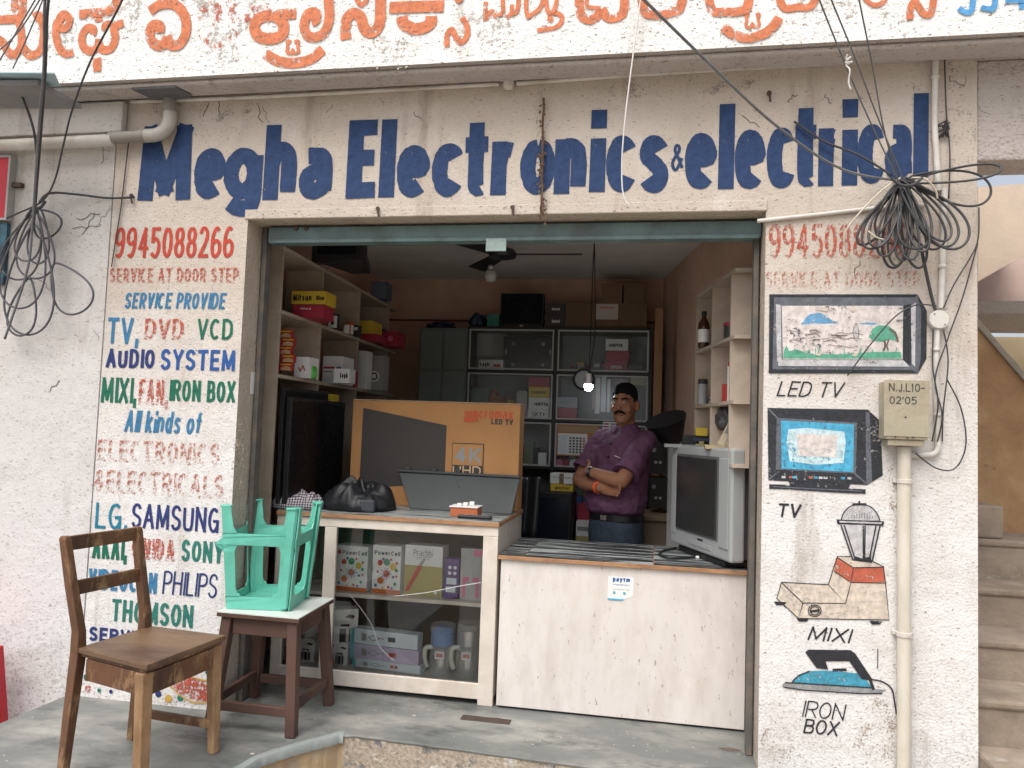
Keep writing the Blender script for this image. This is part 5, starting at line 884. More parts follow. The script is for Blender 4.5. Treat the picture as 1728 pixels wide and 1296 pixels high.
# ================================================================== things on the counters
TOPL, TOPR = .931, .770
M_scr = mat('screen_black', (.008, .008, .01), .3, .05, spec=.15); M_blk = mat('black_plastic', (.016, .016, .018), .4, .15, 8); M_gry = mat('grey_plastic', (.06, .068, .07), .65, .1, 5)
def panel_tv(label, a, b_, zb, zt, grp=None, th=.045, bez=.018):
    a, b_ = Vector((a[0], a[1], 0)), Vector((b_[0], b_[1], 0)); d = (b_-a).normalized(); L_ = (b_-a).length; nrm = Vector((d.y, -d.x, 0)); t = thing('flat_television', label, 'television', ((a+b_)/2+Vector((0, 0, zb))), grp)
    def bx(u0, u1, w0, w1, z0, z1, name, m, bev=.002):
        mb = MB(); mb.hexa([a+d*u+nrm*w+Vector((0, 0, z0)) for u, w in ((u0, w0), (u1, w0), (u1, w1), (u0, w1))], [a+d*u+nrm*w+Vector((0, 0, z1)) for u, w in ((u0, w0), (u1, w0), (u1, w1), (u0, w1))]); return mb.build(name, m, t, bevel=bev)
    bx(0, L_, -th, 0, zb+.03, zt, 'body', M_blk); bx(bez, L_-bez, .0004, .003, zb+.03+bez*1.4, zt-bez, 'screen', M_scr, 0); bx(L_*.3, L_*.7, -th-(.002 if th < .031 else .06), .05 if th == .03 else .012, zb+.0005, zb+.0295, 'stand', M_blk, .006); return t
panel_tv('large black flat television leaning along the left shelves, nearest the street', (-1.945, .43), (-1.925, 1.13), TOPL, 1.545, th=.03)
panel_tv('second black flat television standing behind the nearest one', (-1.992, .43), (-1.985, 1.0), TOPL, 1.60, th=.02)
# cardboard TV carton with its printing
tc = thing('television_carton', 'large brown cardboard TV carton printed 4K UHD on the display counter', 'carton', (-1.3, 1.03, TOPL))
bx0, bx1, by = -1.80, -.762, .95; bzt = PY(740, 679, by).z
M_card = mat('cardboard', (.46, .235, .09), .8, .12, 3, .0006, 90, col2=(.40, .2, .08), c2scale=2)
mb = MB(); mb.box(bx0, bx1, by, by+.15, TOPL+.0005, bzt); mb.build('carton', M_card, tc, bevel=.003)
mb = MB(); mb.box(bx0-.001, bx1+.004, by-.004, by+.154, bzt+.0005, bzt+.006); mb.build('lid_flap', mat('cardboard_pale', (.42, .30, .2), .85, .3, 20, .002, 60), tc)
def face(px, py): q = PY(px, py, by); return ((q.x-bx0)/(bx1-bx0), (q.z-TOPL)/(bzt-TOPL))
DK = mat('print_charcoal', (.05, .045, .042), .6, .1, 4); LOGO = mat('print_vermilion', (.55, .085, .03), .6, .05)
lg = [('p', [face(613, 688), face(754, 718), face(750, 816), face(606, 824)], DK)]
f0, f1 = face(808, 706), face(866, 695); lg.append(('t', 'cromax', f0[0], f0[1], f1[0], f1[1], .11, LOGO)); f0, f1 = face(829, 716), face(866, 708); lg.append(('t', 'LED TV', f0[0], f0[1], f1[0], f1[1], .12, DK))
for k in range(4): f0, f1 = face(784+k*4.6, 704), face(787.6+k*4.6, 694-k*.3); lg.append(('r', f0[0], f0[1], f1[0], f1[1], LOGO))
f0, f1 = face(783, 711.5), face(800, 705.5); lg.append(('r', f0[0], f0[1], f1[0], f1[1], LOGO)); f0, f1 = face(801.5, 711), face(806.5, 694); lg.append(('r', f0[0], f0[1], f1[0], f1[1], LOGO))
f0, f1 = face(762, 801), face(817, 749); lg.append(('r', *f0, *f1, DK)); f0, f1 = face(763.5, 784), face(815.5, 750.5); lg.append(('r', *f0, *f1, M_card)); f0, f1 = face(768, 780), face(812, 756); lg.append(('t', '4K', *f0, *f1, .11, PGY)); f0, f1 = face(764, 800), face(812, 787); lg.append(('t', 'UHD', *f0, *f1, .08, mat('print_tan', (.6, .4, .24), .6)))
prints(tc, (bx0, by, TOPL), (bx1-bx0, 0, 0), (0, 0, bzt-TOPL), lg, n=Vector((0, -1, 0)))
# grey TV back cover leaning on the carton
gb = thing('grey_back_cover', 'grey moulded plastic back cover leaning on the carton', 'cover', (-1.15, .85, TOPL))
B0, B1 = PZ(690, 852, TOPL+.004), PZ(866, 858, TOPL+.004); B0.y = max(B0.y, .62); B0.y = B1.y = .80; B0 = PY(692, 846, .80); B1 = PY(864, 851, .80); B0.z = B1.z = TOPL+.002
T0, T1 = PY(672, 796, .925), PY(878, 807, .925)
mb = MB(); o_ = Vector((0, .02, 0)); mb.hexa([B0, B1, B1+o_, B0+o_], [T0, T1, T1+o_, T0+o_]); mb.build('panel', M_gry, gb, bevel=.006)
mb = MB(); o2 = Vector((0, -.012, 0)); up_ = Vector((0, 0, .014)); mb.hexa([T0+o2, T1+o2, T1+o_, T0+o_], [T0+o2+up_, T1+o2+up_, T1+o_+up_, T0+o_+up_]); mb.build('rim', M_gry, gb, bevel=.004)
for f in (.08, .30, .50): p = T0.lerp(T1, f)+Vector((0, .004, .0145)); mb = MB(); mb.box(p.x-.012, p.x+.012, p.y-.008, p.y+.008, p.z, p.z+.016); mb.build('clip', M_gry, gb, bevel=.002)
p = T0.lerp(T1, .5).lerp(B0.lerp(B1, .5), .35)+Vector((0, -.004, 0)); mb = MB(); mb.beam(p, p+(T0-B0).normalized()*.05, .006, .006, (1, 0, 0)); mb.build('slot', M_blk, gb)
# black jacket and the checked cloth: folded lumps
def lump(name, label, cat, c, r, m, seed, amp=.28, n=34, fold=7.):
    mb = MB(); nu, nv = n*2, n; c = Vector(c)
    vs = []
    for i in range(nv+1):
        th = math.pi*i/nv
        for k in range(nu):
            ph = 2*math.pi*k/nu; d = Vector((math.sin(th)*math.cos(ph), math.sin(th)*math.sin(ph), math.cos(th)))
            w = 1+amp*noise.noise(d*1.6+Vector((seed, 0, 0)))+amp*.4*abs(noise.noise(Vector((d.x*fold, d.y*fold*.6, d.z*fold*1.3+seed))))-amp*.25*abs(math.sin(d.x*fold+3*noise.noise(d*2.3)+seed))
            p = Vector((d.x*r[0]*w, d.y*r[1]*w, d.z*r[2]*w)); p.z = max(p.z, -r[2]*.62+.004*noise.noise(p*30)); vs.append(c+p+Vector((0, 0, r[2]*.62)))
    mb.add(vs, [(i*nu+k, (i+1)*nu+k, (i+1)*nu+(k+1) % nu, i*nu+(k+1) % nu) for i in range(nv) for k in range(nu)]); return tag(mb.build(name, m, None, smooth=True), label, cat)
def drape(name, label, cat, c, rx, ry, h, m, seed, folds=6., depth=.3):
    """a heap of cloth: rounded folds running over a low mound, closed underneath"""
    nu, nv = 90, 34; vs = []
    for i in range(nv+1):
        r = i/nv
        for k in range(nu):
            t = 2*math.pi*k/nu; x, y = r*math.cos(t), r*math.sin(t); ed = 1+.16*noise.noise((math.cos(t)*1.7, math.sin(t)*1.7, seed))+.05*noise.noise((math.cos(t)*6, math.sin(t)*6, seed))
            w = 2.2*noise.noise((x*1.5, y*1.5, seed)); a = abs(math.sin(folds*(.55*x+.8*y)+w*2))**.7; b2 = abs(math.sin(folds*1.6*(.8*x-.35*y)+w*3+seed))**.7
            z = h*max(0, 1-r**3.2)**.55*(1+.55*noise.noise((x*1.9+4, y*1.9, seed)))*(1-depth+depth*(.65*a+.35*b2))
            vs.append(Vector((c[0]+x*rx*ed, c[1]+y*ry*ed, c[2]+max(z, .0015*(i == nv)))))
    mb = MB(); mb.add(vs, [(i*nu+k, (i+1)*nu+k, (i+1)*nu+(k+1) % nu, i*nu+(k+1) % nu) for i in range(nv) for k in range(nu)]+[[nv*nu+k for k in range(nu)][::-1]]); return tag(mb.build(name, m, None, smooth=True), label, cat)
c = PY(600, 840, .62); jk = drape('black_jacket', 'crumpled black jacket heaped on the display counter', 'jacket', (c.x, .66, TOPL+.002), .215, .17, .165, mat('jacket_nylon', (.012, .013, .016), .5, .3, 12, .0006, 90), 3.1, 3.6, .42)
a_ = PY(607, 848, .50); mb = MB(); mb.box(a_.x, a_.x+.085, .49, .53, TOPL+.003, TOPL+.07); mb.build('cuff', mat('jacket_grey', (.045, .05, .058), .7, .2, 12), jk, bevel=.012)
M_chk = bpy.data.materials.new('checked_cloth'); M_chk.use_nodes = True; n_ = M_chk.node_tree.nodes; l_ = M_chk.node_tree.links; b_ = n_['Principled BSDF']; b_.inputs['Roughness'].default_value = .9
t_ = n_.new('ShaderNodeTexCoord'); w1 = n_.new('ShaderNodeTexWave'); w1.inputs['Scale'].default_value = 22; w1.inputs['Distortion'].default_value = 3; w2 = n_.new('ShaderNodeTexWave'); w2.bands_direction = 'Z'; w2.inputs['Scale'].default_value = 24; w2.inputs['Distortion'].default_value = 3
l_.new(t_.outputs['Object'], w1.inputs[0]); l_.new(t_.outputs['Object'], w2.inputs[0]); mm = n_.new('ShaderNodeMath'); mm.operation = 'MULTIPLY'; l_.new(w1.outputs[1], mm.inputs[0]); l_.new(w2.outputs[1], mm.inputs[1]); cr = n_.new('ShaderNodeValToRGB'); cr.color_ramp.elements[0].color = (.05, .05, .10, 1); cr.color_ramp.elements[1].color = (.55, .5, .48, 1); cr.color_ramp.elements[1].position = .35; l_.new(mm.outputs[0], cr.inputs[0]); l_.new(cr.outputs[0], b_.inputs['Base Color'])
c = PY(497, 845, .52); drape('checked_cloth', 'crumpled blue and white checked cloth beside the black jacket', 'cloth', (c.x+.01, .53, TOPL+.002), .15, .10, .10, M_chk, 9.4, 7., .45)
tb = thing('parts_box', 'small orange box with white plugs on top, at the counter end', 'box', PY(782, 858, .62)); a = PY(760, 856, .55).x; b2_ = PY(806, 856, .55).x
mb = MB(); mb.box(a, b2_, .55, .66, TOPL+.001, TOPL+.05); mb.build('body', mat('orange_card', (.45, .13, .05), .6, .2), tb, bevel=.003); mb = MB(); mb.box(a-.006, b2_+.003, .545, .665, TOPL+.0505, TOPL+.057); mb.build('lid', WHT, tb, bevel=.001)
for k in range(3): mb = MB(); mb.box(a+.03+.03*k, a+.055+.03*k, .57+.02*k, .60+.02*k, TOPL+.0575, TOPL+.07+.004*k); mb.build('plug', WHT, tb, bevel=.003)
rm_ = thing('remote_control', 'black remote control lying by the orange box', 'remote', PY(800, 862, .5)); a = PY(773, 862, .50).x; b2_ = PY(830, 862, .50).x
mb = MB(); mb.box(a, b2_, .485, .525, TOPL+.0005, TOPL+.018); mb.build('body', M_blk, rm_, bevel=.006)
for k in range(9):
    mb = MB(); mb.box(a+.02+.016*(k % 9), a+.028+.016*(k % 9), .492, .518, TOPL+.0182, TOPL+.020); mb.build('button', PGY, rm_)
# CRT television on the right counter
A, B = PZ(1131, 914, TOPR+.035), PZ(1232, 951, TOPR+.035); A.z = B.z = 0; d = (B-A).normalized(); nrm = Vector((d.y, -d.x, 0)); L_ = (B-A).length; zb_, zt_ = TOPR+.035, TOPR+.035+.50
zt_ = PY(1235, 757, B.y).z
crt = thing('crt_television', 'silver-grey tube television turned sideways on the right counter', 'television', (A+B)/2+Vector((0, 0, TOPR)))
M_sil = mat('silver_plastic', (.40, .42, .42), .4, .08, 4, metal=.15)
def cb(u0, u1, w0, w1, z0, z1, name, m, bev=.004, par=None):
    mb = MB(); mb.hexa([A+d*u+nrm*w+Vector((0, 0, z0)) for u, w in ((u0, w0), (u1, w0), (u1, w1), (u0, w1))], [A+d*u+nrm*w+Vector((0, 0, z1)) for u, w in ((u0, w0), (u1, w0), (u1, w1), (u0, w1))]); return mb.build(name, m, par or crt, bevel=bev)
cb(0, L_, -.075, 0, zb_, zt_, 'bezel', M_sil, .012); sx_, ex_ = L_*.13, L_*.80
cb(sx_-.012, ex_+.012, .0006, .004, zb_+.085, zt_-.045, 'screen_frame', mat('bezel_dark', (.12, .125, .13), .4), .002); cb(sx_, ex_, .0044, .012, zb_+.098, zt_-.058, 'screen', mat('crt_glass', (.035, .035, .035), .18, .1, spec=.6), .004)
cb(L_*.84, L_*.97, .0006, .006, zb_+.06, zt_-.05, 'speaker_grille', M_sil, .003); cb(L_*.02, L_*.10, .0006, .006, zb_+.06, zt_-.05, 'speaker_grille', M_sil, .003); cb(L_*.35, L_*.72, .0006, .004, zb_+.028, zb_+.05, 'control_flap', M_sil, .001); cb(L_*.50, L_*.58, .0006, .003, zb_+.062, zb_+.07, 'logo', M_blk, 0)
mb = MB(); mb.loft([[A+d*u+nrm*w+Vector((0, 0, z)) for u, z in ((i0, z0), (L_-i0, z0), (L_-i0, z1), (i0, z1))] for w, i0, z0, z1 in ((-.0755, .01, zb_+.01, zt_-.01), (-.16, .03, zb_+.02, zt_-.03), (-.30, .12, zb_+.04, zt_-.11), (-.34, .14, zb_+.05, zt_-.13))]); mb.build('back_shell', mat('crt_back', (.05, .055, .06), .5), crt, bevel=.006)
cb(L_*.12, L_*.88, -.25, -.01, TOPR+.001, zb_-.0005, 'base', M_blk, .008)
cbl = MB(); cbl.tube(smooth_path([PZ(1140, 925, TOPR+.012), PZ(1118, 930, TOPR+.008), PZ(1114, 937, TOPR+.008), PZ(1135, 942, TOPR+.008), PZ(1172, 940, TOPR+.008)], 6), .006, 8); pc = tag(cbl.build('power_cord', M_blk, None, smooth=True), 'black power cord with white plug tip on the striped counter top', 'cord')
mb = MB(); q = PZ(1174, 940, TOPR+.008); mb.box(q.x-.0, q.x+.018, q.y-.006, q.y+.006, q.z-.006, q.z+.006); mb.build('plug', WHT, pc, bevel=.002)
# shelf board over the television with gadgets
sbz = PY(1230, 752, .62).z; bd = thing('wall_shelf', 'short raw wooden shelf board over the tube television', 'shelf', (.42, .65, sbz)); mb = MB(); mb.box(PY(1190, 752, .55).x, RX(.7)-.001, .55, .75, sbz-.02, sbz); mb.build('board', mat('raw_wood', (.42, .33, .2), .75, .3, 9, stretch=(1, 6, 1)), bd, bevel=.002)
mb = MB(); mb.beam((RX(.70)-.002, .72, sbz-.12), (RX(.70)-.16, .72, sbz-.021), .02, .02, (0, 1, 0)); mb.build('bracket', M_blk, bd)
sb_ = thing('set_top_box', 'black set-top box with cable on the shelf behind the stands', 'electronics', (.25, .85, zt_)); mb = MB(); xx0, xx1 = PY(1152, 745, .95).x, PY(1222, 745, .95).x; z_ = PY(1190, 751, .95).z; mb.box(xx0, xx1, .95, 1.08, z_, z_+.055); mb.build('body', M_blk, sb_, bevel=.004); mb = MB(); mb.box(xx0+.06, xx1-.05, .9485, .9498, z_+.02, z_+.04); mb.build('display', mat('lcd_blue', (.05, .07, .10), .2), sb_)
mb = MB(); mb.box(xx0-.1, RX(1.0)-.001, .93, 1.14, z_-.019, z_-.001); mb.build('support_board', mat('grey_ply', (.30, .31, .31), .6), sb_)
for i, (dx, lab) in enumerate(((0, 'left one of two cream payment stands with ring tops'), (13, 'right one of two cream payment stands with ring tops'))):
    f_ = PY(1216+dx, 750, .60); t_ = PY(1246+dx, 696, .60); st_ = thing('payment_stand', lab, 'stand', f_, 'payment stands over the tube television'); f_.z = sbz+.002; ax = (t_-f_).normalized(); sd = Vector((ax.z, 0, -ax.x)); mb = MB(); mb.prism([f_-sd*.018, f_+sd*.018, t_+sd*.022, t_+ax*.02+sd*.014, t_+ax*.026, t_+ax*.02-sd*.014, t_-sd*.022], (0, .006, 0)); mb.build('card', mat('card_cream', (.60, .53, .40), .5), st_)
    q = t_+ax*.004+Vector((0, -.003, 0)); mb = MB(); mb.tube([q+(sd*math.cos(R(a*30))+ax*math.sin(R(a*30)))*.013 for a in range(12)], .003, 6, closed=True); mb.build('ring', DKB, st_, smooth=True)
    q = f_.lerp(t_, .45); mb = MB(); mb.prism([q-sd*.013-ax*.02+Vector((0, -.001, 0)), q+sd*.013-ax*.02+Vector((0, -.001, 0)), q+sd*.013+ax*.02+Vector((0, -.001, 0)), q-sd*.013+ax*.02+Vector((0, -.001, 0))], (0, -.0006, 0)); mb.build('printed_square', PGY, st_)

# ================================================================== shelving
M_shelf = mat('shelf_laminate', (.48, .40, .32), .6, .2, 4, col2=(.38, .3, .23), c2scale=3); M_brown = mat('shelf_brown', (.26, .14, .085), .6, .25, 4)
ls = thing('left_shelves', 'open laminate shelves along the left wall crowded with cartons', 'shelves', (-2.2, 1.5, 0))
LF = lambda y: -2.02-.04*y    # front plane
LW = lambda y: LX(y)+.002
ZS = [PY(548, 452, 1.0).z, PY(548, 547, 1.0).z, PY(541, 643, 1.0).z, .80]
def skewbox(mb, fx0, fx1, y0, y1, z0, z1): mb.hexa([(fx0(y0), y0, z0), (fx1(y0), y0, z0), (fx1(y1), y1, z0), (fx0(y1), y1, z0)], [(fx0(y0), y0, z1), (fx1(y0), y0, z1), (fx1(y1), y1, z1), (fx0(y1), y1, z1)])
for z in ZS: mb = MB(); skewbox(mb, LW, LF, .42, 2.62, z-.02, z); mb.build('shelf', M_shelf, ls, bevel=.001)
for y in (.42, 1.0, 1.7, 2.4):
    for k in range(4):
        z0 = ([0.003]+ZS[::-1])[k]+.0005; z1 = ZS[::-1][k]-.0205; mb = MB(); skewbox(mb, LW, lambda q: LF(q)-.001, y, y+.018, z0, z1); mb.build('divider', M_shelf, ls)
mb = MB(); skewbox(mb, lambda q: LW(q)-.0015, lambda q: LW(q)-.0002, .42, 2.62, .003, ZS[0]); mb.build('back_panel', M_brown, ls)
rs = thing('right_shelves', 'narrow laminate shelves along the right wall with bottles and tins', 'shelves', (.4, .7, 0))
RF = lambda y: .44-.19*y; RW = lambda y: RX(y)-.002
ZR = [PY(1176, 498, 1.06).z, PY(1174, 592, 1.06).z, PY(1172, 684, 1.06).z, 1.28]
for z in ZR: mb = MB(); skewbox(mb, RF, RW, .32, 1.08, z-.018, z); mb.build('shelf', M_shelf, rs, bevel=.001)
for y in (.38, .72, 1.06):
    for k in range(3): mb = MB(); skewbox(mb, lambda q: RF(q)+.001, RW, y, y+.016, ZR[k+1]+.0005, ZR[k]-.0185); mb.build('divider', M_shelf, rs)
# left shelf goods: (kind, px0, px1, top px, front Y, depth, shelf index, material, label, prints)
GL_ = 'goods on the left shelves'
def lshelf(nm, cat, a, b_, t, Y, dp, si, m, lab, pr=(), zb=None): return carton(nm, lab, cat, a, b_, t, Y, dp, m, ZS[si] if zb is None else zb, pr=pr, group=GL_)
lshelf('motor_carton', 'carton', 494, 545, 514, .74, .16, 1, PCR, 'crimson carton under the yellow Mitsun carton', [('t', 'minara', .25, .62, .6, .78, .1, WHT)]); zz_ = PY(520, 514, .74).z
lshelf('motor_carton', 'carton', 492, 549, 491, .74, .16, 1, PYL, 'yellow Mitsun carton on the upper left shelf', [('t', 'Mitsun', .05, .25, .6, .75, .1, BLK), ('r', .69, 0, .70, 1, POL), ('t', 'Mitsun', .74, .3, .97, .65, .1, BLK)], zz_+.002)
lshelf('white_carton', 'carton', 497, 521, 602, .76, .14, 2, WHT, 'small white carton with red print above the televisions', [('l', [(.3, .5), (.45, .3), (.6, .6), (.75, .35)], .06, PRD)])
lshelf('white_carton', 'carton', 545, 578, 601, 1.30, .2, 2, WHT, 'larger white carton on the middle left shelf', [('r', .05, .55, .62, .62, PRD), ('r', .05, .42, .5, .46, PGY), ('r', .7, .4, .95, .62, PBL)])
lshelf('white_carton', 'carton', 563, 590, 622, 1.16, .1, 2, WHT, 'small white Logic carton in front of the larger white one', [('t', 'Logic', .4, .3, .9, .7, .1, BLK)])
lshelf('frame_sample', 'frame', 552, 571, 530, 1.25, .02, 1, BLK, 'small black framed card with a letter on the upper left shelf', [('r', .1, .1, .9, .9, WHT), ('t', 'A', .35, .3, .65, .75, .12, BLK)])
lshelf('paper_packet', 'packet', 580, 592, 548, 1.45, .05, 1, WHT, 'small orange edged packet on the upper left shelf', [('r', .8, 0, 1, 1, POR)])
lshelf('yellow_carton', 'carton', 540, 561, 665, 1.10, .1, 3, PYL, 'yellow carton on the bottom shelf behind the televisions', [('t', '200', .2, .62, .8, .75, .1, PRD)])
lshelf('speaker_carton', 'carton', 604, 629, 541, 1.90, .2, 1, PYL, 'yellow carton on the deeper part of the upper left shelf', [('r', .55, 0, .57, 1, POL)], PY(615, 563, 1.90).z); lshelf('speaker_carton', 'carton', 603, 636, 563, 1.90, .2, 1, PCR, 'crimson carton under the far yellow carton', zb=ZS[1])
lshelf('toolbox', 'box', 640, 671, 559, 2.2, .2, 1, PCR, 'red toolbox at the far end of the left shelves', [('d', .6, .5, .2, PPK)]); lshelf('white_carton', 'carton', 605, 619, 592, 1.85, .12, 2, WHT, 'tall white carton at the far end of the middle left shelf'); lshelf('regulator_carton', 'carton', 622, 648, 600, 2.0, .12, 2, mat('card_grey', (.36, .35, .33), .7), 'grey carton with a round dial on the middle left shelf', [('d', .4, .4, .16, WHT), ('d', .4, .4, .11, BLK), ('d', .4, .4, .07, WHT)])
lshelf('blue_carton', 'carton', 627, 651, 475, 2.1, .15, 0, mat('slate_card', (.10, .12, .16), .6), 'slate carton on top of the left shelves near the back')
for k in range(5): lshelf('snack_packet', 'packet', 471+k % 2*3, 493+k % 2*4, 556+k*14, .60-.012*k, .02, 2, mat('packet_red', (.40, .035, .03), .3, .3, 12, .003, 40), ['top', 'second', 'middle', 'fourth', 'lowest'][k]+' red snack packet of the hanging strip by the left reveal', [('p', [(.1, .1), (.9, .05), (.85, .45), (.5, .6), (.15, .4)], mat('packet_tan', (.55, .38, .22), .4)), ('r', .1, .7, .9, .85, PYL)], zb=PY(482, 556+k*14+15, .6).z)
lump('green_packet', 'crinkled bright green packet beside the small white carton', 'packet', (PY(524, 625, .80).x, .83, ZS[2]+.001), (.028, .03, .05), mat('packet_green', (.10, .42, .07), .3, .2), 2.2, .3, 16)
# black television and bags on top of the left shelves
ot = thing('crt_television', 'black tube television on top of the left shelves under the shutter', 'television', (LF(1.1)-.1, 1.1, ZS[0])); xx0, xx1 = PY(525, 430, .85).x, PY(612, 430, .85).x
mb = MB(); mb.box(xx0, xx1, .85, .93, ZS[0]+.001, PY(560, 405, .85).z); mb.build('bezel', M_blk, ot, bevel=.01); mb = MB(); mb.box(xx0+.04, xx1-.04, .846, .8495, ZS[0]+.05, PY(560, 412, .85).z); mb.build('screen', M_scr, ot, bevel=.003)
mb = MB(); mb.loft([[Vector((x, y, z)) for x, z in ((xx0+i, ZS[0]+.012), (xx1-i, ZS[0]+.012), (xx1-i, zt0), (xx0+i, zt0))] for y, i, zt0 in ((.9305, .02, PY(560, 409, .85).z), (1.25, .10, PY(560, 425, .85).z))]); mb.build('back_shell', M_blk, ot, bevel=.01)
cl2 = lump('cable_bundle', 'black hanks of cable on top of the left shelves', 'cable', (PY(635, 520, 2.2).x, 2.25, ZS[1]+.001), (.07, .09, .06), M_blk, 5.5, .4, 18)
# right shelf goods
GR_ = 'goods on the right shelves'
def bottle(label, px, py_top, Y, zb, r, m, capm, tall=1.):
    c = PY(px, 600, Y); c.z = zb+.001; h = PY(px, py_top, Y).z-zb; t = thing('bottle', label, 'bottle', c, GR_); mb = MB(); mb.lathe(c, [(r*.9, 0), (r, .006), (r, h*.6), (r*.85, h*.70), (r*.4, h*.82), (r*.36, h*.88)], 18); mb.build('body', m, t, smooth=True, angle=45); mb = MB(); mb.lathe(c+Vector((0, 0, h*.881)), [(r*.45, 0), (r*.45, h*.118)], 14); mb.build('cap', capm, t, smooth=True, angle=45); mb = MB(); mb.lathe(c, [(r*1.01, h*.15), (r*1.01, h*.5)], 18); mb.build('label', WHT if 'brown' in label else PALE, t, smooth=True, angle=45); return t
bottle('tall brown bottle with a black cap on the top right shelf', 1187, 526, .93, ZR[1], .032, mat('amber', (.06, .022, .012), .2), M_blk); bottle('blue bottle on the lower right shelf by the pillar', 1262, 630, .44, ZR[2], .022, mat('blue_bottle', (.05, .12, .25), .3), PBL); bottle('small white bottle beside the blue bottle', 1257, 655, .42, ZR[2], .012, WHT, PPK)
for lab, px, pt, Y, si, r, m in (('flat dark tin with a red rim on the right shelf', 1236, 545, .55, 1, .045, mat('tin_dark', (.05, .045, .045), .4)), ('stacked grey tin near the pillar', 1262, 520, .46, 1, .04, mat('tin_grey', (.12, .12, .13), .4)), ('clear jar with a white base on the lower right shelf', 1187, 640, .95, 2, .026, mat('jar_clear', (.35, .36, .36), .2))):
    c = PY(px, 600, Y); c.z = ZR[si]+.001; h = max(.03, PY(px, pt, Y).z-ZR[si]); t = thing('tin', lab, 'tin', c, GR_); mb = MB(); mb.lathe(c, [(r*.95, 0), (r, .004), (r, h*.8)], 20); mb.build('body', m, t, smooth=True, angle=40); mb = MB(); mb.lathe(c+Vector((0, 0, h*.801)), [(r*1.05, 0), (r*1.05, h*.15), (r*.9, h*.2)], 20); mb.build('lid', PCR if 'red' in lab else DKB, t, smooth=True, angle=40)
def rshelf(nm, cat, a, b_, t, Y, dp, si, m, lab, pr=(), pyb=None): return carton(nm, lab, cat, a, b_, t, Y, dp, m, None if pyb else ZR[si], pyb=pyb, pr=pr, group=GR_)
rshelf('folder', 'folder', 1263, 1272, 576, .40, .12, 2, PCR, 'crimson patterned folder standing by the pillar'); rshelf('tube_light', 'tube', 1228, 1232, 610, .60, .015, 2, WHT, 'white tube with red ends leaning on the right shelf', [('r', 0, .88, 1, 1, PRD)]); rshelf('fuse_carton', 'carton', 1174, 1194, 722, .95, .06, 3, PYL, 'small yellow carton on the lowest right shelf', [('r', .3, .4, .7, .6, POL)]); rshelf('red_packet', 'packet', 1219, 1227, 648, .66, .03, 2, PRD, 'small red packet on the lower right shelf'); rshelf('junk_box', 'box', 1222, 1240, 535, .78, .06, 1, DKB, 'small dark box in front of the divider on the right shelf')
lump('plastic_bag', 'dark crinkled plastic bag hanging at the right shelves', 'bag', (PY(1226, 690, .66).x, .70, PY(1226, 725, .66).z), (.05, .05, .09), mat('bag_film', (.06, .06, .062), .2, .3, 9, .004, 30), 7.7, .35, 18)

# ================================================================== back cabinets
M_gl2 = M_gl.copy(); M_gl2.name = 'dusty_glass'
for q_ in M_gl2.node_tree.nodes:
    if q_.type == 'BSDF_GLOSSY': q_.inputs['Roughness'].default_value = .32
BY = 2.6; M_dw = mat('dark_frame', (.022, .018, .016), .45, .3, 6); M_trim = mat('pale_trim', (.50, .50, .48), .5, .1); M_bi = mat('cabinet_lining', (.26, .28, .27), .7, .15, 3)
bc = thing('glass_cabinet', 'dark framed glass wall cabinet with pale trim behind the man', 'cabinet', (-.77, 2.8, 0))
X0, X1, X2 = PY(790, 600, BY).x, PY(937.5, 600, BY).x, PY(1096, 600, BY).x; rows = [(PY(940, 552, BY).z, PY(940, 626, BY).z), (PY(940, 627, BY).z, PY(940, 708, BY).z), (PY(940, 709, BY).z, PY(940, 788, BY).z)]
mb = MB(); mb.box(X0-.02, X2+.02, BY+.38, BY+.395, .003, rows[0][0]); mb.build('back_panel', M_bi, bc)
for x in (X0-.02, X1-.01, X2): mb = MB(); mb.box(x, x+.02, BY+.001, BY+.379, .003, rows[0][0]-.0205); mb.build('upright', M_dw, bc)
for z in (rows[0][0], rows[0][1], rows[1][1], rows[2][1], .75, .35): mb = MB(); mb.box(X0-.019, X2+.019, BY+.002, BY+.3785, z-.02, z); mb.build('shelf', M_dw, bc)
for (a, b_) in ((X0, X1-.01), (X1+.01, X2)):
    for zt_r, zb_r in rows:
        t = .012; mb = MB(); mb.box(a+.006, b_-.006, BY-.006, BY+.0, zt_r-.034, zt_r-.022); mb.box(a+.006, b_-.006, BY-.006, BY+.0, zb_r+.002, zb_r+.014); mb.box(a+.006, a+.018, BY-.0062, BY+.0, zb_r+.0145, zt_r-.0345); mb.box(b_-.018, b_-.006, BY-.0062, BY+.0, zb_r+.0145, zt_r-.0345); fr = mb.build('door_frame', M_trim, bc)
        mb = MB(); mb.box(a+.0185, b_-.0185, BY-.003, BY-.001, zb_r+.0148, zt_r-.0348); mb.build('glass_door', M_gl2, fr)
al = thing('steel_almirah', 'greenish glass fronted cupboard in the back left corner', 'cupboard', (-1.75, 2.75, 0)); ax0, ax1 = PY(707, 600, 2.55).x, PY(787, 600, 2.55).x; azt = PY(745, 553, 2.55).z
mb = MB(); mb.box(ax0, ax1, 2.56, 2.95, .003, azt); mb.build('carcass', mat('almirah_green', (.13, .15, .13), .5, .15), al, bevel=.004)
for i in range(2):
    w_ = (ax1-ax0)/2
    for z0, z1 in ((azt-.34, azt-.03), (azt-.68, azt-.36), (azt-1.0, azt-.70)): mb = MB(); mb.box(ax0+w_*i+.012, ax0+w_*(i+1)-.012, 2.552, 2.5595, z0, z1); mb.build('pane', mat('frosted_green', (.17, .20, .18), .25, .1), al, bevel=.002)
GB = 'goods in the back cabinet'
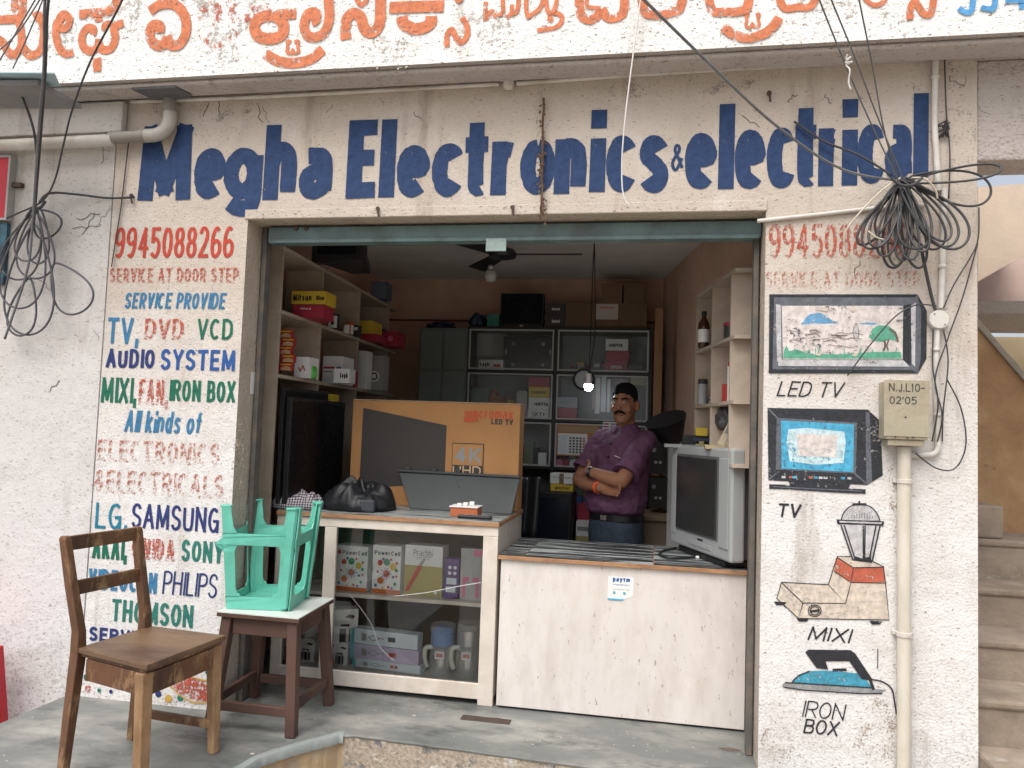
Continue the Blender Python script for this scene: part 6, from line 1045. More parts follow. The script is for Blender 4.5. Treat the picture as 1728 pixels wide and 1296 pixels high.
def bshelf(nm, cat, a, b_, t, m, lab, pr=(), row=0, pyb=None, Y=2.68, dp=.2): return carton(nm, lab, cat, a, b_, t, Y, dp, m, None if pyb else rows[row][1], pyb=pyb, pr=pr, group=GB)
def stack(items, row, Y=2.68, dp=.2):
    z = rows[row][1]
    for nm, a, b_, t, m, lab, pr in items: carton(nm, lab, 'carton', a, b_, t, Y, dp, m, z+.0005, pr=pr, group=GB); z = PY((a+b_)/2, t, Y).z
stack([('tape_carton', 1021, 1058, 609, PCR, 'lowest red carton in the upper right bay of the cabinet', [('t', 'CRYSTA', .25, .35, .75, .6, .08, WHT)]), ('tape_carton', 1023, 1062, 592, PCR, 'middle red carton in the upper right bay of the cabinet', [('t', 'Nippon', .3, .3, .75, .65, .08, PRD)]), ('tape_carton', 1022, 1060, 572, WHT, 'white JUMITEQ carton on the red ones in the cabinet', [('t', 'JUMITEQ', .12, .3, .75, .6, .13, BLK)])], 0)
stack([('dish_carton', 890, 927, 691, WHT, 'white SKY+ carton at the bottom of the four stacked', [('t', 'SKY+', .2, .25, .8, .75, .07, BLK)]), ('dish_carton', 892, 928, 671, WHT, 'white JUMITEQ carton above the SKY+ carton', [('t', 'JUMITEQ', .25, .3, .9, .6, .13, BLK)]), ('dish_carton', 892, 928, 653, PYL, 'yellow POWERBX carton in the middle left bay', [('t', 'POWERBX', .15, .35, .8, .6, .12, BLK)]), ('dish_carton', 892, 927, 636, PCR, 'red carton on top of the yellow POWERBX carton', [])], 1)
stack([('dish_carton', 939, 973, 688, PCR, 'red carton under the pale one left of the clock', [('t', 'Nippon', .3, .35, .75, .6, .08, PRD)]), ('dish_carton', 939, 974, 670, mat('card_bluegrey', (.40, .43, .48), .6), 'pale blue-grey carton below the wall clock', [('t', 'JUMITEQ', .12, .35, .8, .65, .06, PGY)])], 1)
bshelf('dark_television', 'television', 850, 934, 569, mat('panel_navy', (.02, .024, .032), .4), 'dark flat panel standing in the upper left bay of the cabinet', [('d', .2, .8, .05, PGY), ('d', .8, .8, .05, PGY), ('d', .2, .2, .05, PGY), ('d', .8, .2, .05, PGY), ('r', .04, .5, .07, .65, PST), ('r', .93, .5, .96, .65, PST)], Y=2.72, dp=.04)
bshelf('white_sheet', 'sheet', 804, 856, 558, mat('sheet_pale', (.5, .49, .46), .7), 'pale sheet standing at the back of the upper left bay', Y=2.90, dp=.01); bshelf('logic_carton', 'carton', 808, 849, 607, WHT, 'long white Logic carton lying in the upper left bay', [('t', 'Logic', .05, .3, .45, .75, .1, BLK), ('r', .6, .3, .9, .6, PRD)], Y=2.66, dp=.08); bshelf('dark_tray', 'tray', 1060, 1086, 617, DKB, 'dark tray beside the red cartons in the upper right bay')
for k, (a, b_, t, m, lab) in enumerate(((795, 825, 655, mat('card_green', (.2, .26, .22), .6), 'grey-green carton half hidden behind the TV carton'), (826, 850, 668, mat('card_rust', (.35, .13, .05), .6), 'rust coloured carton half hidden behind the TV carton'), (872, 890, 660, mat('card_pale', (.45, .44, .40), .6), 'pale tall carton left of the stacked four'))): bshelf('carton_box', 'carton', a, b_, t, m, lab, row=1, Y=2.74)
for k, (a, b_, t, m, lab) in enumerate(((885, 900, 745, mat('card_moss', (.2, .22, .15), .6), 'mossy carton in the lower left bay'), (900, 908, 755, DKB, 'black gadget in the lower left bay'), (908, 922, 764, WHT, 'small white carton in the lower left bay'), (936, 949, 774, PPK, 'small pink carton below the calendar'), (950, 960, 776, PCR, 'small crimson carton below the calendar'), (961, 972, 774, PALE, 'small pale carton below the calendar'), (973, 984, 777, mat('card_moss2', (.24, .3, .2), .6), 'small green carton below the calendar'))): bshelf('small_carton', 'carton', a, b_, t, m, lab, row=2, Y=2.66, dp=.1)
random.seed(21)
COLS = [('white', WHT), ('red', PCR), ('blue', mat('card_blue', (.06, .12, .3), .6)), ('yellow', PYL), ('brown', BRN), ('grey', mat('card_grey2', (.3, .3, .3), .6)), ('green', mat('card_green2', (.08, .22, .12), .6)), ('orange', POR), ('black', DKB)]
def filler(where, x0, x1, base, Ys, nm, hmin, hmax, grp, wmin=9, wmax=17, dp=.1):
    x = x0; k = 0; used = set()
    while x < x1-6:
        w = random.uniform(wmin, wmax); h = random.uniform(hmin, hmax); cn_, m = random.choice(COLS); k += 1
        lab = '%s %s carton, %s from left %s' % ('tall' if h > (hmin+hmax)/2 else 'low', cn_, ['first', 'second', 'third', 'fourth', 'fifth', 'sixth', 'seventh', 'eighth', 'ninth', 'tenth', 'eleventh', 'twelfth'][min(k-1, 11)], where)
        yb = None; t_y = PY(x+w/2, 600, Ys); sc = 1300/(t_y-CAM).length
        topz = base+h/sc; px = x; x0_, x1_ = PY(px, 700, Ys).x, PY(px+w, 700, Ys).x
        t = thing(nm, lab, 'carton', ((x0_+x1_)/2, Ys+dp/2, base+.001), grp); mb = MB(); mb.box(x0_, x1_-.002, Ys, Ys+dp, base+.001, topz); mb.build('carton', m, t, bevel=.0015)
        prints(t, (x0_, Ys, base+.001), (x1_-x0_-.002, 0, 0), (0, 0, topz-base), [('r', .12, .55, .88, .8, random.choice([WHT, PYL, PBL, PRD])), ('r', .2, .2, .6, .3, random.choice([BLK, PRD, WHT]))][:random.choice([1, 2])])
        x += w+random.uniform(0, 3)
filler('in the lower left bay of the cabinet', 884, 932, rows[2][1], 2.78, 'stock_carton', 18, 42, GB); filler('at the back of the lower right bay', 942, 1020, rows[2][1], 2.84, 'stock_carton', 15, 30, GB); filler('in the middle left bay behind the TV carton', 795, 886, rows[1][1], 2.86, 'stock_carton', 30, 55, GB); filler('on the dark shelf below the lower bays', 884, 1010, .75, 2.66, 'stock_carton', 20, 45, GB)
filler('at the back of the upper right bay', 945, 1020, rows[0][1], 2.86, 'stock_carton', 8, 22, GB, 10, 22)
filler('in the near bay, upper left shelf', 500, 546, ZS[1], .93, 'shelf_carton', 10, 22, GL_, 8, 14, .05); filler('in the second bay, upper left shelf', 560, 602, ZS[1], 1.62, 'shelf_carton', 8, 26, GL_, 6, 12, .06); filler('in the second bay, middle left shelf', 575, 602, ZS[2], 1.6, 'shelf_carton', 14, 30, GL_, 6, 12, .06); filler('in the last bay, upper left shelf', 628, 650, ZS[1], 2.3, 'shelf_carton', 14, 34, GL_, 5, 9, .06); filler('in the last bay, topmost left shelf', 628, 652, ZS[0], 2.35, 'shelf_carton', 10, 22, GL_, 6, 10, .06)
filler('on the top right shelf by the pillar', 1240, 1268, ZR[1], .60, 'shelf_carton', 12, 30, GR_, 6, 10, .05); filler('on the middle right shelf by the pillar', 1240, 1268, ZR[2], .62, 'shelf_carton', 12, 36, GR_, 6, 9, .05); filler('on the middle right shelf near its far end', 1178, 1200, ZR[2], 1.0, 'shelf_carton', 10, 24, GR_, 6, 9, .04)
# coloured strips imitating the bright street reflection in the glass beside the clock
for k, (a, b_, t, bt, m) in enumerate(((1005, 1013, 637, 698, WHT), (1015, 1023, 635, 695, PALE), (1025, 1030, 640, 696, WHT), (1000, 1006, 655, 690, mat('pinkish', (.5, .34, .34), .6)), (1040, 1060, 640, 705, mat('poster_mauve', (.36, .26, .28), .6)), (1064, 1090, 634, 650, mat('poster_olive', (.42, .40, .26), .6)))):
    bshelf('hanging_strip', 'strip', a, b_, t, m, ['first white strip right of the clock', 'second pale strip right of the clock', 'narrow third strip right of the clock', 'pinkish strip under the bulb', 'mauve sheet behind the head of the man', 'olive sheet at the right end behind the glass'][k], pyb=bt, Y=2.70, dp=.006)
ck = thing('wall_clock', 'round wall clock with a black rim on the cabinet', 'clock', PY(985, 640, BY-.02)); c = PY(985, 640, BY-.02); r_ = 17/217.
mb = MB(); mb.tube([c+Vector((math.cos(R(a*15))*r_, 0, math.sin(R(a*15))*r_)) for a in range(24)], .009, 8, closed=True); mb.build('rim', M_blk, ck, smooth=True); mb = MB(); mb.lathe(c+Vector((0, .006, 0)), [(r_-.004, 0), (r_-.004, .006)], 28, (0, -1, 0)); mb.build('dial', mat('dial', (.48, .50, .50), .5), ck)
for a, L2 in ((60, .035), (-20, .05)): mb = MB(); mb.beam(c+Vector((0, -.002, 0)), c+Vector((math.cos(R(a))*L2, -.002, math.sin(R(a))*L2)), .004, .002, (0, 1, 0)); mb.build('hand', M_blk, ck)
cal = carton('wall_calendar', 'orange and white calendar sheet hung on the lower right cabinet door', 'calendar', 940, 1012, 717, BY-.022, .006, mat('calendar_orange', (.50, .20, .07), .6), pyb=770, bev=0, pr=[('r', .03, .04, .72, .72, WHT), ('r', .03, .04, .24, .66, PALE), ('r', .05, .76, .95, .95, mat('calendar_tan', (.45, .3, .16), .6)), ('r', .76, .2, .95, .7, mat('calendar_photo', (.4, .2, .1), .6, .5, 30))]+[('r', .30+.08*i, .10+.09*j, .345+.08*i, .15+.09*j, PRD if i == 4 else BLK) for i in range(5) for j in range(6)])
prc = carton('price_card', 'striped price card hung beside the calendar', 'card', 1017, 1041, 712, BY-.02, .004, WHT, pyb=743, bev=0, pr=[('r', .05, .1+.15*i, .42, .17+.15*i, PCR) for i in range(6)]+[('r', .55, .1+.15*i, .95, .17+.15*i, PCR) for i in range(6)])
# on top of the cabinets
TB = rows[0][0]
def topbox(nm, cat, a, b_, t, m, lab, pr=(), zb=None, dp=.25, Y=2.64): return carton(nm, lab, cat, a, b_, t, Y, dp, m, TB if zb is None else zb, pr=pr, group='things on top of the back cabinet')
tt = topbox('flat_television', 'television', 845, 918, 495, M_blk, 'black flat television on top of the glass cabinet', [('r', .03, .1, .97, .97, M_scr), ('r', .46, .03, .54, .07, PST)], dp=.06)
topbox('black_carton', 'carton', 920, 953, 530, DKB, 'lower black carton beside the television on the cabinet', [('t', 'Fastrack', .35, .35, .75, .6, .09, WHT)]); topbox('black_carton', 'carton', 920, 953, 512, DKB, 'upper black carton beside the television on the cabinet', [('t', 'Fastrack', .35, .35, .75, .6, .09, WHT)], zb=PY(936, 530, 2.64).z)
lb = topbox('long_carton', 'carton', 954, 1092, 512, mat('carton_dull', (.15, .095, .055), .8, .2, 4), 'long dull brown carton with a white label on the cabinet', [('r', .38, .35, .65, .98, mat('label_paper', (.5, .44, .4), .7)), ('r', .42, .8, .6, .84, PRD)]); z_ = PY(1020, 512, 2.64).z
topbox('brown_carton', 'carton', 1014, 1050, 478, mat('carton_dull2', (.17, .105, .06), .8, .2, 4), 'left brown carton on the long carton near the ceiling', zb=z_); topbox('brown_carton', 'carton', 1053, 1088, 477, MATS['carton_dull'], 'right brown carton on the long carton near the ceiling', zb=z_)
topbox('green_box', 'box', 822, 842, 530, mat('box_green', (.03, .20, .15), .5), 'teal green box left of the television on the cabinet', dp=.12); lump('blue_bundle', 'dark blue plastic bundle beside the green box', 'bundle', (PY(805, 545, 2.7).x, 2.72, TB+.001), (.07, .08, .075), mat('bundle_blue', (.02, .03, .07), .35, .3, 10), 4.4, .4, 18); lump('cable_bundle', 'blue and black cable bundle on the greenish cupboard', 'cable', (PY(745, 548, 2.7).x, 2.7, azt+.001), (.14, .08, .04), mat('bundle_navy', (.015, .02, .06), .4, .3, 10), 6.1, .5, 20)
# lower things behind the counter
mn = thing('old_monitor', 'dark monitor standing low behind the counter', 'monitor', (PY(925, 870, 1.9).x, 1.95, 0)); xx0, xx1 = PY(884, 870, 1.9).x, PY(966, 870, 1.9).x; zt5 = PY(925, 830, 1.9).z
mb = MB(); mb.box(xx0, xx1, 1.9, 1.96, zt5-.42, zt5); mb.build('bezel', M_blk, mn, bevel=.01); mb = MB(); mb.box(xx0+.03, xx1-.03, 1.896, 1.8995, zt5-.36, zt5-.04); mb.build('screen', mat('screen_navy', (.014, .018, .03), .25), mn); mb = MB(); mb.box(xx0+.1, xx1-.1, 1.93, 2.1, .003, zt5-.4205); mb.build('pedestal', M_blk, mn, bevel=.006); mb = MB(); mb.box(xx0, xx1, 1.965, 2.2, zt5-.3, zt5); mb.build('back', M_blk, mn, bevel=.02)
carton('lamp_carton', 'yellow carton under the white one on the old monitor', 'carton', 929, 967, 817, 1.98, .14, PYL, zt5+.001, pr=[('t', 'anchor', .2, .25, .85, .7, .1, BLK)]); carton('lamp_carton', 'white Crompton carton on the yellow one', 'carton', 930, 969, 799, 1.98, .14, WHT, PY(948, 817, 1.98).z+.001, pr=[('r', .38, 0, .58, 1, BRN), ('t', 'Crompton', .1, .45, .9, .75, .07, PGY)], rz=-4)
carton('stack_carton', 'white and yellow carton low beside the jeans of the man', 'carton', 972, 997, 880, 2.0, .16, WHT, pyb=925, pr=[('r', 0, 0, 1, .45, POL), ('r', .1, .65, .9, .8, PGY)]); carton('red_carton', 'dark red carton low behind the folded arms', 'carton', 974, 1004, 852, 2.1, .18, PCR, pyb=878)
oc = thing('office_chair', 'black curved office chair back beside the display counter', 'chair', (PY(885, 840, 1.35).x, 1.4, 0)); mb = MB()
def chb(u, v): return PY(868+34*u+8*v, 905-100*v, 1.30+.08*math.sin(u*3.14)+.05*v)
mb.sheet(chb, 9, 9); mb.build('backrest', mat('chair_vinyl', (.03, .032, .034), .35, .2), oc, smooth=True, solid=.03); mb = MB(); c = PY(880, 930, 1.4); mb.tube([(c.x, 1.45, .003), (c.x, 1.45, .45)], .03, 10); mb.build('post', M_blk, oc); mb = MB(); mb.lathe((c.x, 1.45, .451), [(.2, 0), (.22, .03), (.2, .06)], 24); mb.build('seat', MATS['chair_vinyl'], oc, smooth=True, angle=40)
# right wall: plank, folded black umbrella, desk and racks behind the television
pk_ = thing('wood_plank', 'upright bare wood plank leaning in the back right corner', 'plank', (RX(2.3)-.05, 2.3, 0)); a, b2_ = PY(1103, 640, 2.3).x, PY(1117, 640, 2.3).x; mb = MB(); mb.box(a, b2_, 2.3, 2.33, .003, PY(1110, 520, 2.3).z); mb.build('plank', mat('plank_wood', (.30, .16, .08), .7, .3, 9, stretch=(4, 1, .4)), pk_, bevel=.003)
um = thing('black_cone', 'black conical cover leaning by the right wall behind the man', 'cover', PY(1135, 740, 1.5)); c = PY(1135, 700, 1.55); mb = MB(); mb.lathe(c+Vector((.02, 0, -.22)), [(.01, 0), (.07, .06), (.13, .20), (.135, .215)], 20, (-.35, -.4, 1)); mb.build('cover', M_blk, um, smooth=True, angle=50)
dk_ = thing('repair_desk', 'wooden repair desk with grey side panel behind the tube television', 'desk', (.1, 1.6, 0)); zt6 = PY(1110, 868, 1.75).z; mb = MB(); mb.box(-.12, RX(2.1)-.002, 1.6, 2.1, zt6-.03, zt6); mb.build('top', mat('desk_wood', (.28, .20, .12), .6, .25, 8, stretch=(1, 5, 1)), dk_, bevel=.003); mb = MB(); mb.box(-.10, RX(2.1)-.004, 1.63, 1.645, .003, zt6-.031); mb.build('front_panel', mat('desk_panel', (.22, .17, .12), .7), dk_); mb = MB(); a, b2_ = PY(1127, 800, 1.5).x, PY(1150, 800, 1.5).x; mb.box(a, b2_, 1.5, 1.52, .003, PY(1138, 741, 1.5).z); mb.build('side_panel', mat('panel_grey', (.42, .43, .42), .6), dk_, bevel=.002)
for k, (a, b_, t, bt, m, lab) in enumerate(((1096, 1126, 742, 800, DKB, 'black amplifier in the rack behind the man'), (1096, 1126, 806, 858, DKB, 'lower black amplifier in the rack behind the man'))): carton('amplifier', lab, 'amplifier', a, b_, t, 1.85, .2, m, pyb=bt, pr=[('r', .3, .3, .45, .38, PST), ('r', .55, .3, .7, .38, PST), ('d', .25, .7, .07, PGY)])
# ceiling fan, glass lamp and the lit bulb
fan = thing('ceiling_fan', 'dark three-bladed ceiling fan', 'fan', PY(848, 430, 1.35)); c = PY(848, 430, 1.35); mb = MB(); mb.lathe(c+Vector((0, 0, -.03)), [(.03, 0), (.085, .012), (.095, .035), (.08, .06), (.03, .075)], 24); mb.build('motor', M_blk, fan, smooth=True, angle=40); mb = MB(); mb.tube([c+Vector((0, 0, .045)), Vector((c.x, c.y, ZC-.001))], .011, 10); mb.build('down_rod', M_blk, fan)
for a in (2, 122, 242):
    d_ = Vector((math.cos(R(a)), math.sin(R(a)), 0)); s_ = Vector((-d_.y, d_.x, .18)); mb = MB(); mb.hexa([c+d_*.09-s_*.045, c+d_*.52-s_*.062, c+d_*.52+s_*.062, c+d_*.09+s_*.045], [v+Vector((0, 0, .006)) for v in (c+d_*.09-s_*.045, c+d_*.52-s_*.062, c+d_*.52+s_*.062, c+d_*.09+s_*.045)]); mb.build('blade', M_blk, fan, bevel=.002)
gl_ = thing('glass_lamp', 'unlit round glass lamp hanging under the fan', 'lamp', PY(828, 475, 1.55)); c = PY(828, 465, 1.55); mb = MB(); mb.lathe(c, [(.012, -.045), (.035, -.035), (.043, -.005), (.036, .025), (.02, .04)], 20); mb.build('globe', mat('glass_globe', (.42, .43, .40), .2, .1), gl_, smooth=True); mb = MB(); mb.lathe(c, [(.022, .0405), (.024, .06), (.012, .075)], 14); mb.build('holder', PST, gl_, smooth=True); mb = MB(); mb.tube([c+Vector((0, 0, .074)), Vector((c.x, c.y, ZC-.001))], .003, 6); mb.build('wire', M_blk, gl_)
lb_ = thing('lit_bulb', 'glowing white LED bulb hanging on a twisted cord', 'bulb', PY(993, 660, 1.6)); c = PY(993, 652, 1.6)
mb = MB(); mb.lathe(c, [(.008, -.03), (.022, -.022), (.029, -.004), (.026, .012)], 20); mb.build('globe', mat('bulb_glow', (.9, .92, .95), .3, 0, emit=(.85, .93, 1.0), estr=70.), lb_, smooth=True); mb = MB(); mb.lathe(c, [(.026, .0125), (.018, .035), (.016, .06), (.02, .062), (.018, .085)], 16); mb.build('holder', WHT, lb_, smooth=True, angle=40)
for k in range(2): mb = MB(); mb.tube(smooth_path([c+Vector((0, 0, .084)), PY(997+k*7, 560, 1.6), PY(1000+k*4, 470, 1.6), PY(1003, 405, 1.6), Vector((PY(1003, 400, 1.6).x, 1.6, ZC-.001))], 8), .0035, 6); mb.build('cord', M_blk, lb_, smooth=True)
# ================================================================== the man behind the counter
PH = R(32); O_ = Vector((PY(1049, 800, 1.42).x, 1.42, 0)); f_m = Vector((-math.sin(PH), -math.cos(PH), 0)); l_m = Vector((-f_m.y, f_m.x, 0))
def B(a, b, z): return O_ + l_m*a + f_m*b + Vector((0, 0, z))
man = thing('person', 'man in a purple short-sleeved shirt and dark jeans with folded arms behind the counter', 'person', (O_.x, O_.y, 0))
M_skin = mat('skin', (.30, .145, .085), .5, .15, 14, .0006, 120, col2=(.24, .105, .06), c2scale=9, spec=.2)
M_shirt = mat('purple_shirt', (.118, .046, .094), .75, .2, 20, .0005, 260, bump2=.004, b2scale=9, stretch=(1, 1, .6)); M_jean = mat('dark_denim', (.024, .038, .058), .8, .25, 14, .001, 300, bump2=.006, b2scale=12); M_hair = mat('black_hair', (.008, .007, .008), .8, .2, 30, .006, 110, spec=.12)
def ringE(ca, cb, z, hw, hd, n=28, pw=2.4):
    out = []
    for k in range(n):
        t = 2*math.pi*k/n; c_, s_ = math.cos(t), math.sin(t); out.append(B(ca+hw*math.copysign(abs(c_)**(2/pw), c_), cb+hd*math.copysign(abs(s_)**(2/pw), s_), z))
    return out
def remesh(o, vox, sm=4, disp=0., size=.08):
    md = o.modifiers.new('remesh', 'REMESH'); md.mode = 'VOXEL'; md.voxel_size = vox; md.use_smooth_shade = True
    md = o.modifiers.new('smooth', 'SMOOTH'); md.iterations = sm; md.factor = .5
    if disp:
        tx = bpy.data.textures.new('folds', 'CLOUDS'); tx.noise_scale = size; tx.noise_depth = 2; md = o.modifiers.new('folds', 'DISPLACE'); md.texture = tx; md.strength = disp; md.mid_level = .5; md.texture_coords = 'LOCAL'
    return o
# joints (left of the man = right in the photo)
SL, SR = B(.163, -.005, 1.368), B(-.163, -.005, 1.368)
EL, ER = B(.15, .215, 1.125), B(-.222, .150, 1.105)
WL, WR = B(-.080, .245, 1.17), B(.005, .235, 1.075)
HL, HR = B(-.150, .125, 1.205), B(.10, .215, 1.07)
def chain(mb, pts, rs, seg=16, k=4):
    P_ = smooth_path(pts, k); n = len(pts); R_ = []
    for i in range(len(P_)):
        t = i/k; j = min(int(t), n-2); R_.append(rs[j]+(rs[j+1]-rs[j])*(t-j))
    mb.tube(P_, R_, seg); mb.ellipsoid(pts[0], (rs[0],)*3); mb.ellipsoid(pts[-1], (rs[-1],)*3)
# --- skin: head, neck, arms, hands as one surface
mb = MB(); hz = 1.474; ha = .022   # chin height, head shift
PHh = R(15); fh = Matrix.Rotation(PHh, 3, 'Z') @ f_m; lh = Vector((-fh.y, fh.x, 0)); HC = B(ha, .02, hz)
def H(a, b, z): return HC + lh*a + fh*b + Vector((0, 0, z))
def hring(z, hw, bc, hd, n=26, e=1.0): return [H(hw*e*math.cos(2*math.pi*k/n), bc+hd*e*math.sin(2*math.pi*k/n), z) for k in range(n)]
HR_ = [(-.004, .022, .052, .018), (.006, .038, .044, .036), (.022, .052, .028, .058), (.05, .064, .014, .074), (.085, .069, .006, .084), (.12, .073, .0, .090), (.155, .075, -.004, .094), (.19, .070, -.008, .088), (.215, .057, -.010, .072), (.232, .038, -.011, .048), (.24, .012, -.012, .016)]
mb.loft([hring(*r) for r in HR_])
mb.tube([B(.008, -.02, 1.40), B(.015, -.012, 1.46), H(0, -.02, .05)], [.066, .060, .058], 20)
mb.loft([[H(x*.9, b_, z) for x, b_ in ((-w, .080), (w, .080), (w*.45, .080+d), (-w*.45, .080+d))] for z, w, d in ((.132, .010, .004), (.112, .012, .016), (.092, .017, .030), (.082, .021, .026), (.076, .016, .008))])   # nose
for s in (-1, 1):
    mb.ellipsoid(H(s*.030, .076, .146), (.026, .016, .010)); mb.ellipsoid(H(s*.045, .055, .088), (.024, .024, .022)); mb.ellipsoid(H(s*.084, -.014, .108), (.013, .021, .033), Matrix.Rotation(R(-20), 3, 'X'))
mb.ellipsoid(H(0, .076, .052), (.026, .014, .014)); mb.ellipsoid(H(0, .070, .012), (.022, .018, .014))
chain(mb, [SL.lerp(EL, .35), SL.lerp(EL, .7), EL], [.047, .048, .044]); chain(mb, [EL, EL.lerp(WL, .3)+Vector((0, 0, -.004)), EL.lerp(WL, .75), WL], [.043, .046, .036, .029])
chain(mb, [SR.lerp(ER, .35), SR.lerp(ER, .7), ER], [.047, .047, .043]); chain(mb, [ER, ER.lerp(WR, .3)+Vector((0, 0, -.006)), ER.lerp(WR, .75), WR], [.042, .045, .035, .029])
def hand(w, h, up, curl, side):
    ax = (h-w).normalized(); up = (up-ax*up.dot(ax)).normalized(); nr = ax.cross(up)
    Mx = Matrix((ax, up, nr)).transposed(); mb.ellipsoid(w+ax*.045, (.052, .040, .018), Mx)
    for i, (o, L2) in enumerate(((.030, .072), (.010, .082), (-.011, .076), (-.030, .060))):
        b0 = w+ax*.078+up*o; p1 = b0+ax*L2*.45+nr*curl*.15*L2; p2 = b0+ax*L2*.75+nr*curl*.45*L2; p3 = b0+ax*L2*.9+nr*curl*.8*L2; chain(mb, [b0-ax*.02, p1, p2, p3], [.0105, .0098, .009, .0078], 10, 3)
    b0 = w+ax*.030+up*.034; chain(mb, [b0-up*.01, b0+up*.018+ax*.022, b0+up*.022+ax*.052, b0+up*.016+ax*.072], [.014, .0125, .0105, .0085], 10, 3)
hand(WR, HR, Vector((0, 0, 1)), .8, 1); hand(WL, HL, Vector((0, 0, -1)), .5, -1)
body = mb.build('body', M_skin, man, smooth=True); remesh(body, .0055, 3)
# --- head details
def hpatch(name, m, pts, r, seg=8): mb = MB(); mb.tube(smooth_path([H(*p) for p in pts], 4), r, seg); return mb.build(name, m, man, smooth=True)
for s in (-1, 1):
    mb = MB(); mb.ellipsoid(H(s*.031, .081, .130), (.0135, .008, .0065), Matrix((lh, fh, Vector((0, 0, 1)))).transposed(), 14, 8); e = mb.build('eye', mat('eye_white', (.62, .58, .55), .3, 0), man, smooth=True)
    mb = MB(); mb.ellipsoid(H(s*.031+.004, .0875, .1302), (.0055, .0030, .0055), Matrix((lh, fh, Vector((0, 0, 1)))).transposed(), 12, 6); mb.build('iris', M_hair, e, smooth=True)
    hpatch('eyebrow', M_hair, [(s*.012, .096, .146), (s*.030, .096, .152), (s*.050, .082, .148)], [.0035]+[.005]*7+[.003])
    hpatch('eyelid', M_skin, [(s*.017, .088, .134), (s*.031, .0905, .138), (s*.045, .082, .134)], .0035)
hpatch('moustache', M_hair, [(-.036, .078, .054), (-.022, .092, .066), (0, .099, .070), (.022, .092, .066), (.036, .078, .054)], [.003]+[.0055]*3+[.0075]*9+[.0055]*3+[.003])
hpatch('lips', mat('lips', (.22, .085, .065), .45), [(-.024, .082, .050), (0, .0915, .052), (.024, .082, .050)], [.003]+[.006]*7+[.003])
# hair: a shell that sinks into the head below the hairline
mb = MB(); n = 40; rg = []
zs_ = [.03+.0132*i for i in range(17)]
def hprof(z):
    for (z0, *a), (z1, *b_) in zip(HR_, HR_[1:]):
        if z0 <= z <= z1: t = (z-z0)/(z1-z0); return [x+(y-x)*t for x, y in zip(a, b_)]
    return list(HR_[-1][1:])
for z in zs_:
    hw, bc, hd = hprof(min(z, .2399)); ring = []
    for k in range(n):
        t = 2*math.pi*k/n; ct, st = math.cos(t), math.sin(t)     # st > 0 is the face side
        line = .180-.016*abs(ct)+.008*noise.noise((ct*7, 2, 5)) if st > .5 else (.163-(.5-st)/.3*.045 if st > .2 else (.10 if st > .0 else max(.04, .145+st*.25))); line += .006*noise.noise((ct*5, st*5, 1))
        e = (.004+.005*max(0, (z-.12)/.1)) if z > line+.006 else (-.012 if z < line-.004 else .002); e += .003*noise.noise((ct*9, st*9, z*60)) if e > 0 else 0
        top = .018*max(0, (z-.15)/.09)
        ring.append(H((hw+e)*ct, bc+(hd+e)*st, z+top))
    rg.append(ring)
mb.loft(rg); hr = mb.build('hair', M_hair, man, smooth=True); hr.modifiers.new('sub', 'SUBSURF').levels = 1
# --- shirt
mb = MB()
mb.loft([ringE(*r) for r in ((-.025, .012, .905, .160, .125), (-.025, .020, .925, .188, .152), (-.02, .024, .97, .192, .160), (-.012, .022, 1.05, .186, .152), (0, .012, 1.15, .182, .140), (.004, .008, 1.25, .184, .132), (.006, .0, 1.33, .182, .118), (.008, -.008, 1.385, .165, .098), (.010, -.012, 1.425, .118, .082), (.012, -.012, 1.455, .074, .072))])
for S, E, k in ((SL, EL, .80), (SR, ER, .72)):
    d = (E-S).normalized(); mb.tube(smooth_path([S-d*.03, S+d*.05, S.lerp(E, .45), S.lerp(E, k)], 4), [.062]*3+[.069]*3+[.073]*3+[.077]*4, 20); mb.ellipsoid(S-d*.01, (.066, .066, .060))
sh_ = mb.build('shirt', M_shirt, man, smooth=True); remesh(sh_, .0075, 5, .028, .085)
for S, E, k in ((SL, EL, .80), (SR, ER, .72)):
    d = (E-S).normalized(); q = S.lerp(E, k); mb = MB(); mb.lathe(q, [(.074, -.012), (.082, -.010), (.084, .012), (.078, .013), (.055, .004)], 24, d); mb.build('cuff', M_shirt, man, smooth=True, angle=50)
mb = MB()   # collar: two folded wings round the neck
for s in (-1, 1):
    pts = []
    for i in range(9):
        t = i/8; an = R(-90+s*0)+0; ang = R(90-18)*(1)-t*R(162)   # from throat round to the nape
        rx, ry = .070, .068; a = s*rx*math.cos(ang) if False else s*rx*math.sin(R(10)+t*R(170)); b_ = ry*math.cos(R(10)+t*R(170))
        pts.append((a, b_, t))
    top = [B(.014+a*.95, -.012+b_*.95, 1.462+.028*t) for a, b_, t in pts]; low = [B(.012+a*(1.32-.1*t), -.012+b_*(1.30-.1*t)+.012*(1-t), 1.418+.034*t-.018*max(0, .25-t)*4) for a, b_, t in pts]
    mb.add(top+low, [(i, i+1, i+10, i+9) for i in range(8)])
cl3 = mb.build('collar', M_shirt, man, smooth=True, solid=.006); cl3.modifiers.new('sub', 'SUBSURF').levels = 2
mb = MB(); pl_ = [B(-.002, .150, 1.385), B(-.004, .158, 1.30), B(-.006, .168, 1.21), B(-.010, .176, 1.13)]; sp_ = smooth_path(pl_, 4)
for p, q in zip(sp_, sp_[1:]): pass
for z_, bb in ((1.345, .134), (1.265, .155)):
    mb = MB(); mb.lathe(B(-.004, bb, z_), [(.007, -.012), (.007, .0), (.005, .003)], 12, f_m); mb.build('button', DKB, man, smooth=True, angle=40)
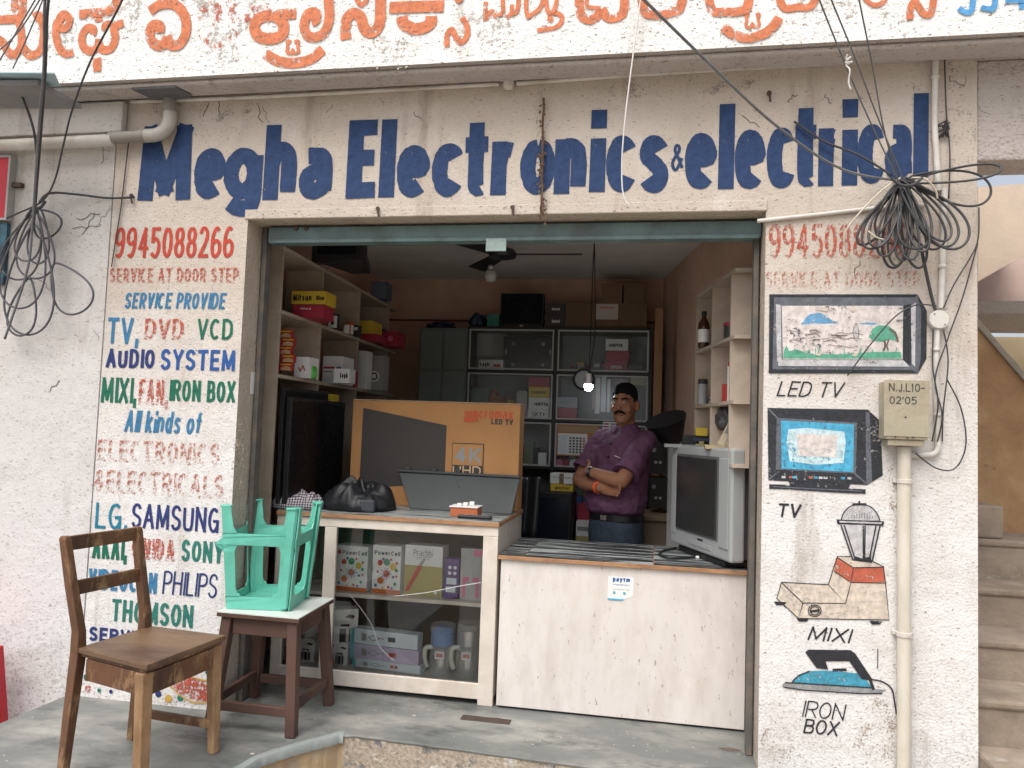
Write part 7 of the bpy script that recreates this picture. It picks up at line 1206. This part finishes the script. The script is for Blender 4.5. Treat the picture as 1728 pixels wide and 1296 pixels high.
mb = MB(); mb.beam(B(.045, .150, 1.272), B(.085, .138, 1.258), .005, .006, (0, 0, 1)); mb.build('pocket_pen', mat('pen_pale', (.7, .55, .55), .4), man, bevel=.001)
# belt, trousers, shoes
mb = MB(); mb.loft([ringE(-.025, .012, z, .172+e, .136+e) for z, e in ((.868, -.002), (.870, .002), (.906, .002), (.908, -.002))]); mb.build('belt', mat('belt_leather', (.012, .012, .013), .35, .2), man, smooth=True, angle=40)
mb = MB(); q = B(-.025, .152, .888); mb.beam(q-l_m*.022, q+l_m*.022, .004, .032, f_m); mb.build('buckle', M_steel, man, bevel=.003)
mb = MB(); mb.loft([ringE(-.025, .010, z, hw, hd) for z, hw, hd in ((.895, .165, .128), (.84, .176, .138), (.77, .180, .140), (.70, .172, .130))])
for s in (-1, 1): mb.tube(smooth_path([B(-.025+s*.085, .005, .76), B(-.022+s*.09, .01, .50), B(-.02+s*.095, 0, .25), B(-.02+s*.10, -.01, .05)], 5), [.094]*5+[.085]*3+[.075]*3+[.065]*5, 18)
tr = mb.build('trousers', M_jean, man, smooth=True); remesh(tr, .009, 4, .012, .06)
for s in (-1, 1):
    mb = MB(); rings = []
    for t, w, h in ((-.07, .030, .05), (-.05, .038, .075), (0, .040, .08), (.06, .042, .055), (.12, .045, .045), (.16, .034, .036), (.175, .015, .02)): rings.append([B(-.02+s*.10+w*math.cos(R(a*30)), t+.02, .004+max(0, (math.sin(R(a*30))*.5+.5))*h) for a in range(12)])
    mb.loft(rings); mb.build('shoe', M_blk, man, smooth=True)
# bracelet and watch
ax = (WR-ER).normalized(); q = ER.lerp(WR, .93); mb = MB()
for k in range(4):
    u = ax.orthogonal().normalized(); v = ax.cross(u); mb.tube([q+ax*(.006*k-.009)+(u*math.cos(R(a*20))+v*math.sin(R(a*20)))*(.035+.002*math.sin(a*2.1+k)) for a in range(18)], .0036, 6, closed=True)
mb.build('bracelet', mat('orange_thread', (.75, .11, .03), .6, .3, 60), man, smooth=True)
ax = (WL-EL).normalized(); q = EL.lerp(WL, .92); mb = MB(); mb.lathe(q, [(.033, -.010), (.0365, -.010), (.0365, .010), (.033, .010)], 20, ax); mb.build('watch_strap', M_blk, man, smooth=True, angle=40)
cdir = (CAM-q); cdir = (cdir-ax*cdir.dot(ax)).normalized(); mb = MB(); mb.beam(q+cdir*.034, q+cdir*.042, .024, .020, ax); mb.build('watch_face', mat('watch_glass', (.05, .05, .055), .1), man, bevel=.003)
